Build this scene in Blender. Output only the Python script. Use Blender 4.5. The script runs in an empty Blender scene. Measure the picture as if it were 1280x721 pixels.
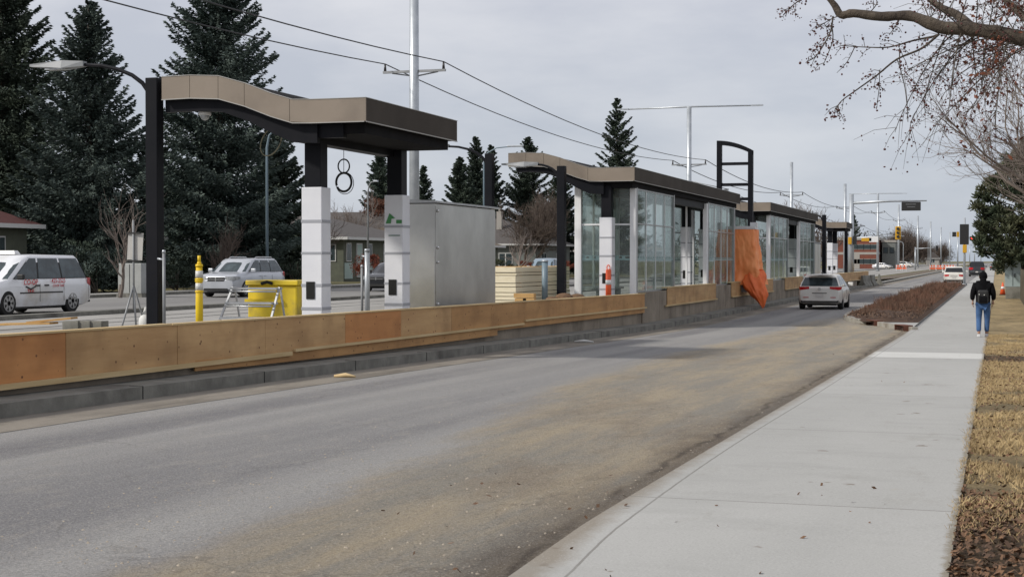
import bpy, bmesh, math, random
import numpy as np
from mathutils import Vector, Matrix
R = math.radians
random.seed(7)
sc = bpy.context.scene
COL = sc.collection
# ------------------------------------------------------------------ camera
F = 1900.0; YAW = math.atan(605 / F); PITCH = math.atan(34.5 / F); CH = 2.0
cam_d = bpy.data.cameras.new('camera'); cam = bpy.data.objects.new('camera', cam_d); COL.objects.link(cam)
cam.location = (0, 0, CH); cam.rotation_euler = (math.pi / 2 - PITCH, 0, YAW)
cam_d.lens = F / 1280 * 36; cam_d.sensor_width = 36; cam_d.clip_end = 6000; cam_d.clip_start = 0.1
sc.camera = cam
sc.view_settings.view_transform = 'Standard'; sc.view_settings.look = 'None'; sc.view_settings.exposure = 0

def YX(px, X):            # distance along the street of the line of sight through column px, at offset X
    a = YAW - math.atan((px - 640) / F)
    return -X / math.tan(a)
def XY(px, Y):
    a = YAW - math.atan((px - 640) / F)
    return -Y * math.tan(a)
def depth(X, Y): return Y * math.cos(YAW) - X * math.sin(YAW)
def ZP(py, X, Y): return CH + (326 - py) / F * depth(X, Y)

def zg(Y):                # the near road drops gently away from the viewer, then is level
    if Y >= 44: return 0.0
    if Y <= 8: return 0.5
    t = (44 - Y) / 36.0
    return 0.5 * (t * 0.82 + 0.18 * (3 * t * t - 2 * t ** 3)) 

# ------------------------------------------------------------------ materials
MATS = {}
def mat(name, col, rough=0.7, col2=None, scale=3.0, bump=0.0, bscale=None, metal=0.0, detail=6, lo=0.35, hi=0.65,
        stretch=None, dirt=None, dscale=1.0, trans=0.0, alpha=None, spec=None, coat=0.0, emis=None, per=0.0, world=False, dlo=.5, dhi=.7):
    if name in MATS: return MATS[name]
    m = bpy.data.materials.new(name); m.use_nodes = True
    nt = m.node_tree; N = nt.nodes; L = nt.links
    b = N['Principled BSDF']
    b.inputs['Roughness'].default_value = rough; b.inputs['Metallic'].default_value = metal
    b.inputs['Base Color'].default_value = (*col, 1)
    if spec is not None: b.inputs['Specular IOR Level'].default_value = spec
    if coat: b.inputs['Coat Weight'].default_value = coat; b.inputs['Coat Roughness'].default_value = 0.08
    if trans: b.inputs['Transmission Weight'].default_value = trans
    if alpha is not None: b.inputs['Alpha'].default_value = alpha
    if emis: b.inputs['Emission Color'].default_value = (*emis[:3], 1); b.inputs['Emission Strength'].default_value = emis[3]
    if world:
        g = N.new('ShaderNodeNewGeometry'); src = g.outputs['Position']
    else:
        tc = N.new('ShaderNodeTexCoord'); src = tc.outputs['Object']
    if stretch:
        mp = N.new('ShaderNodeMapping'); mp.inputs['Scale'].default_value = stretch; L.new(src, mp.inputs[0]); src = mp.outputs[0]
    out = None
    def noise(s, d=detail):
        n = N.new('ShaderNodeTexNoise'); n.inputs['Scale'].default_value = s; n.inputs['Detail'].default_value = d
        n.inputs['Roughness'].default_value = 0.6; L.new(src, n.inputs['Vector']); return n.outputs['Fac']
    def ramp(f, a, c):
        r = N.new('ShaderNodeMapRange'); r.inputs[1].default_value = a; r.inputs[2].default_value = c; L.new(f, r.inputs[0]); return r.outputs[0]
    def mix(f, A, B):
        x = N.new('ShaderNodeMix'); x.data_type = 'RGBA'
        L.new(f, x.inputs[0])
        for v, i in ((A, 6), (B, 7)):
            if isinstance(v, tuple): x.inputs[i].default_value = (*v, 1)
            else: L.new(v, x.inputs[i])
        return x.outputs[2]
    if col2 is not None:
        out = mix(ramp(noise(scale), lo, hi), col, col2)
    if dirt is not None:
        out = mix(ramp(noise(dscale, 8), dlo, dhi), out if out is not None else col, dirt)
    if per:
        oi = N.new('ShaderNodeObjectInfo')
        hs = N.new('ShaderNodeHueSaturation'); 
        if out is not None: L.new(out, hs.inputs['Color'])
        else: hs.inputs['Color'].default_value = (*col, 1)
        r = N.new('ShaderNodeMapRange'); r.inputs[3].default_value = 1 - per; r.inputs[4].default_value = 1 + per
        L.new(oi.outputs['Random'], r.inputs[0]); L.new(r.outputs[0], hs.inputs['Value']); out = hs.outputs[0]
    if out is not None: L.new(out, b.inputs['Base Color'])
    if bump:
        bn = N.new('ShaderNodeBump'); bn.inputs['Strength'].default_value = bump; bn.inputs['Distance'].default_value = 0.02
        L.new(noise(bscale or scale * 6), bn.inputs['Height']); L.new(bn.outputs[0], b.inputs['Normal'])
    MATS[name] = m; return m

def nodes_of(m): return m.node_tree.nodes, m.node_tree.links, m.node_tree.nodes['Principled BSDF']

M = {}
M['black_steel'] = mat('black_steel', (.008, .009, .012), .5, (.012, .012, .015), 2, spec=.1)
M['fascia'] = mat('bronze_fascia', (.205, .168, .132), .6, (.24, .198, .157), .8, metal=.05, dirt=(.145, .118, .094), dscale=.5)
M['fascia_side'] = mat('shaded_bronze_fascia', (.052, .044, .037), .7, (.066, .056, .047), .8, metal=.0, spec=.12, dirt=(.04, .034, .029), dscale=.5)  # same bronze fascia, the shade of its long sides put into the colour
M['fascia_trim'] = mat('fascia_trim', (.36, .35, .33), .45, metal=.4)
M['soffit'] = mat('soffit', (.012, .012, .013), .9, (.018, .017, .018), 2, spec=.1)
M['wrap'] = mat('white_wrap', (.64, .65, .69), .5, (.71, .72, .75), 1.3, bump=.25, bscale=2.5)
M['tape'] = mat('grey_tape', (.33, .34, .37), .5)
M['gap'] = mat('dark_gap', (.008, .008, .008), .9)
M['green'] = mat('green_print', (.05, .22, .07), .6)
M['blueprint'] = mat('blue_grey_print', (.12, .2, .17), .6)
M['white_paint'] = mat('white_frame_paint', (.78, .79, .80), .45, (.70, .71, .72), 2)
M['aluminium'] = mat('aluminium', (.45, .46, .47), .38, (.38, .39, .4), 4, metal=.7)
M['stainless'] = mat('stainless', (.60, .595, .575), .30, (.44, .435, .42), .9, metal=.9, bump=.12, bscale=.5, stretch=(1, 1, .8))
M['galv'] = mat('galvanised', (.40, .43, .46), .42, (.50, .53, .56), 2.5, metal=.55)
M['galv_dull'] = mat('galvanised_dull', (.3, .31, .32), .6, (.22, .23, .24), 2.5, metal=.3)
M['lamp_blue'] = mat('blue_grey_paint', (.16, .22, .26), .45)
M['concrete'] = mat('wall_concrete', (.30, .255, .20), .9, (.21, .175, .135), 1.3, bump=.4, bscale=14, dirt=(.13, .105, .078), dscale=1.1, stretch=(1, .8, .55))
M['kerb'] = mat('kerb_concrete', (.215, .21, .185), .9, (.14, .136, .12), 3, bump=.4, bscale=20, dirt=(.09, .085, .075), dscale=1.3)
M['ubox'] = mat('utility_box_grey', (.36, .37, .36), .6, (.3, .31, .3), 2)
M['ubox_green'] = mat('utility_box_pale', (.33, .40, .40), .5, (.28, .34, .34), 2)
M['yellow'] = mat('yellow_plastic', (.78, .55, .012), .45, (.7, .47, .01), 3)
M['yellow_tank'] = mat('yellow_tank', (.70, .52, .02), .5, (.58, .42, .02), 3, dirt=(.33, .25, .05), dscale=2)
M['reflect'] = mat('reflective_band', (.55, .55, .52), .35)
M['orange_post'] = mat('orange_post', (.75, .10, .025), .5)
M['white_plastic'] = mat('white_plastic', (.7, .7, .7), .4)
M['lumber'] = mat('lumber', (.74, .67, .50), .8, (.64, .56, .39), 3, stretch=(1, .15, 5), bump=.2)
M['lumber_d'] = mat('timber_block', (.50, .31, .12), .8, (.4, .23, .08), 4, stretch=(1, .3, 4))
M['burlap'] = mat('brown_sack', (.17, .10, .055), .95, (.10, .06, .035), 5, bump=.6, bscale=12)
M['tarp'] = mat('orange_tarp', (.95, .36, .13), .5, (.90, .26, .075), 1.1, bump=.35, bscale=3.2)
M['tarp_dark'] = mat('orange_tarp_deep', (.86, .19, .045), .5, (.72, .13, .028), 2, bump=.6, bscale=5)
M['tyre'] = mat('tyre', (.012, .012, .012), .85)
M['rim'] = mat('rim', (.38, .38, .38), .4, metal=.6)
M['rim_dark'] = mat('rim_gap', (.02, .02, .02), .8)
M['carglass'] = mat('car_glass', (.022, .034, .038), .06, (.07, .10, .11), 2.2, spec=.6, lo=.45, hi=.75)
M['darkglass'] = mat('dark_car_glass', (.012, .013, .015), .06, spec=.6)
M['trim'] = mat('black_trim', (.012, .012, .012), .6)
M['red_lens'] = mat('red_lens', (.45, .012, .018), .2)
M['clear_lens'] = mat('clear_lens', (.5, .52, .53), .12, (.3, .31, .32), 14, metal=.3)
M['chrome'] = mat('chrome', (.6, .6, .6), .18, metal=.9)
M['plate'] = mat('plate', (.55, .53, .5), .5)
M['plate_red'] = mat('sign_red', (.55, .03, .03), .5)
M['paint_taxi'] = mat('taxi_paint', (.76, .77, .79), .3, (.70, .71, .73), .8, coat=.5, dirt=(.50, .47, .42), dscale=.7)
M['paint_silver'] = mat('silver_paint', (.52, .54, .58), .3, (.46, .48, .51), 1.2, metal=.35, coat=.5)
M['paint_white'] = mat('white_car_paint', (.74, .73, .69), .32, (.66, .64, .59), 1.3, coat=.4, dirt=(.44, .40, .35), dscale=.8)
M['paint_black'] = mat('black_car_paint', (.012, .013, .016), .22, coat=.6)
M['paint_grey'] = mat('grey_car_paint', (.15, .16, .17), .3, metal=.3, coat=.5)
M['paint_blue'] = mat('blue_grey_car_paint', (.25, .32, .38), .3, metal=.3, coat=.5)
M['bark'] = mat('bark', (.075, .058, .045), .95, (.13, .11, .09), 6, bump=.9, bscale=22, stretch=(1, 1, .4))
M['bark_near'] = mat('near_bark', (.04, .030, .023), .95, (.10, .08, .06), 8, bump=1.0, bscale=40)
M['bark_grey'] = mat('grey_bark', (.15, .13, .115), .95, (.21, .185, .165), 5, bump=.6)
M['twig_brown'] = mat('brown_twigs', (.085, .062, .05), .95, (.13, .1, .08), 2)
M['twig_pale'] = mat('pale_twigs', (.23, .195, .17), .95, (.15, .12, .105), 2)
M['needle'] = mat('blue_spruce_needles', (.026, .044, .036), .85, (.115, .150, .130), .9, lo=.42, hi=.68, detail=3, per=.12)
M['needle_dark'] = mat('dark_spruce_needles', (.018, .030, .020), .85, (.062, .085, .056), .9, lo=.4, hi=.7, per=.15)
M['needle_far'] = mat('far_spruce_needles', (.028, .046, .034), .85, (.07, .095, .066), .6, per=.15)
M['pine'] = mat('pine_needles', (.030, .046, .022), .85, (.10, .102, .052), .5, lo=.4, hi=.7)
M['berry'] = mat('crab_apple', (.050, .013, .012), .6, (.095, .022, .018), 9)
M['leafred'] = mat('dead_leaves', (.20, .065, .03), .8, (.11, .035, .02), 5)
M['cedar'] = mat('rust_foliage', (.13, .052, .028), .95, (.07, .028, .017), 1.2)
M['dogwood'] = mat('red_dogwood_twigs', (.19, .045, .022), .95, (.11, .03, .018), 2)
M['shrubg'] = mat('dark_hedge', (.03, .042, .02), .95, (.055, .06, .03), 2)
M['drygrass'] = mat('dry_grass_blades', (.50, .375, .195), .9, (.30, .215, .11), 1.4, world=True)
M['roof_red'] = mat('red_shingles', (.10, .028, .024), .95, (.065, .02, .018), 5, stretch=(1, 1, 4))
M['roof_grey'] = mat('grey_brown_shingles', (.065, .058, .055), .95, (.095, .085, .08), 4, stretch=(1, 1, 4))
M['roof_tan'] = mat('tan_shingles', (.15, .115, .08), .95, (.1, .08, .06), 4)
M['stucco_olive'] = mat('olive_stucco', (.10, .11, .08), .9, (.08, .085, .065), 3)
M['stucco_grey'] = mat('grey_stucco', (.17, .18, .17), .9, (.13, .14, .13), 3)
M['housetrim'] = mat('house_white_trim', (.5, .5, .49), .6)
M['pale_green'] = mat('pale_green_panel', (.33, .42, .39), .7)
M['house_glass'] = mat('house_glass', (.04, .055, .06), .15)
M['brick'] = mat('red_brick', (.20, .065, .04), .9, (.15, .05, .035), 1.5)
M['stone_band'] = mat('pale_band', (.33, .31, .28), .8)
M['cloth_black'] = mat('black_jacket_cloth', (.005, .005, .006), .95, (.009, .009, .010), 6, spec=.08, bump=.3, bscale=14)
M['denim'] = mat('blue_denim', (.035, .085, .20), .9, (.055, .125, .27), 9, bump=.2)
M['skin'] = mat('skin', (.34, .19, .13), .6)
M['shoe'] = mat('white_shoe', (.55, .55, .55), .6)
M['wire'] = mat('wire', (.025, .025, .028), .6)
M['insul'] = mat('insulator', (.03, .025, .025), .4)
M['barrier_o'] = mat('barrier_orange', (.75, .12, .03), .6)
M['barrier_w'] = mat('barrier_white', (.65, .65, .65), .6)
M['jersey'] = mat('jersey_concrete', (.22, .215, .19), .9, (.15, .145, .125), 2, bump=.4, dirt=(.10, .10, .085), dscale=1.5)
M['signal_red'] = mat('lit_red_lens', (.8, .02, .02), .4, emis=(1, .04, .04, 1.6))
M['ped_yellow'] = mat('signal_yellow', (.55, .30, .012), .5)
M['fence_wood'] = mat('weathered_fence_wood', (.14, .12, .09), .9, (.09, .08, .06), 4, stretch=(1, 1, .2))
M['black_rubber'] = mat('black_rubber', (.01, .01, .01), .7)
M['sign_back'] = mat('sign_back', (.50, .49, .46), .6, (.44, .43, .41), 3)
M['bag'] = mat('white_bag', (.62, .62, .6), .6, bump=.6, bscale=8)

def ply(name, c1, c2):
    m = mat(name, c1, .75, c2, 1.1, stretch=(1, .35, 3.0), bump=.15, bscale=7)
    N, L, b = nodes_of(m)
    # knots and nail marks: sparse dark spots
    tc = N.new('ShaderNodeTexCoord'); v = N.new('ShaderNodeTexVoronoi'); v.inputs['Scale'].default_value = 3.3
    mp = N.new('ShaderNodeMapping'); mp.inputs['Scale'].default_value = (0.01, 1.9, 2.2); L.new(tc.outputs['Object'], mp.inputs[0]); L.new(mp.outputs[0], v.inputs['Vector'])
    r = N.new('ShaderNodeMapRange'); r.inputs[1].default_value = .07; r.inputs[2].default_value = .15; r.inputs[3].default_value = 1; r.inputs[4].default_value = 0
    L.new(v.outputs['Distance'], r.inputs[0])
    n = N.new('ShaderNodeTexNoise'); n.inputs['Scale'].default_value = 4; L.new(tc.outputs['Object'], n.inputs[0])
    r2 = N.new('ShaderNodeMapRange'); r2.inputs[1].default_value = .33; r2.inputs[2].default_value = .42; L.new(n.outputs['Fac'], r2.inputs[0])
    mu = N.new('ShaderNodeMath'); mu.operation = 'MULTIPLY'; L.new(r.outputs[0], mu.inputs[0]); L.new(r2.outputs[0], mu.inputs[1])
    x = N.new('ShaderNodeMix'); x.data_type = 'RGBA'; L.new(mu.outputs[0], x.inputs[0])
    L.new(b.inputs['Base Color'].links[0].from_socket, x.inputs[6]); x.inputs[7].default_value = (.09, .03, .01, 1)
    # water stains
    n3 = N.new('ShaderNodeTexNoise'); n3.inputs['Scale'].default_value = 1.3; n3.inputs['Detail'].default_value = 7; L.new(tc.outputs['Object'], n3.inputs[0])
    r3 = N.new('ShaderNodeMapRange'); r3.inputs[1].default_value = .47; r3.inputs[2].default_value = .66; r3.inputs[4].default_value = .62; L.new(n3.outputs['Fac'], r3.inputs[0])
    y = N.new('ShaderNodeMix'); y.data_type = 'RGBA'; L.new(r3.outputs[0], y.inputs[0]); L.new(x.outputs[2], y.inputs[6]); y.inputs[7].default_value = (c1[0] * .55, c1[1] * .5, c1[2] * .45, 1)
    L.new(y.outputs[2], b.inputs['Base Color'])
    return m
M['ply_tan'] = ply('plywood_tan', (.53, .335, .155), (.39, .225, .095))
M['ply_orange'] = ply('plywood_orange', (.54, .25, .085), (.44, .19, .06))
M['ply_pale'] = ply('plywood_pale', (.66, .44, .21), (.55, .34, .15))
M['ply_mid'] = ply('plywood_mid', (.48, .265, .10), (.37, .195, .07))
M['rail_pale'] = mat('pale_timber_rail', (.58, .44, .24), .8, (.46, .33, .16), 2, stretch=(1, .3, 4))

# ---- shelter glass: pale greenish, partly reflecting
def glass_mat():
    m = bpy.data.materials.new('shelter_glass'); m.use_nodes = True
    N = m.node_tree.nodes; L = m.node_tree.links; N.clear()
    o = N.new('ShaderNodeOutputMaterial'); t = N.new('ShaderNodeBsdfTransparent'); t.inputs[0].default_value = (.80, .84, .82, 1)
    g = N.new('ShaderNodeBsdfGlossy'); g.inputs['Roughness'].default_value = .03; g.inputs[0].default_value = (.9, .95, .95, 1)
    d = N.new('ShaderNodeBsdfDiffuse'); d.inputs[0].default_value = (.46, .50, .48, 1)
    tc = N.new('ShaderNodeTexCoord'); n = N.new('ShaderNodeTexNoise'); n.inputs['Scale'].default_value = 1.1; n.inputs['Detail'].default_value = 6
    L.new(tc.outputs['Object'], n.inputs[0])
    r = N.new('ShaderNodeMapRange'); r.inputs[1].default_value = .3; r.inputs[2].default_value = .75; r.inputs[3].default_value = .05; r.inputs[4].default_value = .26
    L.new(n.outputs['Fac'], r.inputs[0])
    fr = N.new('ShaderNodeFresnel'); fr.inputs[0].default_value = 1.5
    m1 = N.new('ShaderNodeMixShader'); L.new(r.outputs[0], m1.inputs[0]); L.new(t.outputs[0], m1.inputs[1]); L.new(d.outputs[0], m1.inputs[2])
    fm = N.new('ShaderNodeMath'); fm.operation = 'MULTIPLY'; fm.inputs[1].default_value = .42; L.new(fr.outputs[0], fm.inputs[0])
    m2 = N.new('ShaderNodeMixShader'); L.new(fm.outputs[0], m2.inputs[0]); L.new(m1.outputs[0], m2.inputs[1]); L.new(g.outputs[0], m2.inputs[2])
    L.new(m2.outputs[0], o.inputs[0]); return m
M['glass'] = glass_mat()
M['teal'] = mat('teal_band', (.24, .36, .36), .5)

# ------------------------------------------------------------------ mesh helpers
class MB:
    def __init__(s): s.v = []; s.f = []; s.sm = []
    def add(s, vs, fs, sm=False):
        o = len(s.v); s.v += [tuple(v) for v in vs]; s.f += [tuple(i + o for i in f) for f in fs]; s.sm += [sm] * len(fs); return s
    def box(s, x0, x1, y0, y1, z0, z1):
        vs = [(x, y, z) for z in (z0, z1) for y in (y0, y1) for x in (x0, x1)]
        return s.add(vs, [(0, 2, 3, 1), (4, 5, 7, 6), (0, 1, 5, 4), (2, 6, 7, 3), (0, 4, 6, 2), (1, 3, 7, 5)])
    def obox(s, c, d, rz=0, rx=0, ry=0):
        m = Matrix.Translation(c) @ Matrix.Rotation(rz, 4, 'Z') @ Matrix.Rotation(ry, 4, 'Y') @ Matrix.Rotation(rx, 4, 'X')
        vs = [m @ Vector((x * d[0] / 2, y * d[1] / 2, z * d[2] / 2)) for z in (-1, 1) for y in (-1, 1) for x in (-1, 1)]
        return s.add(vs, [(0, 2, 3, 1), (4, 5, 7, 6), (0, 1, 5, 4), (2, 6, 7, 3), (0, 4, 6, 2), (1, 3, 7, 5)])
    def tube(s, pts, r, n=8, cap=True, sm=True):
        pts = [Vector(p) for p in pts]; k = len(pts)
        rs = r if isinstance(r, (list, tuple)) else [r] * k
        o = len(s.v); prev = None
        for i, p in enumerate(pts):
            t = (pts[min(i + 1, k - 1)] - pts[max(i - 1, 0)]).normalized()
            if prev is None: u = t.orthogonal().normalized()
            else:
                u = prev - t * prev.dot(t)
                u = u.normalized() if u.length > 1e-6 else t.orthogonal().normalized()
            prev = u; w = t.cross(u)
            for j in range(n):
                a = 2 * math.pi * j / n
                q = p + (u * math.cos(a) + w * math.sin(a)) * rs[i]; s.v.append((q.x, q.y, q.z))
        for i in range(k - 1):
            for j in range(n):
                a = o + i * n + j; b = o + i * n + (j + 1) % n
                s.f.append((a, b, b + n, a + n)); s.sm.append(sm)
        if cap:
            s.f.append(tuple(o + j for j in reversed(range(n)))); s.sm.append(False)
            s.f.append(tuple(o + (k - 1) * n + j for j in range(n))); s.sm.append(False)
        return s
    def prism(s, poly, axis, a0, a1):
        def P(u, v, w): return {'x': (w, u, v), 'y': (u, w, v), 'z': (u, v, w)}[axis]
        n = len(poly)
        vs = [P(u, v, a0) for u, v in poly] + [P(u, v, a1) for u, v in poly]
        fs = [tuple(range(n)), tuple(reversed(range(n, 2 * n)))] + [(i, i + n, (i + 1) % n + n, (i + 1) % n) for i in range(n)]
        return s.add(vs, fs)
    def sphere(s, c, r, n=10, m=7, sc3=(1, 1, 1)):
        vs = []; fs = []
        for i in range(m + 1):
            th = math.pi * i / m
            for j in range(n):
                a = 2 * math.pi * j / n
                vs.append((c[0] + r * sc3[0] * math.sin(th) * math.cos(a), c[1] + r * sc3[1] * math.sin(th) * math.sin(a), c[2] + r * sc3[2] * math.cos(th)))
        for i in range(m):
            for j in range(n):
                fs.append((i * n + j, (i + 1) * n + j, (i + 1) * n + (j + 1) % n, i * n + (j + 1) % n))
        return s.add(vs, fs, True)
    def quad(s, a, b, c, d): return s.add([a, b, c, d], [(0, 1, 2, 3)])
    def build(s, name, m, parent=None, bevel=0, smooth_angle=None):
        me = bpy.data.meshes.new(name); me.from_pydata(s.v, [], s.f); me.update()
        me.polygons.foreach_set('use_smooth', s.sm)
        bm = bmesh.new(); bm.from_mesh(me); bmesh.ops.recalc_face_normals(bm, faces=bm.faces); bm.to_mesh(me); bm.free()
        if smooth_angle:
            me.polygons.foreach_set('use_smooth', [True] * len(me.polygons)); me.set_sharp_from_angle(angle=R(smooth_angle))
        o = bpy.data.objects.new(name, me); COL.objects.link(o); me.materials.append(m)
        if bevel:
            bv = o.modifiers.new('bevel', 'BEVEL'); bv.width = bevel; bv.segments = 2; bv.limit_method = 'ANGLE'
        if parent: o.parent = parent
        return o

def npmesh(name, V, Fq, m, parent=None, n=4):
    """V (N,3) float array, Fq (K,n) int array"""
    me = bpy.data.meshes.new(name)
    V = np.asarray(V, np.float32); Fq = np.asarray(Fq, np.int32)
    me.vertices.add(len(V)); me.vertices.foreach_set('co', V.ravel())
    me.loops.add(Fq.size); me.loops.foreach_set('vertex_index', Fq.ravel())
    me.polygons.add(len(Fq)); me.polygons.foreach_set('loop_start', np.arange(0, Fq.size, n, dtype=np.int32))
    me.update(calc_edges=True); me.validate()
    me.materials.append(m)
    o = bpy.data.objects.new(name, me); COL.objects.link(o)
    if parent: o.parent = parent
    return o

def tag(o, label=None, cat=None, group=None, kind=None):
    if label: o['label'] = label
    if cat: o['category'] = cat
    if group: o['group'] = group
    if kind: o['kind'] = kind
    return o
def thing(name, label, cat, loc=(0, 0, 0), rz=0, group=None):
    o = bpy.data.objects.new(name, None); COL.objects.link(o); o.location = loc; o.rotation_euler = (0, 0, rz); o.empty_display_size = .3
    return tag(o, label, cat, group)
def struct(mb, name, m):
    o = mb.build(name, m); o['kind'] = 'structure'; return o
def dup(root, loc, rz, label, scale=None):
    r = root.copy(); COL.objects.link(r); r.location = loc; r.rotation_euler = (0, 0, rz); r['label'] = label
    if scale: r.scale = scale
    for ch in list(root.children):
        c = ch.copy(); COL.objects.link(c); c.parent = r
        for g in list(ch.children):
            d = g.copy(); COL.objects.link(d); d.parent = c
    return r
def bake(o):
    """apply the object's modifiers into its mesh"""
    dg = bpy.context.evaluated_depsgraph_get(); dg.update()
    me = bpy.data.meshes.new_from_object(o.evaluated_get(dg)); o.modifiers.clear(); o.data = me; return o
def text(name, s, size, m, loc, rot, parent=None):
    cu = bpy.data.curves.new(name, 'FONT'); cu.body = s; cu.size = size; cu.align_x = 'CENTER'; cu.align_y = 'CENTER'; cu.extrude = .001; cu.offset = size * .012
    o = bpy.data.objects.new(name, cu); COL.objects.link(o)
    dg = bpy.context.evaluated_depsgraph_get(); dg.update()
    me = bpy.data.meshes.new_from_object(o.evaluated_get(dg)); bpy.data.objects.remove(o)
    o = bpy.data.objects.new(name, me); COL.objects.link(o); me.materials.clear(); me.materials.append(m)
    o.location = loc; o.rotation_euler = rot
    if parent: o.parent = parent
    return o
from mathutils import noise as mn0
# ------------------------------------------------------------------ ground materials (world position based)
def ground_mat(name):
    m = bpy.data.materials.new(name); m.use_nodes = True
    N, L, b = nodes_of(m); b.inputs['Roughness'].default_value = .92; b.inputs['Specular IOR Level'].default_value = .25
    g = N.new('ShaderNodeNewGeometry'); sep = N.new('ShaderNodeSeparateXYZ'); L.new(g.outputs['Position'], sep.inputs[0])
    class K: pass
    k = K(); k.m, k.N, k.L, k.b = m, N, L, b; k.P = g.outputs['Position']; k.X, k.Y = sep.outputs[0], sep.outputs[1]
    def noise(scale, st=(1, 1, 1), detail=6, rough=.6, off=0.0):
        mp = N.new('ShaderNodeMapping'); mp.inputs['Scale'].default_value = st; mp.inputs['Location'].default_value = (off, off, 0); L.new(k.P, mp.inputs[0])
        n = N.new('ShaderNodeTexNoise'); n.inputs['Scale'].default_value = scale; n.inputs['Detail'].default_value = detail; n.inputs['Roughness'].default_value = rough
        L.new(mp.outputs[0], n.inputs['Vector']); return n.outputs['Fac']
    def rng(f, a, c, lo=0., hi=1., smooth=False):
        r = N.new('ShaderNodeMapRange'); r.inputs[1].default_value = a; r.inputs[2].default_value = c; r.inputs[3].default_value = lo; r.inputs[4].default_value = hi
        if smooth: r.interpolation_type = 'SMOOTHSTEP'
        L.new(f, r.inputs[0]); return r.outputs[0]
    def mth(op, a, c=None, d=None):
        x = N.new('ShaderNodeMath'); x.operation = op
        for i, v in enumerate((a, c, d)):
            if v is None: continue
            if isinstance(v, (int, float)): x.inputs[i].default_value = v
            else: L.new(v, x.inputs[i])
        return x.outputs[0]
    def mix(f, A, B, mode='MIX'):
        x = N.new('ShaderNodeMix'); x.data_type = 'RGBA'; x.blend_type = mode
        if isinstance(f, (int, float)): x.inputs[0].default_value = f
        else: L.new(f, x.inputs[0])
        for v, i in ((A, 6), (B, 7)):
            if isinstance(v, tuple): x.inputs[i].default_value = (*v, 1)
            else: L.new(v, x.inputs[i])
        return x.outputs[2]
    def fin(col, h=None, strength=.5, dist=.01):
        L.new(col, b.inputs['Base Color'])
        if h is not None:
            bn = N.new('ShaderNodeBump'); bn.inputs['Strength'].default_value = strength; bn.inputs['Distance'].default_value = dist
            L.new(h, bn.inputs['Height']); L.new(bn.outputs[0], b.inputs['Normal'])
        return m
    k.noise, k.rng, k.mth, k.mix, k.fin = noise, rng, mth, mix, fin
    return k
def curve_of(k, src, pts):
    c = k.N.new('ShaderNodeFloatCurve'); cm = c.mapping; cm.use_clip = False
    cu = cm.curves[0]
    while len(cu.points) > 2: cu.points.remove(cu.points[1])
    cu.points[0].location = pts[0]; cu.points[-1].location = pts[-1]
    for p in pts[1:-1]: cu.points.new(*p)
    cm.update(); k.L.new(src, c.inputs[1]); return c.outputs[0]

# --- near road
k = ground_mat('dusty_asphalt')
lane = k.rng(k.noise(1.0, (.85, .014, 1), 3, .5), .38, .62, smooth=True)
lane2 = k.rng(k.noise(1.0, (.25, .16, 1), 4, .55, 7), .35, .68, smooth=True)
fine = k.noise(60, detail=4, rough=.7)
asp = k.mix(lane, (.112, .112, .124), (.255, .252, .248))
asp = k.mix(k.mth('MULTIPLY', lane2, .6), asp, (.205, .202, .20))
asp = k.mix(k.rng(fine, .35, .7), asp, k.mix(.5, asp, (.33, .32, .30)))
asp = k.mix(k.mth('MULTIPLY', k.rng(k.noise(6, (1, .3, 1), 8, .7), .52, .75), .5), asp, (.32, .30, .265))
# worn apron of sand and gravel to the right
yn = k.rng(k.Y, 0, 60)
edge = curve_of(k, yn, [(0, .38), (.11, .405), (.19, .44), (.25, .49), (.33, .565), (.45, .60), (.8, .61), (.88, .60), (1, .50)])   # = -X/10
edge = k.mth('MULTIPLY', edge, -10.)
wob = k.mth('MULTIPLY', k.mth('SUBTRACT', k.noise(.8, (1, .3, 1), 9, .75), .5), 1.7)
d = k.mth('ADD', k.mth('SUBTRACT', k.X, edge), wob)
apron = k.rng(d, -.12, .55, smooth=True)
farcut = k.rng(k.Y, 47, 57, 1, 0)
apron = k.mth('MULTIPLY', apron, farcut)
grav = k.mix(k.rng(k.noise(1.8, (1, .13, 1), 8, .75), .40, .60), (.39, .325, .23), (.265, .248, .214))
grav = k.mix(k.mth('MULTIPLY', k.rng(k.noise(.7, (1, .4, 1), 8, .75, 3), .52, .66), .75), grav, (.235, .19, .14))
pebv = k.N.new('ShaderNodeTexVoronoi'); pebv.inputs['Scale'].default_value = 45; k.L.new(k.P, pebv.inputs['Vector'])

grav = k.mix(k.rng(pebv.outputs['Distance'], .05, .5, .55, 0), grav, (.42, .36, .27))
grav = k.mix(k.mth('MULTIPLY', k.rng(k.noise(38, detail=6, rough=.75), .55, .68), .6), grav, (.13, .105, .08))
col = k.mix(apron, asp, grav)
# dark wet joint beside the walk
kx = k.mth('ADD', k.X, k.mth('MULTIPLY', k.mth('SUBTRACT', k.noise(1.2, (1, .5, 1), 6, .7, 5), .5), .9))
j = k.mth('MULTIPLY', k.rng(kx, -2.85, -2.3, 0, 1, True), k.rng(k.noise(.6, (1, .4, 1), 5, .6, 11), .25, .5))
j = k.mth('MAXIMUM', j, k.mth('MULTIPLY', k.rng(k.mth('ADD', k.X, k.mth('MULTIPLY', k.noise(2.5, detail=8, rough=.7), .25)), -2.42, -2.2, 0, 1), .9))
col = k.mix(k.mth('MULTIPLY', k.mth('MULTIPLY', j, farcut), .72), col, (.085, .063, .047))
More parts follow.
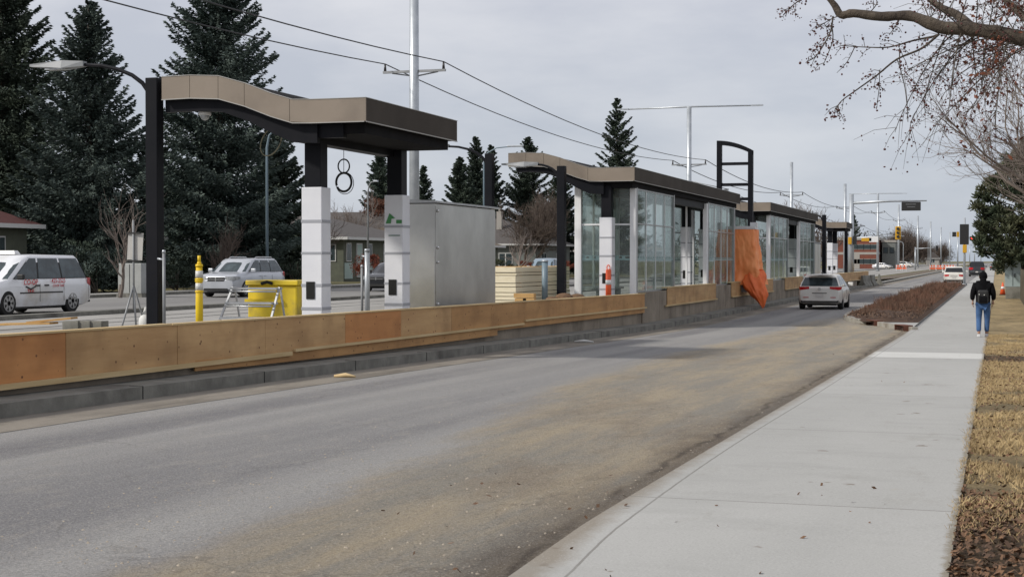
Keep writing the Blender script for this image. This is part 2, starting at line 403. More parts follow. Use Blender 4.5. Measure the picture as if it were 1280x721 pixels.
# crisp aggregate, grit, stains and hairline cracks
gr1 = k.noise(75, detail=3, rough=.8); gr2 = k.noise(24, detail=7, rough=.85, off=3)
col = k.mix(k.rng(gr1, .36, .47, .50, 0), col, (.075, .07, .065))
col = k.mix(k.rng(gr1, .55, .66, 0, .50), col, (.50, .47, .42))
col = k.mix(k.mth('MULTIPLY', k.rng(gr2, .545, .60), .42), col, (.115, .10, .085))
col = k.mix(k.mth('MULTIPLY', k.rng(k.noise(9, (1, .5, 1), 8, .8, 17), .56, .64), k.mth('ADD', k.mth('MULTIPLY', apron, .45), .12)), col, (.16, .13, .10))
cv = k.N.new('ShaderNodeTexVoronoi'); cv.feature = 'DISTANCE_TO_EDGE'; cv.inputs['Scale'].default_value = .33
dn = k.N.new('ShaderNodeTexNoise'); dn.inputs['Scale'].default_value = 1.6; dn.inputs['Detail'].default_value = 6; k.L.new(k.P, dn.inputs[0])
vm_ = k.N.new('ShaderNodeVectorMath'); vm_.operation = 'MULTIPLY_ADD'; k.L.new(dn.outputs['Color'], vm_.inputs[0]); vm_.inputs[1].default_value = (1.1, 1.1, 0); k.L.new(k.P, vm_.inputs[2]); k.L.new(vm_.outputs[0], cv.inputs['Vector'])
crack = k.mth('MULTIPLY', k.rng(cv.outputs['Distance'], .002, .006, 1, 0), k.rng(k.noise(.35, detail=2), .5, .56))
col = k.mix(k.mth('MULTIPLY', crack, .22), col, (.05, .045, .04))
kl = k.mth('ADD', k.X, k.mth('MULTIPLY', k.noise(1.1, (1, .8, 1), 7, .65, 21), .42))
kl = k.mth('SUBTRACT', kl, k.mth('MULTIPLY', curve_of(k, k.rng(k.Y, 0, 60), [(0, -.198), (.10, -.2005), (.135, -.212), (.33, -.220), (.6, -.228), (1, -.235)]), 10.))
kl = k.mth('ABSOLUTE', k.mth('SUBTRACT', kl, .02))
col = k.mix(k.mth('MULTIPLY', k.mth('MULTIPLY', k.rng(kl, .008, .05, 1, 0), farcut), k.rng(k.noise(1.3, detail=4, off=2), .40, .56, .1, .62)), col, (.05, .038, .03))
k.fin(col, k.mth('ADD', k.mth('MULTIPLY', fine, .35), k.mth('MULTIPLY', apron, k.noise(30, detail=8, rough=.8))), .85, .03)
MROAD = k.m
# --- gutter
k = ground_mat('dirty_gutter')
c = k.mix(k.rng(k.noise(1.4, (1, .3, 1), 8, .7), .4, .62), (.25, .225, .19), (.14, .125, .105))
c = k.mix(k.mth('MULTIPLY', k.rng(k.noise(25, detail=6, rough=.7), .5, .7), .6), c, (.20, .18, .15))
k.fin(c, k.noise(30, detail=8, rough=.8), .6, .02); MGUT = k.m
# --- sidewalk
k = ground_mat('pale_walk')
c = k.mix(k.rng(k.noise(.5, (1, .35, 1), 7, .65), .35, .7), (.385, .382, .366), (.325, .324, .31))
c = k.mix(k.mth('MULTIPLY', k.rng(k.noise(90, detail=5, rough=.7), .4, .75), .4), c, (.50, .50, .48))
c = k.mix(k.mth('MULTIPLY', k.rng(k.noise(2.2, (1, .5, 1), 9, .75, 4), .56, .74), .65), c, (.28, .27, .24))
c = k.mix(k.rng(k.noise(.75, (1, .6, 1), 8, .7, 31), .68, .76, 0, .7), c, (.34, .25, .14))
# single slabs differ a little; one is clearly lighter
sy = k.mth('FLOOR', k.mth('DIVIDE', k.Y, 4.6))
wn = k.N.new('ShaderNodeTexWhiteNoise'); wn.noise_dimensions = '1D'; k.L.new(sy, wn.inputs['W'])
c = k.mix(k.rng(wn.outputs['Value'], 0, 1, 0, .22), c, (.27, .27, .255))
lt = k.mth('MULTIPLY', k.mth('GREATER_THAN', k.Y, 28.0), k.mth('LESS_THAN', k.Y, 30.2))
c = k.mix(k.mth('MULTIPLY', lt, .55), c, (.66, .66, .63))
def line(k, src, period, w, off=0.):
    fr = k.mth('FRACT', k.mth('DIVIDE', k.mth('ADD', src, off), period)); return k.mth('LESS_THAN', fr, w / period)
jy = line(k, k.mth('ADD', k.Y, k.mth('MULTIPLY', k.noise(3, detail=3), .03)), 4.6, .022)
ex = curve_of(k, k.rng(k.Y, 0, 60), [(0, .198), (.10, .2005), (.135, .212), (.33, .220), (.6, .228), (1, .235)])
ex = k.mth('ADD', k.X, k.mth('MULTIPLY', ex, 10.))
ex = k.mth('ADD', ex, k.mth('MULTIPLY', k.noise(4, detail=3), .01))
gx = k.mth('MULTIPLY', k.mth('GREATER_THAN', ex, .165), k.mth('LESS_THAN', ex, .180))
mud = k.mth('MULTIPLY', k.rng(k.mth('ADD', ex, k.mth('MULTIPLY', k.noise(3, detail=7, rough=.75), -.22)), -.10, .03, 1, 0), k.rng(k.Y, 40, 44, .75, 0))
c = k.mix(mud, c, (.20, .165, .12))
jj = k.mth('MAXIMUM', jy, gx)
c = k.mix(k.mth('MULTIPLY', jj, .62), c, (.12, .11, .095))
edge_d = k.rng(k.mth('ADD', k.X, k.mth('MULTIPLY', k.noise(7, detail=8, rough=.8), .16)), -.165, -.135, 0, .8)
c = k.mix(edge_d, c, (.19, .16, .11))
sp1 = k.noise(70, detail=3, rough=.8)
c = k.mix(k.rng(sp1, .36, .46, .28, 0), c, (.20, .195, .18)); c = k.mix(k.rng(sp1, .56, .66, 0, .25), c, (.58, .575, .55))
c = k.mix(k.mth('MULTIPLY', k.rng(k.noise(3.1, (1, 1, 1), 3, .5, 41), .70, .725), .7), c, (.17, .14, .11))
c = k.mix(k.rng(k.noise(.9, (1, 2.5, 1), 6, .6, 51), .5, .7, 0, .38), c, (.28, .28, .265))
k.fin(c, k.mth('SUBTRACT', k.mth('MULTIPLY', k.noise(110, detail=4, rough=.7), .25), jj), .35, .008); MWALK = k.m
# --- verge soil + dry turf
k = ground_mat('dry_turf')
c = k.mix(k.rng(k.noise(1.2, detail=8, rough=.7), .35, .68), (.38, .285, .15), (.26, .19, .10))
c = k.mix(k.rng(k.noise(22, (1, 1, 1), 8, .8), .42, .66), c, (.46, .36, .20))
c = k.mix(k.rng(k.noise(.9, (1, .6, 1), 7, .75, 8), .44, .58, 0, .75), c, (.17, .135, .075))
lf = k.mth('ADD', k.Y, k.mth('MULTIPLY', k.mth('SUBTRACT', k.noise(2.2, detail=6), .5), 1.6))
litter = k.mth('MAXIMUM', k.rng(lf, 8.8, 10.3, 1, 0), k.mth('MULTIPLY', k.rng(lf, 27.3, 27.6), k.rng(lf, 29.6, 29.9, 1, 0)))
c = k.mix(k.mth('MULTIPLY', litter, .92), c, k.mix(k.rng(k.noise(28, detail=8, rough=.8), .4, .62), (.042, .028, .018), (.13, .082, .045)))
k.fin(c, k.noise(40, detail=8, rough=.85), 1.0, .05); MTURF = k.m
# --- generic west surfaces
def simple(name, c1, c2, sc_, st=(1, 1, 1), c3=None, s3=3, bump=.3):
    k = ground_mat(name); c = k.mix(k.rng(k.noise(sc_, st, 8, .65), .35, .65), c1, c2)
    if c3: c = k.mix(k.rng(k.noise(s3, st, 8, .7, 9), .52, .7, 0, .8), c, c3)
    return k.fin(c, k.noise(20, detail=8, rough=.8), bump, .02)
MLAWN = simple('far_lawn', (.12, .115, .05), (.17, .145, .075), .5, c3=(.085, .075, .035), s3=.9)
MTRACK = simple('track_slab', (.34, .33, .31), (.27, .262, .245), .5, (1, .3, 1), (.19, .18, .165), .8)
MFST = simple('far_asphalt', (.19, .185, .18), (.24, .235, .225), .3, (1, .1, 1), (.15, .145, .14), 1.2)
MFWALK = simple('far_walk', (.33, .325, .305), (.28, .275, .26), .5)
MPLAT = simple('platform_slab', (.30, .295, .28), (.24, .235, .22), .7, c3=(.17, .15, .125), s3=.9)
MMULCH = simple('mulch', (.085, .048, .032), (.052, .033, .023), 4, c3=(.15, .09, .055), s3=18, bump=1.2)
MBERM = simple('bare_soil', (.105, .08, .058), (.15, .125, .095), 1.2, c3=(.2, .185, .15), s3=3)
MBLOCK = mat('dark_track_edge', (.09, .09, .09), .9, (.13, .13, .125), 4)

def zw(Y):
    if Y < 112: return .45
    if Y > 170: return .06
    return .45 - .39 * (Y - 112) / 58
YS = [-15, -5, 0, 4, 8] + [8 + 1.5 * i for i in range(1, 26)] + [50, 60, 75, 95, 112, 125, 140, 155, 170, 200, 260, 350, 500, 800, 1500]
def strip(name, x0, x1, y0, y1, zf, m, dz=0., nx=1):
    ys = [y0] + [y for y in YS if y0 < y < y1] + [y1]; mb = MB()
    xs = [x0 + (x1 - x0) * i / nx for i in range(nx + 1)]
    vs = [(x, y, zf(y) + dz) for y in ys for x in xs]
    fs = [(i * (nx + 1) + j, i * (nx + 1) + j + 1, (i + 1) * (nx + 1) + j + 1, (i + 1) * (nx + 1) + j) for i in range(len(ys) - 1) for j in range(nx)]
    mb.add(vs, fs, True); return struct(mb, name, m)
def solid_strip(name, x0, x1, y0, y1, zf, top, bot, m, root=None, y_list=None):
    ys = [y0] + [y for y in (y_list or YS) if y0 < y < y1] + [y1]; mb = MB(); n = len(ys)
    vs = []
    for y in ys:
        z = zf(y); vs += [(x0, y, z + bot), (x1, y, z + bot), (x1, y, z + top), (x0, y, z + top)]
    fs = [(0, 1, 2, 3), tuple(reversed([4 * (n - 1) + q for q in range(4)]))]
    for i in range(n - 1):
        for q in range(4): fs.append((4 * i + q, 4 * i + 4 + q, 4 * i + 4 + (q + 1) % 4, 4 * i + (q + 1) % 4))
    mb.add(vs, fs)
    return mb
# base ground to the horizon
mb = MB(); xs = [-4000, -600, -120, -40, -10.13, -10.12, 40, 120, 4000]; ys = [-60] + YS[1:] + [2600, 5000]
def gz(x, y):
    w = zw(y) - .03; e = zg(y) - .03
    if y > 1500: e = w = -.1
    return w if x <= -10.13 else e
mb.add([(x, y, gz(x, y)) for y in ys for x in xs], [(i * 9 + j, i * 9 + j + 1, (i + 1) * 9 + j + 1, (i + 1) * 9 + j) for i in range(len(ys) - 1) for j in range(8)])
struct(mb, 'ground', MLAWN)
strip('road', -9.38, -1.9, -15, 1500, zg, MROAD, nx=6)
strip('gutter', -9.36, -8.5, -15, 300, zg, MGUT, .004)
strip('verge_turf', -.22, 6.0, -15, 1200, zg, MTURF, .035, nx=2)
# walk: a real slab with an edge
def edgeX(y):
    P_ = [(-15, -2.10), (6.0, -2.13), (8.3, -2.18), (20, -2.20), (36, -2.28), (60, -2.35), (2000, -2.35)]
    return pw0(P_, y)
def pw0(pts, x):
    for (a, za), (b, zb) in zip(pts, pts[1:]):
        if x <= b: return za + (zb - za) * max(0, (x - a)) / (b - a)
    return pts[-1][1]
ys_s = sorted(set([-15.] + [float(y) for y in YS if y < 1200] + [5.5, 6, 6.4, 6.8, 7.2, 7.6, 8.1, 8.6] + [1200.])); s = MB(); vs = []
for y in ys_s:
    z = zg(y); xe = edgeX(y); vs += [(xe, y, z - .05), (-.20, y, z - .05), (-.20, y, z + .055), (xe + .02, y, z + .055), (xe, y, z + .038)]
n = len(ys_s); fs = [(0, 1, 2, 3, 4), tuple(5 * (n - 1) + q for q in range(5))] + [(5 * i + q, 5 * i + 5 + q, 5 * i + 5 + (q + 1) % 5, 5 * i + (q + 1) % 5) for i in range(n - 1) for q in range(5)]
s.add(vs, fs); struct(s, 'sidewalk', MWALK)
# kerb by the platform
s = solid_strip('kerb', -9.52, -9.35, -15, 300, zg, .15, -.05, None); struct(s, 'kerb', M['kerb'])
jg = MB()
for q in range(60): jg.box(-9.525, -9.345, -6 + q * 3.05, -6 + q * 3.05 + .014, zg(-6 + q * 3.05), zg(-6 + q * 3.05) + .1535)
struct(jg, 'kerb_joint', M['gap'])
s = solid_strip('kerb_apron', -10.02, -9.52, -15, 116, zg, .146, -.05, None); struct(s, 'kerb_apron', M['kerb'])
# west side
def cst(v): return lambda y: v
struct(MB().box(-14.2, -10.12, 5, 118, .3, .72), 'platform_floor', MPLAT)
strip('track_bed', -24.5, -14.2, -15, 1200, zw, MTRACK, .004)
rails = MB()
for x in (-22.6, -21.9 + .75, -18.2, -16.75):
    ys = [-15, 112, 170, 900]; 
    for a_, b_ in zip(ys, ys[1:]): 
        rails.add([(x - .05, a_, zw(a_) + .012), (x + .05, a_, zw(a_) + .012), (x + .05, b_, zw(b_) + .012), (x - .05, b_, zw(b_) + .012)], [(0, 1, 2, 3)])
struct(rails, 'rail_groove', MBLOCK)
strip('far_street', -36.0, -24.9, -15, 1200, zw, MFST, .002)
struct(solid_strip('', -24.9, -24.5, -15, 1000, zw, .12, -.02, None), 'far_kerb', M['kerb'])
struct(solid_strip('', -36.25, -36.0, -15, 1000, zw, .13, -.02, None), 'far_kerb', M['kerb'])
strip('far_sidewalk', -38.3, -36.25, -15, 900, zw, MFWALK, .1)
# soil strip and pale sloped edge beyond the station
strip('soil_strip', -12.6, -9.9, 118, 420, zw, MBERM, .09)
strip('verge_edge', -9.9, -9.52, 118, 420, zg, MFWALK, .15)
# planted kerb bulb
bulb = [(-5.15, 127), (-5.15, 56), (-5.0, 53.4), (-4.6, 51.0), (-3.7, 48.7), (-3.0, 46.4), (-2.245, 44.3)]
def outline_wall(pts, w, z0, z1):
    mb = MB(); n = len(pts); L_, R_ = [], []
    for i, p in enumerate(pts):
        a = Vector(pts[max(i - 1, 0)]); c = Vector(pts[min(i + 1, n - 1)]); t = (c - a).normalized(); nn = Vector((-t.y, t.x))
        L_.append((p[0] + nn.x * w, p[1] + nn.y * w)); R_.append(p)
    for i in range(n - 1):
        q = [R_[i], R_[i + 1], L_[i + 1], L_[i]]
        mb.add([(x, y, zg(y) + z0) for x, y in q] + [(x, y, zg(y) + z1) for x, y in q], [(4, 5, 6, 7), (0, 1, 5, 4), (3, 2, 6, 7), (0, 3, 7, 4), (1, 2, 6, 5)])
    return mb
struct(outline_wall(bulb, .16, -.05, .13), 'bulb_kerb', mat('pale_kerb', (.33, .315, .28), .9, (.25, .235, .2), 3, bump=.3, dirt=(.17, .14, .11), dscale=2))
mb = MB(); ins = [(-4.98, 127), (-4.98, 56), (-4.85, 53.6), (-4.45, 51.2), (-3.55, 48.9), (-2.85, 46.6), (-2.245, 44.6), (-2.245, 127)]
mb.add([(x, y, .105) for x, y in ins], [tuple(range(len(ins)))]); struct(mb, 'bulb_slab', MWALK)
# mulch mound
mb = MB(); nx, ny = 10, 90; y0, y1 = 48.2, 125.
rr = random.Random(3)
vs = []
for j in range(ny + 1):
    y = y0 + (y1 - y0) * j / ny; xl = -4.95 if y > 55 else -4.95 + (55 - y) * .15
    for i in range(nx + 1):
        t = i / nx; x = xl + (-2.26 - xl) * t
        e = min(1, 4 * t, 4 * (1 - t), (y - y0) / .8, (y1 - y) / .8); vs.append((x, y, .112 + .10 * e + (rr.random() * .06 if 0 < e else 0)))
mb.add(vs, [(j * 11 + i, j * 11 + i + 1, j * 11 + i + 12, j * 11 + i + 11) for j in range(ny) for i in range(nx)]); struct(mb, 'mulch_bed', MMULCH)
# dormant twiggy ground cover in the bed
V = []; Q = []
rg = np.random.default_rng(5)
def twig_quads(n, xf, yf, zf, hf, w, lean=.35):
    x = xf(n); y = yf(n); z = zf(x, y); h = hf(n, x, y)
    a = rg.uniform(0, 2 * np.pi, n); b_ = rg.uniform(0, 2 * np.pi, n); l = rg.uniform(0, lean, n)
    dx, dy = np.cos(a) * w / 2, np.sin(a) * w / 2
    tx, ty = x + np.cos(b_) * l * h, y + np.sin(b_) * l * h
    P = np.stack([np.stack([x - dx, y - dy, z], 1), np.stack([x + dx, y + dy, z], 1), np.stack([tx + dx * .3, ty + dy * .3, z + h], 1), np.stack([tx - dx * .3, ty - dy * .3, z + h], 1)], 1)
    return P.reshape(-1, 3), np.arange(4 * n).reshape(-1, 4)
n = 26000
P, Qd = twig_quads(n, lambda n: rg.uniform(-4.75, -2.5, n), lambda n: 52 + 72 * rg.uniform(0, 1, n) ** 1.3, lambda x, y: np.full(len(x), .16),
                   lambda n, x, y: (.10 + .36 * rg.uniform(0, 1, n) * np.clip(.35 + .65 * np.sin(y * .8) * np.sin(x * 2 + y * .37), 0.15, 1)) * np.clip((y - 50) / 8, .3, 1), .022, .7)
o = npmesh('ground_cover', P, Qd, mat('ground_cover_twigs', (.17, .085, .055), .95, (.095, .06, .04), 1.3, lo=.4, hi=.6)); tag(o, 'dormant reddish brown twiggy ground cover on the planted kerb bulb', 'ground cover', kind='stuff')
# dry grass blades on the verge (thick only where it is near)
def gy(n): return 8 + 34 * rg.uniform(0, 1, n) ** 1.9
n = 120000
yy = gy(n); keep = ~((yy < 9.4 + rg.normal(0, .55, n)) | ((yy > 27.4) & (yy < 29.7))); yy = yy[keep]; n = len(yy)
P, Qd = twig_quads(n, lambda n: -.24 + rg.uniform(0, 1, n) ** 1.2 * 1.9, lambda n: yy, lambda x, y: np.array([zg(v) for v in y]) + .035,
                   lambda n, x, y: rg.uniform(.012, .04, n) * (1 + .9 * (rg.uniform(0, 1, n) > .94)), .007, 1.6)
pat = np.array([mn0.noise(Vector((a_ * 1.6, b_ * 1.1, 3.3))) for a_, b_ in P[::4, :2]]); kp = pat > rg.uniform(-.35, -.05, len(pat)); P = P.reshape(-1, 4, 3)[kp].reshape(-1, 3); Qd = np.arange(len(P)).reshape(-1, 4)
o = npmesh('dry_grass', P, Qd, M['drygrass']); tag(o, 'short dry tan grass along the right edge of the sidewalk', 'grass', kind='stuff')
# leaf litter
n = 8500
yy = np.where(rg.uniform(0, 1, n) < .7, rg.uniform(5.5, 10.2, n), rg.uniform(10, 32, n)); xx = -.2 + rg.uniform(0, 1, n) ** 1.3 * 1.8; st = rg.uniform(0, 1, n) < .008; xx = np.where(st, rg.uniform(-3.4, -.3, n), xx)
a = rg.uniform(0, 6.28, n); s_ = rg.uniform(.008, .024, n); zz = np.array([zg(v) for v in yy]) + .045 + rg.uniform(0, .02, n)
ux, uy = np.cos(a) * s_, np.sin(a) * s_; tz = rg.uniform(-.012, .012, n); tz2 = rg.uniform(-.012, .012, n)
P = np.stack([np.stack([xx - ux, yy - uy, zz - tz], 1), np.stack([xx + uy * .6, yy - ux * .6, zz - tz2], 1), np.stack([xx + ux, yy + uy, zz + tz], 1), np.stack([xx - uy * .6, yy + ux * .6, zz + tz2], 1)], 1).reshape(-1, 3)
o = npmesh('leaf_litter', P, np.arange(4 * n).reshape(-1, 4), mat('brown_leaves', (.17, .09, .045), .8, (.075, .042, .024), 6, world=True, lo=.42, hi=.58)); tag(o, 'dark brown fallen leaves on the verge soil', 'leaf litter', kind='stuff')
# pebbles on the apron and in the gutter
n = 5200
yy = 6.5 + 30 * rg.uniform(0, 1, n) ** 1.7; xx = np.where(rg.uniform(0, 1, n) < .8, -5.6 + 3.3 * rg.uniform(0, 1, n) ** .7, rg.uniform(-9.3, -8.6, n)); s_ = .003 + .010 * rg.uniform(0, 1, n) ** 5
zz = np.array([zg(v) for v in yy])
octv = np.array([(1, 0, 0), (-1, 0, 0), (0, 1, 0), (0, -1, 0), (0, 0, .8)]); of = np.array([(0, 2, 4), (2, 1, 4), (1, 3, 4), (3, 0, 4)])
P = (octv[None] * (s_[:, None, None] * rg.uniform(.6, 1.3, (n, 5, 1))) + np.stack([xx, yy, zz], 1)[:, None]).reshape(-1, 3)
o = npmesh('pebbles', P, (of[None] + 5 * np.arange(n)[:, None, None]).reshape(-1, 3), mat('pebble', (.38, .33, .26), .9, (.22, .19, .155), 8, world=True), n=3); tag(o, 'loose grit and small stones strewn over the road edge', 'gravel', kind='stuff')
# mulch chips
n = 5000
yy = rg.uniform(48.6, 62, n); xx = rg.uniform(-4.6, -2.3, n); a = rg.uniform(0, 6.28, n); s_ = rg.uniform(.015, .05, n); zz = .225 + rg.uniform(0, .05, n)
ux, uy = np.cos(a) * s_, np.sin(a) * s_; tz = rg.uniform(-.02, .03, n)
P = np.stack([np.stack([xx - ux, yy - uy, zz - tz], 1), np.stack([xx + uy * .4, yy - ux * .4, zz], 1), np.stack([xx + ux, yy + uy, zz + tz], 1), np.stack([xx - uy * .4, yy + ux * .4, zz], 1)], 1).reshape(-1, 3)
o = npmesh('bark_chips', P, np.arange(4 * n).reshape(-1, 4), mat('bark_chip', (.17, .10, .06), .9, (.05, .03, .02), 3, world=True, lo=.45, hi=.55)); tag(o, 'bark chips scattered on the near end of the planting bed', 'mulch', kind='stuff')
# drain inlets with rusty boxes in the bulb kerb
for (x, y, lab) in ((-3.62, 48.35, 'left rusty kerb inlet box nearer the car'), (-2.55, 45.0, 'right rusty kerb inlet box beside the sidewalk')):
    t = thing('kerb_inlet', lab, 'drain inlet', (x, y, 0), R(-68), 'rusty inlet boxes in the bulb kerb')
    mb = MB(); mb.box(-.42, .42, -.1, .16, .145, .165); mb.box(-.42, -.38, -.1, .16, .0, .145); mb.box(.38, .42, -.1, .16, 0, .145); mb.build('frame', mat('rust', (.15, .055, .03), .8, (.08, .03, .02), 6), t)
    for i in range(5): MB().box(-.3 + i * .15, -.27 + i * .15, -.06, -.03, .0, .145).build('grate_bar', mat('rust_d', (.06, .025, .018), .8), t)
    MB().box(-.38, .38, .06, .1, 0, .144).build('back_plate', M['gap'], t)
# small fallen twigs and scraps in the gutter, one white rag
rr = random.Random(11)
for i, (x, y, s_, lab) in enumerate([(-8.8, 19.8, .16, 'pale scrap of wood lying in the near gutter'), (-8.95, 33.5, .22, 'crumpled white scrap lying in the gutter below the hoarding end')]):
    mb = MB(); mb.tube([(x - s_, y, zg(y) + .02), (x, y + .05, zg(y) + .035), (x + s_, y + .02, zg(y) + .02)], [.02, .035, .015], 6); o = mb.build('litter_scrap', M['bag'] if i else M['rail_pale']); tag(o, lab, 'litter')
# ------------------------------------------------------------------ platform wall, hoarding, canopies
def hz(Y):          # top line of the near hoarding
    return 1.228 - (Y - 10) * .0062 if Y < 44 else 1.02
# concrete platform wall
ysw = [0, 8, 15, 22, 30, 38, 44.1]
mb = MB(); n = len(ysw); vs = []
for y in ysw: vs += [(-10.12, y, 0), (-10.02, y, 0), (-10.02, y, hz(y) - .05), (-10.12, y, hz(y) - .05)]
fs = [(0, 1, 2, 3), tuple(4 * (n - 1) + q for q in range(4))] + [(4 * i + q, 4 * i + 4 + q, 4 * i + 4 + (q + 1) % 4, 4 * i + (q + 1) % 4) for i in range(n - 1) for q in range(4)]
mb.add(vs, fs); mb.box(-10.12, -9.98, 44.1, 117, 0, 1.06); 
for y in np.arange(46.5, 117, 2.4): mb.box(-9.98, -9.974, float(y), float(y) + .05, .1, 1.06)
w = mb.build('platform_wall', M['concrete']); tag(w, 'stained grey concrete wall below the station shelters along the road', 'wall')
# near hoarding
h = thing('plywood_hoarding', 'long low plywood hoarding along the near kerb, orange and tan sheets', 'hoarding', (-9.96, 12, 0))
segs = [(2.6, 5.0, 'ply_tan'), (5.0, 7.4, 'ply_orange'), (7.4, 9.85, 'ply_tan'), (9.85, 12.3, 'ply_orange'), (12.3, 14.72, 'ply_orange'), (14.72, 17.15, 'ply_tan'), (17.15, 19.6, 'ply_tan'), (19.6, 22.4, 'ply_tan'), (22.4, 24.8, 'ply_orange'),
        (24.8, 27.4, 'ply_tan'), (27.4, 29.8, 'ply_mid'), (29.8, 32.3, 'ply_mid'), (32.3, 34.7, 'ply_mid'), (34.7, 37.1, 'ply_mid'), (37.1, 39.6, 'ply_mid'), (39.6, 42.0, 'ply_mid'), (42.0, 44.2, 'ply_mid')]
rr = random.Random(4)
def botz(y): return max(zg(y) + .165, hz(y) - .56)
for a_, b_, m_ in segs:
    off = rr.uniform(0, .006); x0, x1 = .0 + off, .018 + off; mb = MB()
    ya, yb = a_ + .004 - 12, b_ - .004 - 12
    q = [(ya, botz(a_)), (yb, botz(b_)), (yb, hz(b_)), (ya, hz(a_))]
    mb.add([(x0, y, z) for y, z in q] + [(x1, y, z) for y, z in q], [(0, 1, 2, 3), (4, 5, 6, 7), (0, 1, 5, 4), (1, 2, 6, 5), (2, 3, 7, 6), (3, 0, 4, 7)])
    o = mb.build('plywood_sheet', M[m_], h); o['label'] = {'ply_tan': 'tan plywood sheet with nail marks', 'ply_orange': 'darker orange plywood sheet', 'ply_mid': 'weathered brown plywood sheet'}[m_]
def rail(y0, y1, f0, f1, x0, x1, hgt, name, m, par):
    ys_ = [y0] + [y for y in range(4, 44, 3) if y0 < y < y1] + [y1]; mb = MB(); vs = []
    for y in ys_:
        t = (y - y0) / (y1 - y0); z = f0(y) + (f1) * 1.0; vs += [(x0, y - 12, z), (x1, y - 12, z), (x1, y - 12, z + hgt), (x0, y - 12, z + hgt)]
    n = len(ys_); fs = [(0, 1, 2, 3), tuple(4 * (n - 1) + q for q in range(4))] + [(4 * i + q, 4 * i + 4 + q, 4 * i + 4 + (q + 1) % 4, 4 * i + (q + 1) % 4) for i in range(n - 1) for q in range(4)]
    mb.add(vs, fs); return mb.build(name, m, par)
rail(2.6, 17.0, hz, .001, -.11, .036, .022, 'top_rail', M['rail_pale'], h)
rail(17.02, 31.9, hz, -.003, -.11, .036, .022, 'top_rail', M['rail_pale'], h)
rail(31.92, 44.3, hz, -.001, -.11, .036, .022, 'top_rail', M['rail_pale'], h)
rail(2.6, 20.4, lambda y: botz(y) , .0, .026, .062, .06, 'bottom_rail', M['rail_pale'], h)
rail(20.5, 32.0, lambda y: hz(y) - .50 - (32 - y) * .001, 0, .026, .064, .042, 'bottom_rail', M['rail_pale'], h)
rail(32.1, 44.35, lambda y: hz(y) - .43, 0, .026, .064, .042, 'bottom_rail', M['rail_pale'], h)
rail(17.6, 30.2, lambda y: hz(y) - .66 + max(0, (20.5 - y) * .015), .0, .004, .024, .14, 'lower_strip', M['ply_mid'], h)
rail(30.3, 44.1, lambda y: hz(y) - .55, .0, .004, .024, .13, 'lower_strip', M['ply_mid'], h)
# plywood covers on the station wall
covers = [(835, 896, 'first plywood cover on the wall, below the glazed shelter opening'), (915, 967, 'second plywood cover on the wall, partly under the orange tarp'), (982, 1004, 'third plywood cover on the wall, left of the white car'), (1032, 1086, 'long plywood cover at the far platform end beside concrete barriers')]
for i, (p0, p1, lab) in enumerate(covers):
    y0, y1 = YX(p0, -9.93), YX(p1, -9.93)
    t = thing('plywood_cover', lab, 'plywood cover', (-9.97, y0, 0), 0, 'plywood covers on the platform wall')
    L_ = y1 - y0; k_ = max(1, round(L_ / 4.5))
    for q in range(k_):
        MB().box(0, .02, L_ * q / k_ + .01, L_ * (q + 1) / k_ - .01, .60, 1.13).build('plywood_sheet', M['ply_tan'], t)
    MB().box(-.16, .035, -.02, L_ + .03, 1.132, 1.165).build('top_rail', M['rail_pale'], t)
    MB().box(.021, .07, -.35 if i == 0 else 0, L_ + .05, .555, .6).build('bottom_rail', M['rail_pale'], t)

# wave profile of the roofs (x, top z)
def wave(x):            # top surface height
    pts = [(-13.85, 5.19), (-13.3, 5.20), (-12.75, 5.17), (-12.25, 5.03), (-11.75, 4.84), (-11.35, 4.72), (-11.0, 4.71), (-10.0, 4.71)]
    for (a_, za), (b_, zb) in zip(pts, pts[1:]):
        if x <= b_ + 1e-9:
            t = (x - a_) / (b_ - a_); return za + (zb - za) * t
    return 4.71
WX = [-13.85, -13.3, -12.75, -12.25, -11.75, -11.35, -11.0, -10.5, -10.0]
def swept(x_list, ztop, zbot, y0, y1):
    mb = MB(); n = len(x_list); vs = []
    for x in x_list: vs += [(x, y0, zbot(x)), (x, y1, zbot(x)), (x, y1, ztop(x)), (x, y0, ztop(x))]
    fs = [(0, 1, 2, 3), tuple(4 * (n - 1) + q for q in range(4))] + [(4 * i + q, 4 * i + 4 + q, 4 * i + 4 + (q + 1) % 4, 4 * i + (q + 1) % 4) for i in range(n - 1) for q in range(4)]
    return mb.add(vs, fs)
def column(root, x, y, base=.72, top=4.2, wrap_top=3.27, logo=False, hole=True):
    t = root
    MB().box(x - .15, x + .15, y - .15, y + .15, wrap_top - .02, top).build('column', M['black_steel'], t, bevel=.008)
    wr = MB().box(x - .19, x + .19, y - .19, y + .19, base, wrap_top).build('column_wrap', M['wrap'], t, bevel=.012)
    for z in (wrap_top - .62, wrap_top - 1.15, wrap_top - 1.72, base + .42):
        e = rr.uniform(-.012, .012); MB().box(x - .196, x + .196, y - .196, y + .196, z + e, z + e + rr.uniform(.035, .055)).build('tape_band', M['tape'], wr)
    if hole: MB().box(x - .10, x + .06, y - .204, y - .17, base + .62, base + .92).build('socket_hole', M['gap'], wr)
    if logo:
        m1 = MB(); X0 = x - .06; Z0 = wrap_top - .55
        m1.add([(X0 - .1, y - .2, Z0), (X0 - .02, y - .2, Z0 + .2), (X0 + .1, y - .2, Z0 + .1), (X0 + .02, y - .2, Z0 + .09), (X0 + .01, y - .2, Z0)], [(0, 1, 2, 3, 4)])
        m1.box(X0 + .12, X0 + .235, y - .2, y - .197, Z0, Z0 + .07); m1.build('print_mark', M['green'], wr)
        MB().box(X0 - .04, X0 + .20, y - .2, y - .197, Z0 - .24, Z0 - .22).build('print_line', M['blueprint'], wr)
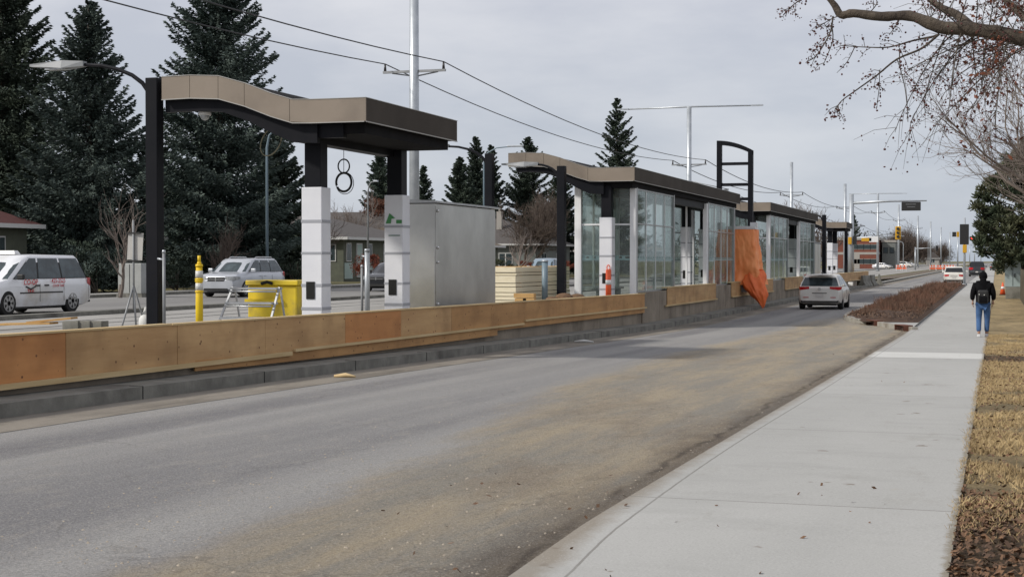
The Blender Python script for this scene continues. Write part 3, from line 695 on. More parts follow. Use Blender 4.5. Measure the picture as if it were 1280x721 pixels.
def roof(root, y0, y1, flip=False):
    # roof body, bronze fascia panels on all sides
    x0, x1 = WX[0], WX[-1]
    top = lambda x: wave(x) - .004; bot = lambda x: wave(x) - .385
    o = swept([x0 + .03] + WX[1:-1] + [x1 - .03], lambda x: wave(x) - .02, lambda x: wave(x) - .37, y0 + .03, y1 - .03).build('roof_deck', M['soffit'], root)
    # front fascia in panels with thin joints
    for yy, nm in ((y0, 'front'), (y1 - .03, 'rear')):
        cuts = [-13.85, -13.3, -12.75, -12.25, -11.4, -10.0]
        for a_, b_ in zip(cuts, cuts[1:]):
            xs_ = [a_ + .004] + [x for x in WX if a_ + .05 < x < b_ - .05] + [b_ - .004]
            swept(xs_, wave, lambda x: wave(x) - .385, yy, yy + .03).build('fascia_panel', M['fascia'], root)
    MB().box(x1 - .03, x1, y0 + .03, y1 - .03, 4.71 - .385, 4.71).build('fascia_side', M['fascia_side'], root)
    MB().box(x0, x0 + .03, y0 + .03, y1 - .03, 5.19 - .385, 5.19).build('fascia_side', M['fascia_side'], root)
    tr = swept(WX, lambda x: wave(x) - .385, lambda x: wave(x) - .40, y0 - .006, y0 + .03); tr.box(x1 - .03, x1 + .006, y0 - .006, y1, 4.31, 4.326); tr.build('drip_edge', M['fascia_trim'], root)
    tp = swept(WX, lambda x: wave(x) + .012, lambda x: wave(x) + .001, y0 - .008, y0 + .06); tp.box(x1 - .06, x1 + .008, y0 + .06, y1, 4.711, 4.722); tp.build('roof_edge_cap', M['fascia_trim'], root)
    # recessed dark soffit box by the road
    MB().box(-11.3, x1 - .12, y0 + .25, y1 - .2, 4.14, 4.32).build('soffit_beam', M['soffit'], root)

# ---- near canopy
yA, yB = 23.4, 27.9
can = thing('platform_canopy', 'nearest open canopy with wavy bronze fascia on two wrapped black columns', 'canopy', (-12, 25.6, 0))
def P0(o): o.location = (o.location.x + 12, o.location.y - 25.6, o.location.z); return o
before = set(bpy.data.objects)
roof(can, yA, yB)
column(can, -11.26, 24.15); column(can, -11.1, 27.5, logo=True)
for yy in (24.15, 27.5):   # curved beam following the wave
    d = lambda x: .62 if x > -11.5 else .62 - min(.0, 0)
    zb = lambda x: wave(x) - .40 - (.20 + .12 * max(0, min(1, (x + 12.6) / 1.2)))
    xr = -10.95 if yy < 25 else -11.0
    mb = swept([-13.85, -13.3, -12.75, -12.25, -11.75, -11.4, xr], lambda x: wave(x) - .388, zb, yy - .62 if yy < 25 else yy - .1, yy - .50 if yy < 25 else yy + .02)
    mb.build('wave_beam', M['black_steel'], can)
MB().box(-11.40, -11.12, 23.65, 27.6, 4.02, 4.30).build('edge_beam', M['black_steel'], can)
MB().box(-11.12, -10.5, 23.6, 23.75, 4.08, 4.31).build('outrigger', M['black_steel'], can)
dm = MB(); dm.tube([(-13.2, 23.75, 4.62), (-13.2, 23.75, 4.54)], .11, 14); db = dm.build('camera_mount', M['white_plastic'], can)
MB().sphere((-13.2, 23.75, 4.53), .08, 12, 8).build('camera_dome', M['clear_lens'], db)
bl = MB()
for z in (4.05, 4.12, 4.19, 4.26):
    for x in (-11.40, -11.14): bl.box(x, x + .02, 23.985, 24.0, z, z + .02)
bl.build('bolt', M['yellow'], can)
lp = MB(); lp.tube([(-12.65 + .2 * math.cos(a) + .08 * math.sin(a), 25.2, 4.18 + .26 * math.sin(a)) for a in [i * .3 for i in range(22)]], .012, 6); lp.build('hanging_cable', mat('beige_cable', (.3, .28, .2), .7), can)
for o in set(bpy.data.objects) - before:
    if o.parent == can: P0(o)
# the figure of eight hanging below the canopy
t = thing('hanging_rings', 'black figure 8 of two coiled rings hanging below the near canopy', 'hanging rings', (-11.3, 26.2, 4.0))
def ring(cx, cz, rad, th, a0=0, a1=6.3, m='black_rubber'):
    MB().tube([(cx + rad * math.cos(a0 + (a1 - a0) * i / 28), .0, cz + rad * 1.12 * math.sin(a0 + (a1 - a0) * i / 28)) for i in range(29)], th, 8, cap=True).build('ring', M[m], t)
xo = XY(430, 26.2) + 11.3
ring(xo, -.23, .115, .014); ring(xo, -.53, .155, .022, -2.6, 3.5); ring(xo + .02, -.55, .18, .007)
MB().tube([(xo, 0, .35), (xo, 0, -.36)], .006, 5).build('cord', M['black_rubber'], t)

# ---- street lamps on black square posts
def black_lamp(x, y, top, base, arm, lab, reach_z=.35):
    t = thing('platform_lamp', lab, 'street lamp', (x, y, base), 0, 'black lamp posts on the platform')
    MB().box(-.115, .115, -.115, .115, 0, top - base).build('post', M['black_steel'], t, bevel=.01)
    H_ = top - base
    pts = [(-.1, 0, H_ - .35)] + [(-.1 - (arm) * (1 - math.cos(a)) , 0, H_ - .35 + (reach_z + .30) * math.sin(a)) for a in [R(q) for q in (12, 25, 40, 55, 70, 90)]]
    MB().tube(pts, [.045, .042, .04, .037, .034, .032, .03], 8).build('arm', M['black_steel'], t)
    e = pts[-1]
    hd = MB(); w = .15; L_ = .95
    hd.add([(e[0] + .15, -.06, e[2] - .04), (e[0] + .15, .06, e[2] - .04), (e[0] + .15, .06, e[2] + .05), (e[0] + .15, -.06, e[2] + .05),
            (e[0] - .25, -w, e[2] - .07), (e[0] - .25, w, e[2] - .07), (e[0] - .25, w * .8, e[2] + .07), (e[0] - .25, -w * .8, e[2] + .07),
            (e[0] - L_, -.07, e[2] - .01), (e[0] - L_, .07, e[2] - .01), (e[0] - L_, .07, e[2] + .03), (e[0] - L_, -.07, e[2] + .03)],
           [(0, 1, 2, 3), (8, 9, 10, 11)] + [(q, (q + 1) % 4, 4 + (q + 1) % 4, 4 + q) for q in range(4)] + [(4 + q, 4 + (q + 1) % 4, 8 + (q + 1) % 4, 8 + q) for q in range(4)])
    hh = hd.build('lamp_head', M['galv_dull'], t)
    MB().box(e[0] - .62, e[0] - .2, -.09, .09, e[2] - .083, e[2] - .062).build('lens', M['clear_lens'], hh)
    return t
black_lamp(-14.05, 23.5, 5.19, .72, 1.45, 'tall black lamp post at the left end of the nearest canopy')
black_lamp(XY(612, 41.8), 41.8, 5.1, .72, 1.3, 'black lamp post just right of the steel cabinet', .3)
black_lamp(XY(702, 42.1), 42.1, 4.72, .72, .75, 'black lamp post between lumber stack and glazed shelter', .12)

# ---- stainless cabinet
t = thing('steel_cabinet', 'big stainless steel equipment cabinet behind the hoarding', 'cabinet', (-11.33, 31, .72))
MB().box(-.43, .43, -1.95, 1.95, 0, 2.45).build('body', M['stainless'], t, bevel=.01)
MB().box(.432, .445, -1.95 + .02, 1.95 - .02, .05, 2.4).build('door', M['stainless'], t)
rf = MB(); rf.add([(-.50, -2.02, 2.46), (.50, -2.02, 2.46), (.50, 2.08, 2.46), (-.50, 2.08, 2.46), (-.50, -2.02, 2.56), (.50, -2.02, 2.50), (.50, 2.08, 2.50), (-.50, 2.08, 2.56)], [(0, 1, 2, 3), (4, 5, 6, 7), (0, 1, 5, 4), (1, 2, 6, 5), (2, 3, 7, 6), (3, 0, 4, 7)]); rf.build('roof', M['aluminium'], t)
hn = MB()
for z in (.4, 1.25, 1.55, 2.3): hn.sphere((.46, -1.85, z), .03, 8, 6)
hn.build('hinge', M['chrome'], t)
MB().box(-.44, .45, -1.97, 1.97, .0, .06).build('plinth', M['galv_dull'], t)

# ---- glazed shelters
def shelter(px_corner, px_end, opening, bay_px, lab, yend=None, inner_cols=True, gl=(None, None)):
    y0 = YX(px_corner, -10.0); y1 = YX(px_end, -10.0)
    t = thing('glazed_shelter', lab, 'shelter', (-12, y0, 0), 0, 'glazed shelters along the platform')
    before = set(bpy.data.objects)
    roof(t, y0, y1)
    gy0 = y0 + .75; gy1 = y1 - .6; b0 = .72; zt = 4.14; X1 = -10.16; X0 = -11.95
    # end walls
    def post(x, y, w=.07, z1=zt, b=1.06): 
        MB().box(x - w, x + w, y - w, y + w, b, z1).build('post', M['white_paint'], t, bevel=.006)
    def wall_x(y, z1):
        for x in (X0 + .07, X1 - .05): post(x, y, .085 if x > -11 else .10, z1 + (.35 if x < -11.5 else 0), b0)
        MB().box(X0 + .15, X1 - .13, y - .03, y + .03, 3.05, 3.10).build('transom', M['white_paint'], t)
        MB().box(X0 + .15, X1 - .13, y - .03, y + .03, b0, b0 + .12).build('sill_rail', M['white_paint'], t)
        MB().box((X0 + X1) / 2 - .02, (X0 + X1) / 2 + .02, y - .02, y + .02, b0, z1).build('mullion', M['white_paint'], t)
        g = MB(); g.box(X0 + .15, (X0 + X1) / 2 - .03, y - .006, y + .006, b0 + .12, 3.05).box((X0 + X1) / 2 + .03, X1 - .13, y - .006, y + .006, b0 + .12, 3.05).box(X0 + .15, X1 - .13, y - .006, y + .006, 3.10, z1 + .03)
        gg = g.build('glass_pane', M['glass'], t)
        bd = MB(); bd.box(X0 + .16, X1 - .14, y - .012, y - .008, 2.02, 2.07).box(X0 + .16, X1 - .14, y - .012, y - .008, 2.14, 2.16)
        x = X0 + .2
        while x < X1 - .2: bd.box(x, x + .10, y - .013, y - .009, 2.07, 2.13); x += .2
        bd.build('teal_band', M['teal'], gg)
    wall_x(gy0, zt); wall_x(gy1, zt)
    for x, w, cy in ((-10.9, .15, y0 + .35), (-11.3, .15, y1 - 1.0)):
        column(t, x, cy)
    # roadside glass with an open bay
    oy0, oy1 = opening
    def wall_y(a_, b_, npan, x):
        MB().box(x - .03, x + .03, a_, b_, 3.08, 3.12).build('transom', M['aluminium'], t)
        MB().box(x - .03, x + .03, a_, b_, 4.10, 4.16).build('head_rail', M['aluminium'], t)
        MB().box(x - .03, x + .03, a_, b_, 1.06, 1.10).build('sill_rail', M['aluminium'], t)
        g = MB(); bd = MB(); ml = MB()
        for i in range(npan):
            p = a_ + (b_ - a_) * i / npan; q = a_ + (b_ - a_) * (i + 1) / npan
            g.box(x - .006, x + .006, p + .012, q - .012, 1.1, 3.08).box(x - .006, x + .006, p + .012, q - .012, 3.12, 4.1)
            if i: ml.box(x - .04, x + .016, p - .022, p + .022, 1.1, 4.1)
            bd.box(x + .008, x + .012, p + .05, q - .05, 2.02, 2.06)
            y = p + .1
            while y < q - .2: bd.box(x + .009, x + .013, y, y + .12, 2.075, 2.125); y += .24
        gg = g.build('glass_pane', M['glass'], t); bd.build('teal_band', M['teal'], gg)
        if npan > 1: ml.build('mullion', M['white_paint'], t)
        for y in (a_, b_): MB().box(x - .05, x + .05, y - .05, y + .05, 1.06, 4.16).build('post', M['aluminium'], t)
    for x, oo in ((X1, True), (X0, False)):
        pass
    wall_y(gy0 + .12, oy0, 4, X1); wall_y(oy1, gy1 - .12, 4, X1)
    wall_y(gy0 + .3, oy0 - .5, 3, X0 + .05); wall_y(oy1 + .5, gy1 - .3, 3, X0 + .05)
    # set-back sliding door leaves and inner column in the open bay
    MB().box(-10.9, -10.84, oy0 + .3, oy0 + .38, b0, 4.1).build('post', M['white_paint'], t); MB().box(-10.9, -10.84, oy1 - .38, oy1 - .3, b0, 4.1).build('post', M['white_paint'], t)
    MB().box(X1 - .10, X1 + .04, oy1 - .34, oy1 - .06, 1.06, 4.1).build('door_jamb', M['white_paint'], t)
    MB().box(-10.40, -10.22, oy0, oy1, 3.9, 4.14).build('door_header', M['black_steel'], t)
    column(t, -11.15, YX(bay_px, -11.15))
    MB().box(-11.5, -11.25, gy0 + .5, gy1 - .5, 4.0, 4.3).build('edge_beam', M['black_steel'], t)
    zb = lambda x: wave(x) - .40 - (.16 + .2 * max(0, min(1, (x + 12.6) / 1.2)))
    swept([-13.6, -13.3, -12.75, -12.25, -11.75, -11.4, -10.95], lambda x: wave(x) - .388, zb, y0 + .1, y0 + .25).build('wave_beam', M['black_steel'], t)
    MB().box(-10.95, -10.2, y0 + .3, y0 + .42, 4.12, 4.30).build('outrigger', M['black_steel'], t)
    # bench inside and vertical heater panel: pale shapes seen through the glass
    bz = MB(); bz.box(-11.75, -11.35, gy0 + 1.2, gy0 + 3.6, 1.12, 1.18); bz.box(-11.7, -11.4, gy0 + 1.4, gy0 + 1.5, b0, 1.12); bz.box(-11.7, -11.4, gy0 + 3.3, gy0 + 3.4, b0, 1.12); bz.build('bench', M['aluminium'], t)
    for o in set(bpy.data.objects) - before:
        if o.parent == t: o.location = (o.location.x + 12, o.location.y - y0, o.location.z)
    return t
X1 = -10.16
shelter(793, 925, (YX(841, X1), YX(884, X1)), 858, 'nearest fully glazed shelter with white posts and wavy bronze roof')
shelter(963, 1022.5, (YX(984, X1), YX(999, X1)), 990, 'farther glazed shelter beyond the orange tarp')
# ---- far canopy
y0 = YX(1058, -10.0); y1 = y0 + 4.6
t = thing('platform_canopy', 'farthest open canopy beside the traffic signal mast', 'canopy', (-12, y0, 0))
before = set(bpy.data.objects)
roof(t, y0, y1); column(t, -11.2, y0 + .6); column(t, -11.2, y1 - .6)
swept([-13.6, -13.3, -12.75, -12.25, -11.75, -11.4, -10.95], lambda x: wave(x) - .388, lambda x: wave(x) - .65, y0 + .1, y0 + .25).build('wave_beam', M['black_steel'], t)
for o in set(bpy.data.objects) - before:
    if o.parent == t: o.location = (o.location.x + 12, o.location.y - y0, o.location.z)
t = thing('steel_cabinet', 'weathered metal cabinet below the farthest canopy', 'cabinet', (-11.6, 97, .72))
MB().box(-.75, .75, -3.0, 3.0, 0, 2.4).build('body', M['galv_dull'], t, bevel=.01)
sd = MB()
for i in range(4): sd.box(.752, .77, -2.9 + i * 1.47, -2.9 + i * 1.47 + 1.4, .05, 2.35)
sd.build('door', M['stainless'], t); MB().box(-.8, .8, -3.05, 3.05, 2.402, 2.47).build('roof', M['galv_dull'], t)
black_lamp(XY(1030.0, 92.5), 92.5, 4.75, .72, .7, 'thin black lamp post before the far weathered cabinet', .1)
black_lamp(XY(1057.5, 114.5), 114.5, 4.5, .72, .7, 'black lamp post behind the farthest canopy', .1)

# ---- totem sign frame with orange tarp
ty = 63.5
xl, xr_ = XY(899, ty), XY(938, ty)
t = thing('sign_frame', 'tall black ladder-like sign frame with curved top between the shelters', 'sign frame', ((xl + xr_) / 2, ty, .72))
W2 = (xr_ - xl) / 2; zt1 = ZP(177, xl, ty) - .72; zt2 = ZP(189, xr_, ty) - .72
fr = MB(); fr.box(-W2 - .1, -W2 + .1, -.12, .12, 0, zt1); fr.build('upright', M['black_steel'], t); MB().box(W2 - .1, W2 + .1, -.12, .12, 0, zt2).build('upright', M['black_steel'], t)
arc = []
mb = MB(); nseg = 10; vs = []
for i in range(nseg + 1):
    u = i / nseg; x = -W2 - .1 + (2 * W2 + .2) * u; z = zt1 + (zt2 - zt1) * u ** 2.0 + .02
    vs += [(x, -.11, z - .18), (x, .11, z - .18), (x, .11, z), (x, -.11, z)]
mb.add(vs, [(0, 1, 2, 3), tuple(4 * nseg + q for q in range(4))] + [(4 * i + q, 4 * i + 4 + q, 4 * i + 4 + (q + 1) % 4, 4 * i + (q + 1) % 4) for i in range(nseg) for q in range(4)]); mb.build('curved_top', M['black_steel'], t)
for py in (205, 231, 249):
    z = ZP(py, (xl + xr_) / 2, ty) - .72; MB().box(-W2 + .1, W2 - .1, -.08, .08, z - .06, z + .06).build('rung', M['black_steel'], t)
# cabinet cap peeking above the tarp, tarp
xa, xb = XY(912, 62.6), XY(943, 62.6)
t = thing('ticket_machine', 'covered machine with a pale metal top under the orange tarp', 'machine', ((xa + xb) / 2, 62.6, .72))
hw = (xb - xa) / 2; ztop = ZP(283, xb, 62.6) - .72
MB().box(-hw, hw, -.35, .35, 0, ztop - .12).build('body', M['galv_dull'], t); MB().box(-hw - .05, hw + .08, -.42, .42, ztop - .12, ztop).build('top_plate', M['white_plastic'], t)
MB().box(hw - .15, hw + .12, -.2, .1, ztop + .002, ztop + .16).build('junction_box', M['white_plastic'], t)
# tarp: front sheet + side sheet as one crumpled mesh with a trailing tail
nu, nv = 110, 90; vs = []; fs = []
xc = (xa + xb) / 2; cx0 = xa - .1; cx1 = xb + .02
zt_, zb_ = .72 + ztop - .13, 1.02
from mathutils import noise as mn
for j in range(nv + 1):
    v = j / nv
    for i in range(nu + 1):
        u = i / nu
        # plan path: along the front (road-transverse) then back along the road side
        Lf = cx1 - cx0; Ls = 1.25 + .55 * v; s_ = u * (Lf + Ls)
        flare = .30 * v ** 2
        if s_ < Lf: p = Vector((cx0 + s_ + (flare * s_ / Lf), 62.6 - .46 - .12 * v, 0)); nrm = Vector((0, -1, 0))
        else: p = Vector((cx1 + flare, 62.6 - .46 - .12 * v + (s_ - Lf), 0)); nrm = Vector((1, 0, 0))
        z = zt_ + (zb_ - zt_) * v
        # tail hanging over the wall near the corner
        w_ = math.exp(-((s_ - Lf - .35) / .38) ** 2)
        amp = .03 + .09 * v
        q = mn.noise(Vector((s_ * 2.1, v * 2.5, 3))) * amp + mn.noise(Vector((s_ * 7, v * 5, 1))) * amp * .5 + math.sin(s_ * 9 + 3 * mn.noise(Vector((s_, v * 2, 0)))) * .02 * (1 + v)
        q += (1 - abs(mn.noise(Vector((s_ * 3.2 + v * 2, v * 4.5 - s_, 7))) * 2)) * .035 * (.3 + v) + mn.noise(Vector((s_ * 14, v * 11, 4))) * .014
        p += nrm * (q + .03)
        vs.append((p.x, p.y, z))
fs = [(j * (nu + 1) + i, j * (nu + 1) + i + 1, (j + 1) * (nu + 1) + i + 1, (j + 1) * (nu + 1) + i) for j in range(nv) for i in range(nu)]
o = MB().add(vs, fs, True).build('tarp', M['tarp']); tag(o, 'bright orange tarp draped over a machine, trailing over the wall', 'tarp')
# gathered tail of the tarp hanging over the wall
def pl(a, u): i = min(int(u), len(a) - 2); return a[i] + (a[i + 1] - a[i]) * (u - i)
def lerp3(a, u): i = min(int(u), len(a) - 2); return [a[i][q] + (a[i + 1][q] - a[i][q]) * (u - i) for q in range(3)]
def WPT(px, py, Y): X = XY(px, Y); return (X, Y, ZP(py, X, Y))
tl = [WPT(940, 338, 62.3), WPT(942, 350, 62.1), WPT(945, 360, 61.9), WPT(949, 369, 61.8), WPT(952, 377, 61.75), WPT(954, 384, 61.7)]
rw_ = [.38, .44, .40, .30, .17, .03]
mb = MB(); nn = 48; o0 = []
tl = [tuple(lerp3(tl, i / 4)) for i in range(21)]; rw_ = [pl(rw_, i / 4) for i in range(21)]
for i, c_ in enumerate(tl):
    for j in range(nn):
        a = 2 * math.pi * j / nn; r_ = rw_[i] * (1 + .13 * math.sin(7 * a + i * .16) + .07 * math.sin(13 * a - i * .3) + .3 * mn.noise(Vector((math.cos(a) * 2.2, math.sin(a) * 2.2, i * .22))))
        o0.append((c_[0] + r_ * math.cos(a), c_[1] + r_ * .55 * math.sin(a), c_[2] + .05 * math.sin(3 * a + i * .25)))
mb.add(o0, [(i * nn + j, i * nn + (j + 1) % nn, (i + 1) * nn + (j + 1) % nn, (i + 1) * nn + j) for i in range(len(tl) - 1) for j in range(nn)], True)
tarp = bpy.data.objects['tarp']; c = mb.build('gathered_tail', M['tarp_dark'], tarp)
# ------------------------------------------------------------------ vehicles (local x forward, y left, z up, origin on the ground below the centre)
def lerp(a, b, t): return a + (b - a) * t
def pw(pts, x):
    if x <= pts[0][0]: return pts[0][1]
    for (a, za), (b, zb) in zip(pts, pts[1:]):
        if x <= b: return za + (zb - za) * (x - a) / (b - a)
    return pts[-1][1]
def car(name, label, cat, loc, rz, paint, L, W, H, wb, rw, xf, top, gh, wins, glass='carglass', group=None, foh=.9, bedbox=None, lights=None, detail=True, hubs='rim', rear=None, belt=None, roofrack=False, plate=True, grille='bars', lowtrim=None, tum=.17):
    """top: profile of the lower body's upper edge [(x,z)...]; gh: (xb_rear, xt_rear, xt_front, xb_front) of the cabin"""
    t = thing(name, label, cat, loc, rz, group)
    hw = W / 2; xr = -L / 2; xF = L / 2
    zb0 = .20
    xs = sorted(set([xr, xr + .06, xr + .25, xr + .6, xr + 1.0, xr + 1.5, 0, .5, xF - 1.5, xF - 1.1, xF - .7, xF - .35, xF - .12, xF] + [p[0] for p in top] + [i * .25 for i in range(int(-L / 2 * 4) + 2, int(L / 2 * 4) - 1)]))
    rings = []
    for x in xs:
        e = min((x - xr), (xF - x))
        wsc = 1 - .13 * max(0, 1 - e / .55) ** 2 - (.02 if x > xF - 1.2 else 0)
        zt = pw(top, x); zb = zb0 + .14 * max(0, 1 - e / .5) ** 1.5
        w = hw * wsc; h = zt - zb
        half = [(0, zb), (w * .80, zb), (w * .955, zb + .05 * 1), (w * .985, zb + h * .25), (w, zb + h * .50), (w * .992, zb + h * .72), (w * .965, zb + h * .90), (w * .90, zt - .012), (w * .7, zt + .012), (0, zt + .02)]
        rings.append((x, half))
    mb = MB(); nh = 10; N_ = 2 * (nh - 1)
    vs = []
    for x, half in rings:
        for y, z in half: vs.append((x, y, z))
        for y, z in reversed(half[1:-1]): vs.append((x, -y, z))
    fs = []
    for i in range(len(rings) - 1):
        for j in range(N_): fs.append((i * N_ + j, i * N_ + (j + 1) % N_, (i + 1) * N_ + (j + 1) % N_, (i + 1) * N_ + j))
    fs.append(tuple(range(N_))); fs.append(tuple(reversed([(len(rings) - 1) * N_ + j for j in range(N_)])))
    mb.add(vs, fs)
    body = mb.build('body', M[paint], t)
    # wheel wells cut out of the body
    wx = [xf, xf - wb]
    cm = MB()
    for x in wx:
        for s_ in (-1, 1): cm.tube([(x, s_ * (hw - .26), rw), (x, s_ * (hw + .3), rw)], rw * 1.13, 28, sm=False)
    cut = cm.build('cut', M['trim'])
    bo = body.modifiers.new('b', 'BOOLEAN'); bo.object = cut; bo.operation = 'DIFFERENCE'; bo.solver = 'EXACT'
    bake(body); bpy.data.objects.remove(cut)
    body.data.polygons.foreach_set('use_smooth', [True] * len(body.data.polygons)); body.data.set_sharp_from_angle(angle=R(34))
    MB().box(xr + .4, xF - .4, -hw + .28, hw - .28, .16, .6).build('underbody', M['trim'], t)
    # cabin
    xbr, xtr, xtf, xbf = gh
    zbl = lambda x: pw(top, x) - .03
    zbase = (belt if belt else min(pw(top, xbr), pw(top, xbf), pw(top, 0))) - .02
    lev = [0, .3, .6, .85, .95, 1.0]
    def wid(v): return hw * (.925 - tum * v ** 1.25 - (.05 * max(0, v - .85) / .15))
    def XR(v): return lerp(xbr, xtr, min(1, v)) + (.05 * max(0, v - .85) / .15)
    def XF_(v): return lerp(xbf, xtf, v) - (.07 * max(0, v - .85) / .15)
    def Zv(v): return lerp(zbase, H, v if v < .95 else (.968 if v < .99 else 1.0)) - (0 if v < .99 else .012)
    vs = []; per = 12
    for v in lev:
        w = wid(v); a, b = XR(v), XF_(v); c = .16; z = Zv(v)
        vs += [(b + .07, 0, z), (b + .03, w * .6, z), (b - .06, w * .93, z), (b - c - .1, w, z), (a + c, w, z), (a + .03, w * .90, z), (a - .03, 0, z), (a + .03, -w * .90, z), (a + c, -w, z), (b - c - .1, -w, z), (b - .06, -w * .93, z), (b + .03, -w * .6, z)]
    cb = MB(); fs = []
    for i in range(len(lev) - 1):
        for j in range(per): fs.append((i * per + j, i * per + (j + 1) % per, (i + 1) * per + (j + 1) % per, (i + 1) * per + j))
    o0 = (len(lev) - 1) * per
    vs.append(((XR(1) + XF_(1)) / 2, 0, H + .02)); 
    for j in range(per): fs.append((o0 + j, o0 + (j + 1) % per, len(vs) - 1))
    cb.add(vs, fs); cab = cb.build('cabin', M[paint], t, smooth_angle=38)
    # side windows: (bottom x0, x1, top x0, x1)
    for (a0, a1, b0, b1) in wins:
        for s_ in (1, -1):
            g = MB(); vv = [.07, .3, .6, .86]; pts = []
            for v in vv:
                q = (v - .07) / .79; w = wid(v) + .007
                pts += [(lerp(a0, b0, q), s_ * w, Zv(v)), (lerp(a1, b1, q), s_ * w, Zv(v))]
            g.add(pts, [(2 * i, 2 * i + 1, 2 * i + 3, 2 * i + 2) for i in range(3)], True); g.build('side_window', M[glass], t)
    # dark window surround strip
    for s_ in (1, -1):
        g = MB(); a_, b_ = min(w[0] for w in wins), max(w[1] for w in wins); a2, b2 = min(w[2] for w in wins), max(w[3] for w in wins)
        pts = []; vv = [.05, .3, .6, .88]
        for v in vv:
            q = (v - .05) / .83; w = wid(v) + .0035; pts += [(lerp(a_ - .03, a2 - .02, q), s_ * w, Zv(v)), (lerp(b_ + .03, b2 + .02, q), s_ * w, Zv(v))]
        g.add(pts, [(2 * i, 2 * i + 1, 2 * i + 3, 2 * i + 2) for i in range(3)], True); g.build('window_surround', M['trim'], t)
    def screen(front, nm, v0=.08, v1=.88):
        g = MB(); vv = [v0, .35, .6, v1]; ys = [-1.0, -.5, 0, .5, 1.0]; pts = []
        for v in vv:
            w = wid(v)
            for y in ys:
                yy = y * w * (.93 if front else .93)
                if front: x = XF_(v) + .07 - .04 * (abs(y) / .6 if abs(y) < .6 else 1) - max(0, (abs(y) * .93 - .6)) / .33 * .09 + .010
                else: x = XR(v) - .03 + .06 * min(1, abs(y) * .93 / .9) - .010
                pts.append((x, yy, Zv(v)))
        g.add(pts, [(5 * i + j, 5 * i + j + 1, 5 * i + 6 + j, 5 * i + 5 + j) for i in range(3) for j in range(4)], True); g.build(nm, M[glass], t)
    screen(True, 'windscreen', .06, .90); screen(False, 'rear_window', *(rear or (.12, .82)))
    # wheels
    for x in wx:
        for s_ in (1, -1):
            wm = MB(); yo, yi = s_ * (hw - .015), s_ * (hw - .225)
            wm.tube([(x, yi, rw), (x, yi * .999 + s_ * .02, rw), (x, yo - s_ * .03, rw), (x, yo, rw)], [rw * .93, rw, rw, rw * .93], 28)
            tw = wm.build('wheel', M['tyre'], t)
            rm = MB(); rm.tube([(x, yo - s_ * .02, rw), (x, yo + s_ * .004, rw)], [rw * .66, rw * .66], 24); rd = rm.build('rim_disc', M['rim_dark'], tw)
            sp = MB(); ys_ = yo + s_ * .012
            for q in range(7):
                a = 2 * math.pi * q / 7
                p0 = Vector((x, ys_, rw)); p1 = Vector((x + rw * .60 * math.cos(a), ys_, rw + rw * .60 * math.sin(a))); nn = Vector((-math.sin(a), 0, math.cos(a)))
                sp.add([p0 - nn * .045, p1 - nn * .035, p1 + nn * .035, p0 + nn * .045], [(0, 1, 2, 3)])
            k_ = 24
            ro = [(x + rw * .66 * math.cos(2 * math.pi * i / k_), ys_, rw + rw * .66 * math.sin(2 * math.pi * i / k_)) for i in range(k_)]; ri = [(x + rw * .57 * math.cos(2 * math.pi * i / k_), ys_ + s_ * .001, rw + rw * .57 * math.sin(2 * math.pi * i / k_)) for i in range(k_)]
            sp.add(ro + ri, [(i, (i + 1) % k_, k_ + (i + 1) % k_, k_ + i) for i in range(k_)]); sp.build('rim', M[hubs], tw)
    # lights, plates, mirrors, handles
    def wAt(x): 
        e = min(x - xr, xF - x); return hw * (1 - .13 * max(0, 1 - e / .55) ** 2)
    zt_r, zt_f = pw(top, xr + .05), pw(top, xF - .1)
    if lights is None: lights = ((.62, .80), (.60, .76))
    (r0, r1), (f0, f1) = lights
    for s_ in (1, -1):
        def wrap(x_end, sgn, z0, z1, inner, back, nm, m_):
            g = MB(); pts = []; path = [(x_end + sgn * .008, s_ * hw * inner), (x_end + sgn * .006, s_ * hw * .84), (x_end - sgn * .06, s_ * (hw * .90 + .002)), (x_end - sgn * .2, s_ * (wAt(x_end - sgn * .2) * .985 + .006)), (x_end - sgn * back, s_ * (wAt(x_end - sgn * back) * .99 + .004))]
            for i, (x, y) in enumerate(path):
                k1 = z1 - (.0 if i < 4 else .02); k0 = z0 + (.0 if i < 3 else (.02 if i == 3 else .07)) + (.05 if i == 0 else 0)
                pts += [(x, y, k0), (x, y, k1)]
            g.add(pts, [(2 * i, 2 * i + 2, 2 * i + 3, 2 * i + 1) for i in range(4)], True); return g.build(nm, m_, t)
        wrap(xr, -1, r0, r1, .46, .32, 'taillight', M['red_lens']); wrap(xF, 1, f0, f1, .48, .45, 'headlight', M['clear_lens'])
        mm = MB(); xm = gh[3] - .42; mm.obox((xm, s_ * (hw + .09), zbase + .10), (.11, .21, .16)); mm.build('mirror', M['trim'] if paint in ('paint_taxi',) else M[paint], t, bevel=.03)
    rp = MB(); rp.box(xr - .018, xr + .1, -hw * .84, hw * .84, .30, .36); rp.build('bumper_trim', M['trim'], t)
    if plate:
        p = MB().box(xr - .026, xr - .019, -.16, .16, zt_r * .0 + .52, .66).build('number_plate', M['plate'], t)
        MB().box(xr - .016, xr + .02, -.30, .30, .665, .69).build('plate_recess', M['trim'], t)
    fr = MB(); fr.box(xF - .06, xF + .012, -hw * .42, hw * .42, f0 - .02, f1 - .03); g_ = fr.build('grille', M['trim'], t)
    if grille == 'bars':
        MB().box(xF + .013, xF + .022, -hw * .42, hw * .42, (f0 + f1) / 2 - .045, (f0 + f1) / 2 - .02).box(xF + .014, xF + .024, -.02, .02, f0 - .02, f1 - .03).build('grille_bar', M['chrome'], g_)
    MB().box(xF - .06, xF + .010, -hw * .6, hw * .6, .27, .38).build('lower_intake', M['trim'], t)
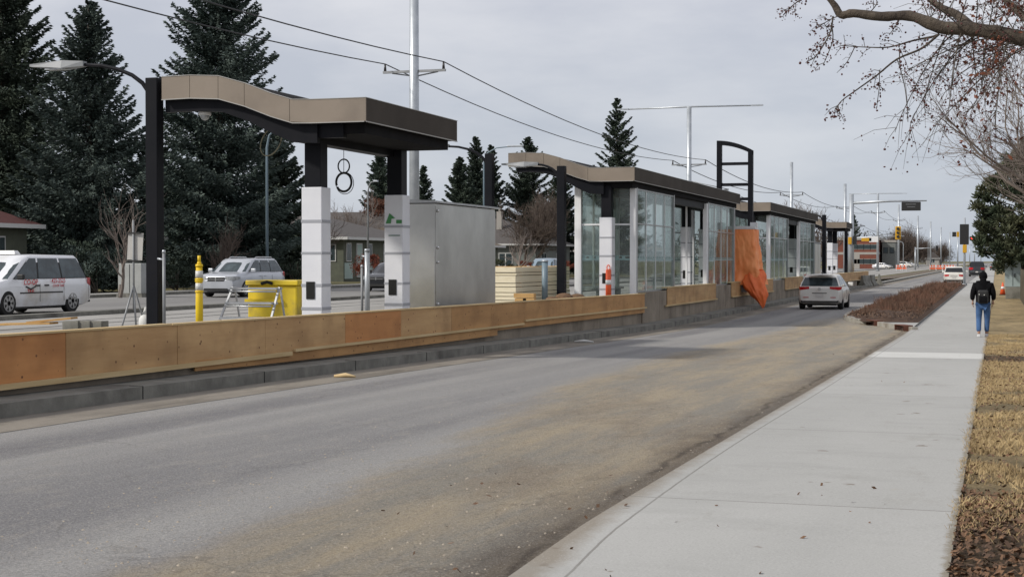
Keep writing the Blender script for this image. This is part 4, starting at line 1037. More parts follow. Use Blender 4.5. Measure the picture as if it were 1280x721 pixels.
    if detail:
        hn = MB()
        for s_ in (1, -1):
            for x in (wins[0][0] + .18 if len(wins) < 3 else wins[0][0] + .05, wins[0][0] - .38): hn.box(x - .1, x + .1, s_ * (hw * .992) - .012, s_ * (hw * .992) + .02, zbase - .17, zbase - .13)
        hn.build('door_handle', M['trim'] if paint == 'paint_taxi' else M[paint], t)
        dl = MB()
        for s_ in (1, -1):
            for x in sorted({w[0] - .05 for w in wins} | {wins[0][1] + .12}): 
                if xf - wb + .45 < x < xf - .42 or True:
                    if abs(x - xf) > .4 and abs(x - xf + wb) > .4: dl.box(x - .004, x + .004, s_ * hw * .998 - .003, s_ * hw * .998 + .0035, .38, zbase - .1)
        dl.build('door_gap', M['gap'], t)
        if roofrack:
            rk = MB()
            for s_ in (1, -1): rk.tube([(xtr + .2, s_ * hw * .66, H - .03), (xtr + .35, s_ * hw * .66, H + .05), (xtf - .5, s_ * hw * .66, H + .05), (xtf - .3, s_ * hw * .66, H - .03)], .022, 6)
            rk.build('roof_rail', M['chrome'], t)
    if lowtrim:
        tm = MB()
        for s_ in (1, -1): tm.box(xf - wb + .52, xf - .50, s_ * hw - .01, s_ * hw + .014, lowtrim, lowtrim + .035)
        tm.build('side_moulding', M['trim'], t)
    return t
ZWST = .455
# --- taxi minivan, facing the viewer's end of the street (towards -Y)
tx_y = YX(46, -27.0)
def place_west(px, X): return (X, YX(px, X), ZWST)
taxi = car('taxi_minivan', 'white taxi minivan with a roof light and red door lettering, at the left edge', 'van', (-27.2, 37.75, ZWST), R(-90), 'paint_taxi', 5.14, 1.95, 1.72, 3.08, .36, 1.62,
    [(-2.57, .88), (-2.5, 1.02), (-2.2, 1.06), (1.15, 1.03), (1.5, 1.03), (2.1, .93), (2.45, .78), (2.57, .62)], (-2.45, -2.05, .55, 1.62),
    [(.22, 1.32, .10, .42), (-.96, .14, -.94, .02), (-2.24, -1.04, -1.92, -1.02)], lights=((.80, 1.04), (.66, .84)), lowtrim=.62, hubs='rim')
rl = MB(); rl.add([(.22, -.36, 1.735), (.50, -.36, 1.735), (.50, .36, 1.735), (.22, .36, 1.735), (.28, -.30, 1.84), (.44, -.30, 1.84), (.44, .30, 1.84), (.28, .30, 1.84)], [(0, 1, 2, 3), (4, 5, 6, 7), (0, 1, 5, 4), (1, 2, 6, 5), (2, 3, 7, 6), (3, 0, 4, 7)])
rl.build('roof_light', M['white_plastic'], taxi)
ys_ = .984; rot = (math.pi / 2, 0, math.pi)     # the side facing the railway
def tt(name, s, size, m, x, z, par): 
    return text(name, s, size, m, (x, ys_, z), (math.pi / 2, 0, math.pi), par)
tt('door_lettering', 'CO-OP', .21, M['plate_red'], .62, .93, taxi)
bd = MB(); 
for (xa_, za_, xb_, zb_) in ((.36, 1.02, .88, 1.02), ): bd.box(xa_, xb_, ys_, ys_ + .003, 1.02, 1.035)
bd.add([(.38, ys_ + .002, .84), (.62, ys_ + .002, .76), (.86, ys_ + .002, .84), (.86, ys_ + .002, .80), (.62, ys_ + .002, .71), (.38, ys_ + .002, .80)], [(0, 1, 4, 5), (1, 2, 3, 4)]); bd.build('door_shield', M['trim'], taxi)
tt('door_lettering', 'TAXI', .14, M['plate_red'], .62, .68, taxi); tt('door_lettering', '425-2525', .18, M['plate_red'], -.72, .96, taxi); tt('door_lettering', 'CO-OP TAXI', .10, M['plate_red'], -.72, .82, taxi)
# --- silver crossover
journey = car('silver_crossover', 'silver crossover with roof rails driving towards the camera behind the yellow tank', 'car', (-31.5, 60, ZWST), R(-90), 'paint_silver', 4.89, 1.88, 1.66, 2.89, .355, 1.50,
    [(-2.44, .95), (-2.35, 1.08), (1.0, 1.06), (1.5, 1.06), (2.1, .98), (2.36, .86), (2.44, .70)], (-2.28, -1.8, .45, 1.42),
    [(.06, 1.14, -.04, .30), (-.92, -.02, -.90, -.12), (-2.04, -1.0, -1.62, -.98)], lights=((.84, 1.06), (.70, .88)), roofrack=True, glass='carglass')
# --- white hatchback seen from behind
golf = car('white_hatchback', 'dusty white hatchback driving away in the lane beside the platform', 'car', (XY(1025.5, 63.5), 65.3, 0.002), R(90), 'paint_white', 4.27, 1.80, 1.45, 2.63, .315, 1.27,
    [(-2.135, .86), (-2.08, .93), (1.0, .95), (1.3, .94), (1.8, .84), (2.05, .72), (2.135, .60)], (-2.08, -1.66, .25, 1.22),
    [(-.02, .94, -.12, .12), (-1.02, -.10, -.98, -.2), (-1.74, -1.1, -1.50, -1.06)], lights=((.80, .94), (.60, .74)), glass='carglass', rear=(.10, .74), tum=.25)
rg_ = MB(); rg_.tube([(-2.15, .055 * math.cos(a), .84 + .055 * math.sin(a)) for a in [i * math.pi / 8 for i in range(17)]], .008, 6); rg_.add([(-2.152, -.03, .87), (-2.152, 0, .80), (-2.152, .03, .87), (-2.152, .015, .87), (-2.152, 0, .835), (-2.152, -.015, .87)], [(0, 1, 4, 5), (1, 2, 3, 4)]); rg_.build('badge', M['chrome'], golf)
MB().obox((-1.15, 0, 1.50), (.14, .04, .07)).build('roof_antenna', M['trim'], golf)
MB().box(-2.20, -1.7, -.5, .5, 1.425, 1.45).build('roof_spoiler', M['paint_white'], golf)
for s_ in (1, -1): MB().obox((-2.128, s_ * .55, .50), (.03, .22, .03)).build('reflector', M['red_lens'], golf)
# --- white car farther off
c2 = car('white_hatchback', 'small white car with dirty yellowish rear waiting beyond the signal pole', 'car', (XY(1192.5, 138), 140, 0.002), R(90), 'paint_white', 4.2, 1.80, 1.5, 2.6, .31, 1.25,
    [(-2.1, .9), (-2.05, .97), (1.0, .98), (1.8, .86), (2.1, .6)], (-2.02, -1.55, .25, 1.2), [(-.02, .8, -.12, .2), (-1.5, -.12, -1.2, -.2)], detail=False, glass='darkglass')
# --- pickup
pk = car('pickup_truck', 'dark pickup truck driving away in the far right lane', 'pickup truck', (XY(1221, 202), 205, .002), R(90), 'paint_black', 5.7, 2.02, 1.93, 3.6, .40, 1.95,
    [(-2.85, 1.12), (-2.8, 1.2), (1.2, 1.2), (1.5, 1.18), (2.6, 1.08), (2.85, .8)], (-.75, -.6, .5, 1.25), [(.25, .95, .2, .5), (-.6, .15, -.5, .1)], detail=False, glass='darkglass', lights=((.85, 1.15), (.85, 1.02)))
MB().box(-2.86, -2.855, -.8, .8, .62, .66).build('rear_bumper', M['chrome'], pk)
# --- parked or passing cars beyond
SED = dict(L=4.7, W=1.84, H=1.46, wb=2.75, rw=.33, xf=1.40, top=[(-2.35, .85), (-2.25, 1.0), (-1.5, 1.02), (1.0, .95), (1.9, .84), (2.35, .6)], gh=(-1.9, -1.05, .25, 1.2), wins=[(-.02, .8, -.12, .22), (-1.1, -.12, -.85, -.2)])
x_, y_, z_ = -26.6, YX(478, -26.6), ZWST
car('black_sedan', 'black sedan half hidden behind the second wrapped column', 'car', (XY(492, 73), 73, z_), R(-90), 'paint_black', **SED, glass='darkglass')
SUV = dict(L=4.7, W=1.85, H=1.72, wb=2.75, rw=.36, xf=1.40, top=[(-2.35, 1.0), (-2.25, 1.1), (1.0, 1.08), (1.9, .98), (2.35, .7)], gh=(-2.2, -1.9, .4, 1.2), wins=[(-.02, .8, -.12, .3), (-1.1, -.12, -1.0, -.2), (-1.95, -1.2, -1.75, -1.1)])
car('blue_grey_suv', 'pale blue grey vehicle behind the lumber stack', 'car', (XY(682, 101), 101, ZWST), R(-90), 'paint_blue', **SUV)
def far_car(px, Y, paint, lab, kw, rz=-90, nm='parked_car'): return car(nm, lab, 'car', (XY(px, Y), Y, zw(Y) if XY(px, Y) < -11 else .002), R(rz), paint, **kw, detail=False, glass='darkglass', plate=False, group=None)
far_car(1103, YX(1103, -26), 'paint_taxi', 'white car behind the second signal mast right of the brick building', SED, rz=-20)
far_car(1112, YX(1112, -26.5), 'paint_black', 'black car beside the white car near the brick building', SUV, rz=-20)
far_car(1131, YX(1131, -25.5), 'paint_white', 'cream car parked beyond the tracks left of the leafless hedge', SUV, rz=-15)
far_car(1138, YX(1138, -26), 'paint_taxi', 'second pale car beyond the tracks, right of the cream one', SED, rz=-15)
far_car(1273 - 30, 330, 'paint_grey', 'grey car far down the road right of the pickup', SED, rz=90)

# ------------------------------------------------------------------ pedestrian (seen from behind)
def skin(name, V, E, Rd, m, parent=None, sub=2, root=0):
    me = bpy.data.meshes.new(name); me.from_pydata(V, E, []); me.update()
    o = bpy.data.objects.new(name, me); COL.objects.link(o); me.materials.append(m)
    sk = o.modifiers.new('skin', 'SKIN'); 
    sk.use_smooth_shade = True
    for i, r_ in enumerate(Rd):
        d_ = me.skin_vertices[0].data[i] if len(me.skin_vertices) else None
        if d_: d_.radius = r_ if isinstance(r_, tuple) else (r_, r_)
    if len(me.skin_vertices): me.skin_vertices[0].data[root].use_root = True
    s = o.modifiers.new('sub', 'SUBSURF'); s.levels = sub; s.render_levels = sub
    bake(o); o.data.polygons.foreach_set('use_smooth', [True] * len(o.data.polygons))
    if not o.data.materials: o.data.materials.append(m)
    if parent: o.parent = parent
    return o
def ensure_skin(V, E):
    pass
def skinobj(name, V, E, Rd, m, parent=None, sub=2, root=0):
    bm = bmesh.new(); vl = bm.verts.layers.skin.new('')
    bv = [bm.verts.new(v) for v in V]
    for a, b in E: bm.edges.new((bv[a], bv[b]))
    for i, v in enumerate(bv):
        r_ = Rd[i]; v[vl].radius = r_ if isinstance(r_, tuple) else (r_, r_); v[vl].use_root = (i == root)
    me = bpy.data.meshes.new(name); bm.to_mesh(me); bm.free(); me.materials.append(m)
    o = bpy.data.objects.new(name, me); COL.objects.link(o)
    sk = o.modifiers.new('skin', 'SKIN'); sk.use_smooth_shade = True
    s = o.modifiers.new('sub', 'SUBSURF'); s.levels = sub; s.render_levels = sub
    bake(o); o.data.polygons.foreach_set('use_smooth', [True] * len(o.data.polygons))
    if not o.data.materials: o.data.materials.append(m)
    if parent: o.parent = parent
    return o
pY = 39.6
person = thing('person', 'person in a black hooded jacket and blue jeans walking away along the sidewalk', 'person', (XY(1229, pY), pY, zg(pY) + .055)); person.scale = (.93, .93, .93)
# skeleton: facing +Y, left foot behind slightly
hip = .88
V = [(0, 0, .95), (0, .01, 1.12), (0, .02, 1.30), (0, .02, 1.42), (0, .03, 1.50), (0, .05, 1.60), (0, .05, 1.66),
     (-.17, .02, 1.40), (-.25, -.03, 1.16), (-.265, .05, .94), (.17, .02, 1.40), (.25, -.02, 1.16), (.255, .10, .95),
     (-.09, 0, .88), (-.10, .06, .50), (-.10, -.10, .10), (.09, 0, .88), (.10, .10, .50), (.09, .12, .09), (-.10, .02, .045), (.09, .26, .045)]
E = [(0, 1), (1, 2), (2, 3), (3, 4), (4, 5), (5, 6), (3, 7), (7, 8), (8, 9), (3, 10), (10, 11), (11, 12), (0, 13), (13, 14), (14, 15), (0, 16), (16, 17), (17, 18), (15, 19), (18, 20)]
Rr = [(.13, .10), (.12, .09), (.14, .10), (.11, .08), .05, (.075, .09), (.06, .075), .055, .045, .03, .055, .045, .03, .09, .06, .04, .09, .06, .04, (.035, .03), (.035, .03)]
skinobj('body', V, E, Rr, M['skin'], person)
# hands with fingers
for s_, (wx_, wy_, wz_) in ((-1, (-.265, .05, .94)), (1, (.255, .10, .95))):
    Vh = [(wx_, wy_, wz_), (wx_ - s_ * .0, wy_ + .01, wz_ - .05), (wx_, wy_ + .015, wz_ - .09)]; Eh = [(0, 1), (1, 2)]; Rh = [.024, (.034, .018), (.034, .016)]
    hnd = skinobj('hand', Vh, Eh, Rh, M['skin'], person, 1)
    for q, (dy, ln) in enumerate(((-.028, .062), (-.010, .072), (.009, .068), (.027, .055))):
        b = (wx_, wy_ + .015 + dy, wz_ - .085)
        skinobj('finger', [b, (b[0] - s_ * .006, b[1] + .004, b[2] - ln * .45), (b[0] - s_ * .02, b[1] + .006, b[2] - ln * .75), (b[0] - s_ * .034, b[1] + .006, b[2] - ln * .95)], [(0, 1), (1, 2), (2, 3)], [.0085, .0085, .008, .006], M['skin'], hnd, 1)
    skinobj('thumb', [(wx_, wy_ + .03, wz_ - .03), (wx_ - s_ * .008, wy_ + .055, wz_ - .055), (wx_ - s_ * .015, wy_ + .06, wz_ - .085)], [(0, 1), (1, 2)], [.011, .010, .008], M['skin'], hnd, 1)
jk = skinobj('jacket', [(0, 0, .84), (0, 0, 1.0), (0, .0, 1.18), (0, .01, 1.32), (0, .02, 1.41), (0, .02, 1.475), (-.20, .01, 1.385), (-.265, -.03, 1.16), (-.275, .04, .98), (.20, .01, 1.385), (.265, -.02, 1.16), (.265, .09, .99)],
        [(0, 1), (1, 2), (2, 3), (3, 4), (4, 5), (4, 6), (6, 7), (7, 8), (4, 9), (9, 10), (10, 11)],
        [(.205, .15), (.205, .15), (.205, .155), (.20, .15), (.15, .12), (.09, .10), .095, .078, .062, .095, .078, .062], M['cloth_black'], person, 2, 3)
skinobj('hood', [(0, .02, 1.43), (0, -.04, 1.47), (0, -.03, 1.53)], [(0, 1), (1, 2)], [(.13, .10), (.13, .09), (.10, .07)], M['cloth_black'], person)
skinobj('jeans', [(0, 0, .90), (-.095, 0, .84), (-.105, .06, .50), (-.105, -.10, .13), (.095, 0, .84), (.105, .10, .50), (.095, .12, .12)], [(0, 1), (1, 2), (2, 3), (0, 4), (4, 5), (5, 6)],
        [(.16, .13), (.105, .115), .078, .066, (.105, .115), .078, .066], M['denim'], person)
hair = MB().sphere((0, .045, 1.625), .118, 16, 12, (.92, 1.06, 1.10)).sphere((0, -.03, 1.52), .085, 12, 8, (1, .7, 1)); hair.build('black_cap', M['cloth_black'], person)
fc = MB().sphere((0, .10, 1.60), .085, 14, 10, (.85, .85, 1.25)); fc.sphere((0, .18, 1.595), .02, 8, 6); fc.build('face', M['skin'], person)
[MB().sphere((q, .168, 1.615), .012, 8, 6).build('eye', M['darkglass'], person) for q in (-.03, .03)]; MB().box(-.025, .025, .166, .174, 1.545, 1.553).build('mouth', M['red_lens'], person)
[MB().sphere((q, .05, 1.60), .025, 8, 6, (.5, 1, 1.3)).build('ear', M['skin'], person) for q in (-.10, .10)]
for (x, y, lift) in ((-.10, -.05, .0), (.09, .19, .0)):
    sh = MB(); sh.add([(x - .045, y - .13, 0), (x + .045, y - .13, 0), (x + .052, y + .14, 0), (x - .052, y + .14, 0), (x - .04, y - .12, .085), (x + .04, y - .12, .085), (x + .045, y + .12, .05), (x - .045, y + .12, .05)], [(0, 1, 2, 3), (4, 5, 6, 7), (0, 1, 5, 4), (1, 2, 6, 5), (2, 3, 7, 6), (3, 0, 4, 7)]); s2 = sh.build('shoe', M['shoe'], person, bevel=.02)
bp = thing('backpack', 'small black backpack worn by the walking person', 'backpack', (XY(1229, pY) + .0, pY - .16, zg(pY) + 1.05)); bp.scale = (.93, .93, .93)
bb = MB().box(-.14, .14, -.09, .08, -.17, .19).build('bag', M['trim'], bp, bevel=.05)
MB().box(-.10, .10, -.115, -.088, -.14, .02).build('front_pocket', M['cloth_black'], bp, bevel=.03)
MB().box(-.11, -.085, -.125, -.09, .06, .085).box(.02, .045, -.125, -.09, .05, .07).build('buckle', M['reflect'], bp)
MB().tube([(-.10, .06, .19), (-.11, .12, .26), (-.11, .22, .22)], .018, 6).tube([(.10, .06, .19), (.11, .12, .26), (.11, .22, .22)], .018, 6).build('strap', M['trim'], bp)
# ------------------------------------------------------------------ trees
def spruce_mesh(H, Rb, seed, dens=1.0, z0f=.06, leaf=.30, pw_=.82, droop=.34, ragged=.34):
    """every branch is a drooping plume; its needles are many small leaf-sized faces"""
    r = np.random.default_rng(seed); V = []
    nb = int(330 * dens * (H / 15) ** .5)
    for i in range(nb):
        u = ((i + r.uniform(0, 1)) / nb) ** 1.12
        z = H * (z0f + (1 - z0f) * u) * .985
        prof = (1 - u) ** pw_
        L = Rb * prof * (1 - ragged + 1.7 * ragged * r.uniform(0, 1)) * (1.22 if r.uniform() > .90 else 1) * (.62 + .38 * min(1, u / .10)) + .18
        az = r.uniform(0, 2 * np.pi)
        slope = -droop + (.80) * u + r.uniform(-.14, .14)
        ns = max(4, int(L / leaf * 2.3))
        s = (np.arange(ns) + .5) / ns; s = .12 + .88 * s
        hx = L * s; hz = L * (slope * s + .30 * s ** 2.6)          # tip turns up
        m = 9
        S = np.repeat(s, m); HX = np.repeat(hx, m); HZ = np.repeat(hz, m); n = len(S)
        side = r.uniform(-1, 1, n); wide = L * .26 * (1 - S * .85) + .05
        off = side * wide
        hang = -np.abs(r.normal(0, 1, n)) * (.06 + .17 * (1 - S)) * min(1.4, L * .6) 
        cx = HX - np.abs(off) * .35; cy = off
        d = np.array([np.cos(az), np.sin(az)]); q = np.array([-d[1], d[0]])
        C = np.stack([cx * d[0] + cy * q[0], cx * d[1] + cy * q[1], z + HZ + hang + .02 * r.normal(0, 1, n)], 1)
        ang = side * .9 + r.normal(0, .3, n)
        dirx = np.cos(ang); diry = np.sin(ang)
        D = np.stack([dirx * d[0] + diry * q[0], dirx * d[1] + diry * q[1], slope * .5 + .30 * S + r.normal(-.40, .30, n)], 1)
        D /= np.linalg.norm(D, axis=1)[:, None]
        Wv = np.cross(D, r.normal(0, 1, (n, 3))); Wv /= np.linalg.norm(Wv, axis=1)[:, None]
        ln = leaf * r.uniform(.55, 1.15, n)[:, None]; w = ln * .23
        V.append(np.stack([C - D * ln * .45, C + Wv * w, C + D * ln * .6, C - Wv * w], 1).reshape(-1, 3))
    V = np.concatenate(V); return V
def spruce(lab, X, Y, H, Rb, seed, m='needle', leaf=.30, dens=1.0, group=None, base=None, **kw):
    z = zw(Y) if base is None else base
    t = thing('spruce_tree', lab, 'tree', (X, Y, z), 0, group)
    V = spruce_mesh(H, Rb, seed, dens, leaf=leaf, **kw)
    npmesh('crown', V, np.arange(len(V)).reshape(-1, 4), M[m], t)
    MB().tube([(0, 0, -.1), (0, 0, H * .5), (0, 0, H * .97)], [H * .016, H * .010, .02], 8).build('trunk', M['bark'], t)
    return t
def branch_mesh(seed, base, d0, L0, r0, levels, nsub, spread, up=.12, wig=.18, segs=5, taper=.62, sides=(8, 5, 4, 3, 3, 3), minr=.004, lfac=(.5, .8), collect=None, first_frac=.3):
    r = random.Random(seed); mb = MB(); tips = []
    def rec(p, d, L, rad, lv):
        pts = [Vector(p)]; rs = [rad]; d = Vector(d).normalized(); cur = Vector(p)
        for i in range(segs):
            d = (d + Vector((r.gauss(0, wig), r.gauss(0, wig), r.gauss(0, wig) + up * (1 if lv > 0 else .3)))).normalized()
            cur = cur + d * L / segs; pts.append(cur.copy()); rs.append(max(minr, rad * (1 - (1 - taper) * (i + 1) / segs)) if lv < levels else max(minr * .5, rad * (1 - .75 * (i + 1) / segs)))
        mb.tube(pts, rs, sides[min(lv, len(sides) - 1)], cap=False)
        if lv >= levels: tips.append(pts); return
        k_ = nsub[min(lv, len(nsub) - 1)]
        for c in range(k_):
            f = first_frac + (1 - first_frac) * (c + r.random()) / k_ if c < k_ - 1 else 1.0
            idx = f * segs; i0 = min(int(idx), segs - 1); q = pts[i0].lerp(pts[i0 + 1], idx - i0); rd = rs[i0] + (rs[i0 + 1] - rs[i0]) * (idx - i0)
            dd = (pts[i0 + 1] - pts[i0]).normalized(); a = r.uniform(0, 2 * math.pi); o_ = dd.orthogonal().normalized(); o2 = dd.cross(o_)
            sp = spread[min(lv, len(spread) - 1)] * r.uniform(.6, 1.25) * (.5 if c == k_ - 1 else 1)
            nd = (dd * math.cos(sp) + (o_ * math.cos(a) + o2 * math.sin(a)) * math.sin(sp)).normalized()
            rec(q, nd, L * r.uniform(*lfac), max(minr, rd * r.uniform(.5, .75)), lv + 1)
    rec(base, d0, L0, r0, 0)
    if collect is not None: collect.extend(tips)
    return mb
def bare_tree(lab, X, Y, H, seed, m='twig_brown', levels=4, trunk=.14, group=None, nsub=(6, 5, 4, 4), spread=(.7, .7, .7, .8), name='bare_tree', multi=1, minr=.009, base=None, up=.12, loose=1.0):
    z = zw(Y) if (base is None and X < -10) else (base if base is not None else zg(Y))
    t = thing(name, lab, 'tree' if name.endswith('tree') else 'shrub', (X, Y, z), 0, group)
    tot = MB(); r = random.Random(seed)
    for q in range(multi):
        a = r.uniform(0, 6.28); ln = 0 if multi == 1 else .28
        mb = branch_mesh(seed + q * 17, (0, 0, -.05), (math.cos(a) * ln, math.sin(a) * ln, 1), H * .50, trunk / (1 if multi == 1 else 1.5), levels, nsub, spread, up=up, minr=minr, lfac=(.45 * loose, .72 * loose))
        tot.v, off = tot.v + mb.v, len(tot.v); tot.f += [tuple(i + off for i in f) for f in mb.f]; tot.sm += mb.sm
    # scale height to H
    mz = max(v[2] for v in tot.v); k_ = H / mz; tot.v = [(v[0] * k_, v[1] * k_, v[2] * k_) for v in tot.v]
    # split: trunk (first tube of each stem) and the finer crown
    me = tot.build('crown', M[m], t); 
    MB().tube([(0, 0, -.1), (0, 0, H * .06), (0, 0, H * .12)], [trunk * k_ * 1.15, trunk * k_ * 1.02, trunk * k_ * .7], 8).build('trunk', M['bark_grey'], t)
    return t
def tuft_crown(center, rad, n, seed, leaf, m, parent, name='crown', flat=1.0, clumps=40, cr=.35, up=.3, nz=None):
    r = np.random.default_rng(seed); V = []
    for c in range(clumps):
        d = r.normal(0, 1, 3); d /= np.linalg.norm(d); q = r.uniform(.25, 1) ** .5
        cc = np.array(center) + d * q * np.array(rad); k_ = n // clumps; cs = cr * r.uniform(.55, 1.3)
        P = r.normal(0, 1, (k_, 3)); P /= np.linalg.norm(P, axis=1)[:, None]; rr_ = r.uniform(.15, 1, k_)[:, None] ** .6
        C = cc + P * rr_ * cs * np.array([1, 1, .7]); D = P + np.array([0, 0, up]) + r.normal(0, .3, (k_, 3)); D /= np.linalg.norm(D, axis=1)[:, None]
        Wv = np.cross(D, r.normal(0, 1, (k_, 3))); Wv /= np.linalg.norm(Wv, axis=1)[:, None]
        ln = leaf * r.uniform(.6, 1.2, k_)[:, None]; V.append(np.stack([C - D * ln * .5, C + Wv * ln * .2, C + D * ln * .5, C - Wv * ln * .2], 1).reshape(-1, 3))
    V = np.concatenate(V); return npmesh(name, V, np.arange(len(V)).reshape(-1, 4), M[m], parent)

# three big spruces on the left
def SP(lab, px, X, topy, Rb, seed, **kw):
    Y = YX(px, X); H = ZP(topy, X, Y) - zw(Y); return spruce(lab, X, Y, H, Rb, seed, **kw)
SP('tall dark spruce at the far left edge, running out of the frame', 4, -56, -95, 4.8, 1, m='needle_dark', dens=1.3, leaf=.27, pw_=.66)
SP('blue green spruce with pointed top behind the nearest lamp arm', 112, -43, 0, 3.9, 2, dens=1.35, leaf=.24, pw_=.72)
SP('broad blue spruce behind the near canopy, its top out of frame', 275, -41.5, -70, 4.7, 3, dens=1.4, leaf=.24, pw_=.62)
SP('dark spruce filling the gap behind the steel sign board', 190, -50, 175, 4.2, 4, m='needle_dark', dens=1.1, leaf=.36)
SP('lower dark spruce between taxi and red roof', 45, -52, 185, 3.8, 5, m='needle_dark', dens=1.0, leaf=.36)
SP('lower spruce behind the blue grey street lamp', 345, -47, 150, 3.4, 15, m='needle_dark', dens=1.0, leaf=.36)
SP('slim spruce above the bungalow roof, seen through the canopy', 475, -62, 186, 3.3, 6, m='needle_far', leaf=.36)
SP('small spruce just right of the second black column', 530, -70, 206, 2.6, 7, m='needle_far', leaf=.38)
SP('left spruce of the dense pair behind the steel cabinet', 575, -60, 196, 3.8, 8, m='needle_far', leaf=.4)
SP('tall spruce of the dense pair behind the steel cabinet', 595, -62, 170, 3.7, 9, m='needle_far', leaf=.4)
SP('third spruce rising just left of the black post over the cabinet', 614, -62, 180, 3.2, 10, m='needle_far', leaf=.4)
SP('spruce rising behind the left tip of the glazed shelter roof', 660, -58, 170, 5.4, 11, m='needle_dark', leaf=.36, dens=.9, ragged=.5)
SP('big lone spruce standing above the first glazed shelter roof', 771, -44, 121, 4.6, 12, m='needle_dark', leaf=.36, dens=.8, ragged=.5)
SP('dark spruce right behind the black post and lumber', 700, -56, 205, 4.2, 13, m='needle_dark', leaf=.4)
SP('tiny dark spruce top beside the far traffic mast', 1067, -48, 268, 4.5, 14, m='needle_far', leaf=.6, dens=.5)
# rust coloured cedar before the slim spruce
Y = YX(477, -58.5); t = thing('cedar_tree', 'rust brown cedar in front of the slim spruce above the bungalow', 'tree', (-58.5, Y, .45))
tuft_crown((0, 0, 5.0), (1.9, 1.9, 3.1), 9000, 3, .34, 'cedar', t, clumps=60, cr=.9, up=1.2); MB().tube([(0, 0, 0), (0, 0, 6)], [.2, .06], 8).build('trunk', M['bark'], t)
# bare trees
def BT(lab, px, X, topy, seed, **kw):
    Y = YX(px, X); z = zw(Y) if X < -10 else zg(Y); H = ZP(topy, X, Y) - z; return bare_tree(lab, X, Y, H, seed, **kw)
BT('grey leafless tree above the left end of the bungalow roof', 425, -60, 226, 21, m='twig_pale', multi=2, nsub=(7, 6, 5, 4), minr=.016, group=None)
BT('second leafless tree just left of the wrapped column', 400, -66, 240, 22, m='twig_pale', multi=2, nsub=(7, 5, 5, 4), minr=.016)
BT('thin young leafless tree beside the grey utility box at left', 150, -35.0, 232, 23, m='twig_pale', levels=3, nsub=(9, 4, 3), trunk=.07, spread=(.4, .45, .5), minr=.008)
BT('slim leafless sapling left of the wrapped column', 378, -38, 268, 24, m='twig_brown', levels=3, nsub=(9, 4, 3), trunk=.05, spread=(.45, .5, .5), minr=.010)
BT('twisted bare shrub tree below the big blue spruce', 273, -38.2, 262, 25, m='twig_brown', levels=3, nsub=(6, 5, 4), multi=3, trunk=.16, minr=.012)
BT('leafless tree between the black post and the steel cabinet', 655, -50, 232, 26, m='twig_brown', multi=3, nsub=(8, 6, 5, 4), trunk=.2, minr=.018)
BT('leafless tree left of the glazed shelter, over the brown house', 688, -50, 226, 27, m='twig_brown', multi=3, nsub=(8, 6, 5, 4), trunk=.2, minr=.018)
BT('pale slender leafless tree before the red bushes', 648, -40, 285, 28, m='twig_pale', levels=3, nsub=(9, 5, 4), trunk=.09, minr=.011)
BT('dark leafless tree above the third shelter roof', 1012, -34, 247, 29, m='twig_brown', multi=2, nsub=(7, 6, 4, 3), trunk=.25, minr=.035)
BT('leafless tree behind the far canopy and the silver poles', 1036, -38, 256, 30, m='twig_brown', multi=2, nsub=(6, 5, 4, 3), trunk=.25, minr=.04)
for i, (px, X, ty_, sd, lab) in enumerate([(1108, -27, 300, 31, 'leafless brown tree right beside the brick building'), (1122, -30, 282, 32, 'tall leafless tree behind the second row of cars'), (1134, -28, 272, 33, 'leafless tree with the tallest crown of the brown hedge line'),
                              (1146, -29, 285, 34, 'leafless tree at the right end of the brown hedge line'), (1158, -30, 296, 35, 'small leafless tree past the brown hedge line'), (1176, -34, 296, 36, 'faint leafless tree far along the track, left of the signal pole')]):
    BT(lab, px, X, ty_, sd, m='twig_brown', levels=3, multi=7, nsub=(9, 6, 5), trunk=.35, minr=.06, up=.18, loose=1.25)
# far tree line, nobody could count it
rg = np.random.default_rng(77)
V = []
for side in (-1, 1):
    for q in range(260):
        Yc = rg.uniform(420, 1500); Xc = side * (rg.uniform(30, 70) + (0 if side < 0 else -8)) * (1 if side > 0 else 1.3); hh = rg.uniform(6, 15); k_ = 110
        P = rg.normal(0, 1, (k_, 3)) * np.array([3.5, 3.5, hh * .22]); C = P + np.array([Xc, Yc, hh * .52]); C[:, 2] = np.clip(C[:, 2], .2, hh)
        D = rg.normal(0, 1, (k_, 3)) + np.array([0, 0, 1.2]); D /= np.linalg.norm(D, axis=1)[:, None]; Wv = np.cross(D, rg.normal(0, 1, (k_, 3))); Wv /= np.linalg.norm(Wv, axis=1)[:, None]
        ln = rg.uniform(.8, 2.0, k_)[:, None]; V.append(np.stack([C - D * ln * .6, C + Wv * ln * .12, C + D * ln * .6, C - Wv * ln * .12], 1).reshape(-1, 3))
for q in range(420):     # across the horizon to the left, behind the houses
    Xc = rg.uniform(-420, -75); Yc = rg.uniform(230, 520); hh = rg.uniform(7, 13); k_ = 90
    P = rg.normal(0, 1, (k_, 3)) * np.array([4.5, 4, hh * .22]); C = P + np.array([Xc, Yc, hh * .45]); C[:, 2] = np.clip(C[:, 2], .2, hh)
    D = rg.normal(0, 1, (k_, 3)) + np.array([0, 0, 1.0]); D /= np.linalg.norm(D, axis=1)[:, None]; Wv = np.cross(D, rg.normal(0, 1, (k_, 3))); Wv /= np.linalg.norm(Wv, axis=1)[:, None]
    ln = rg.uniform(.8, 2.2, k_)[:, None]; V.append(np.stack([C - D * ln * .6, C + Wv * ln * .16, C + D * ln * .6, C - Wv * ln * .16], 1).reshape(-1, 3))
V = np.concatenate(V); o = npmesh('far_treeline', V, np.arange(len(V)).reshape(-1, 4), mat('hazy_trees', (.085, .085, .082), 1, (.13, .125, .12), .05)); tag(o, 'hazy grey brown line of distant trees on the horizon', 'trees', kind='stuff')
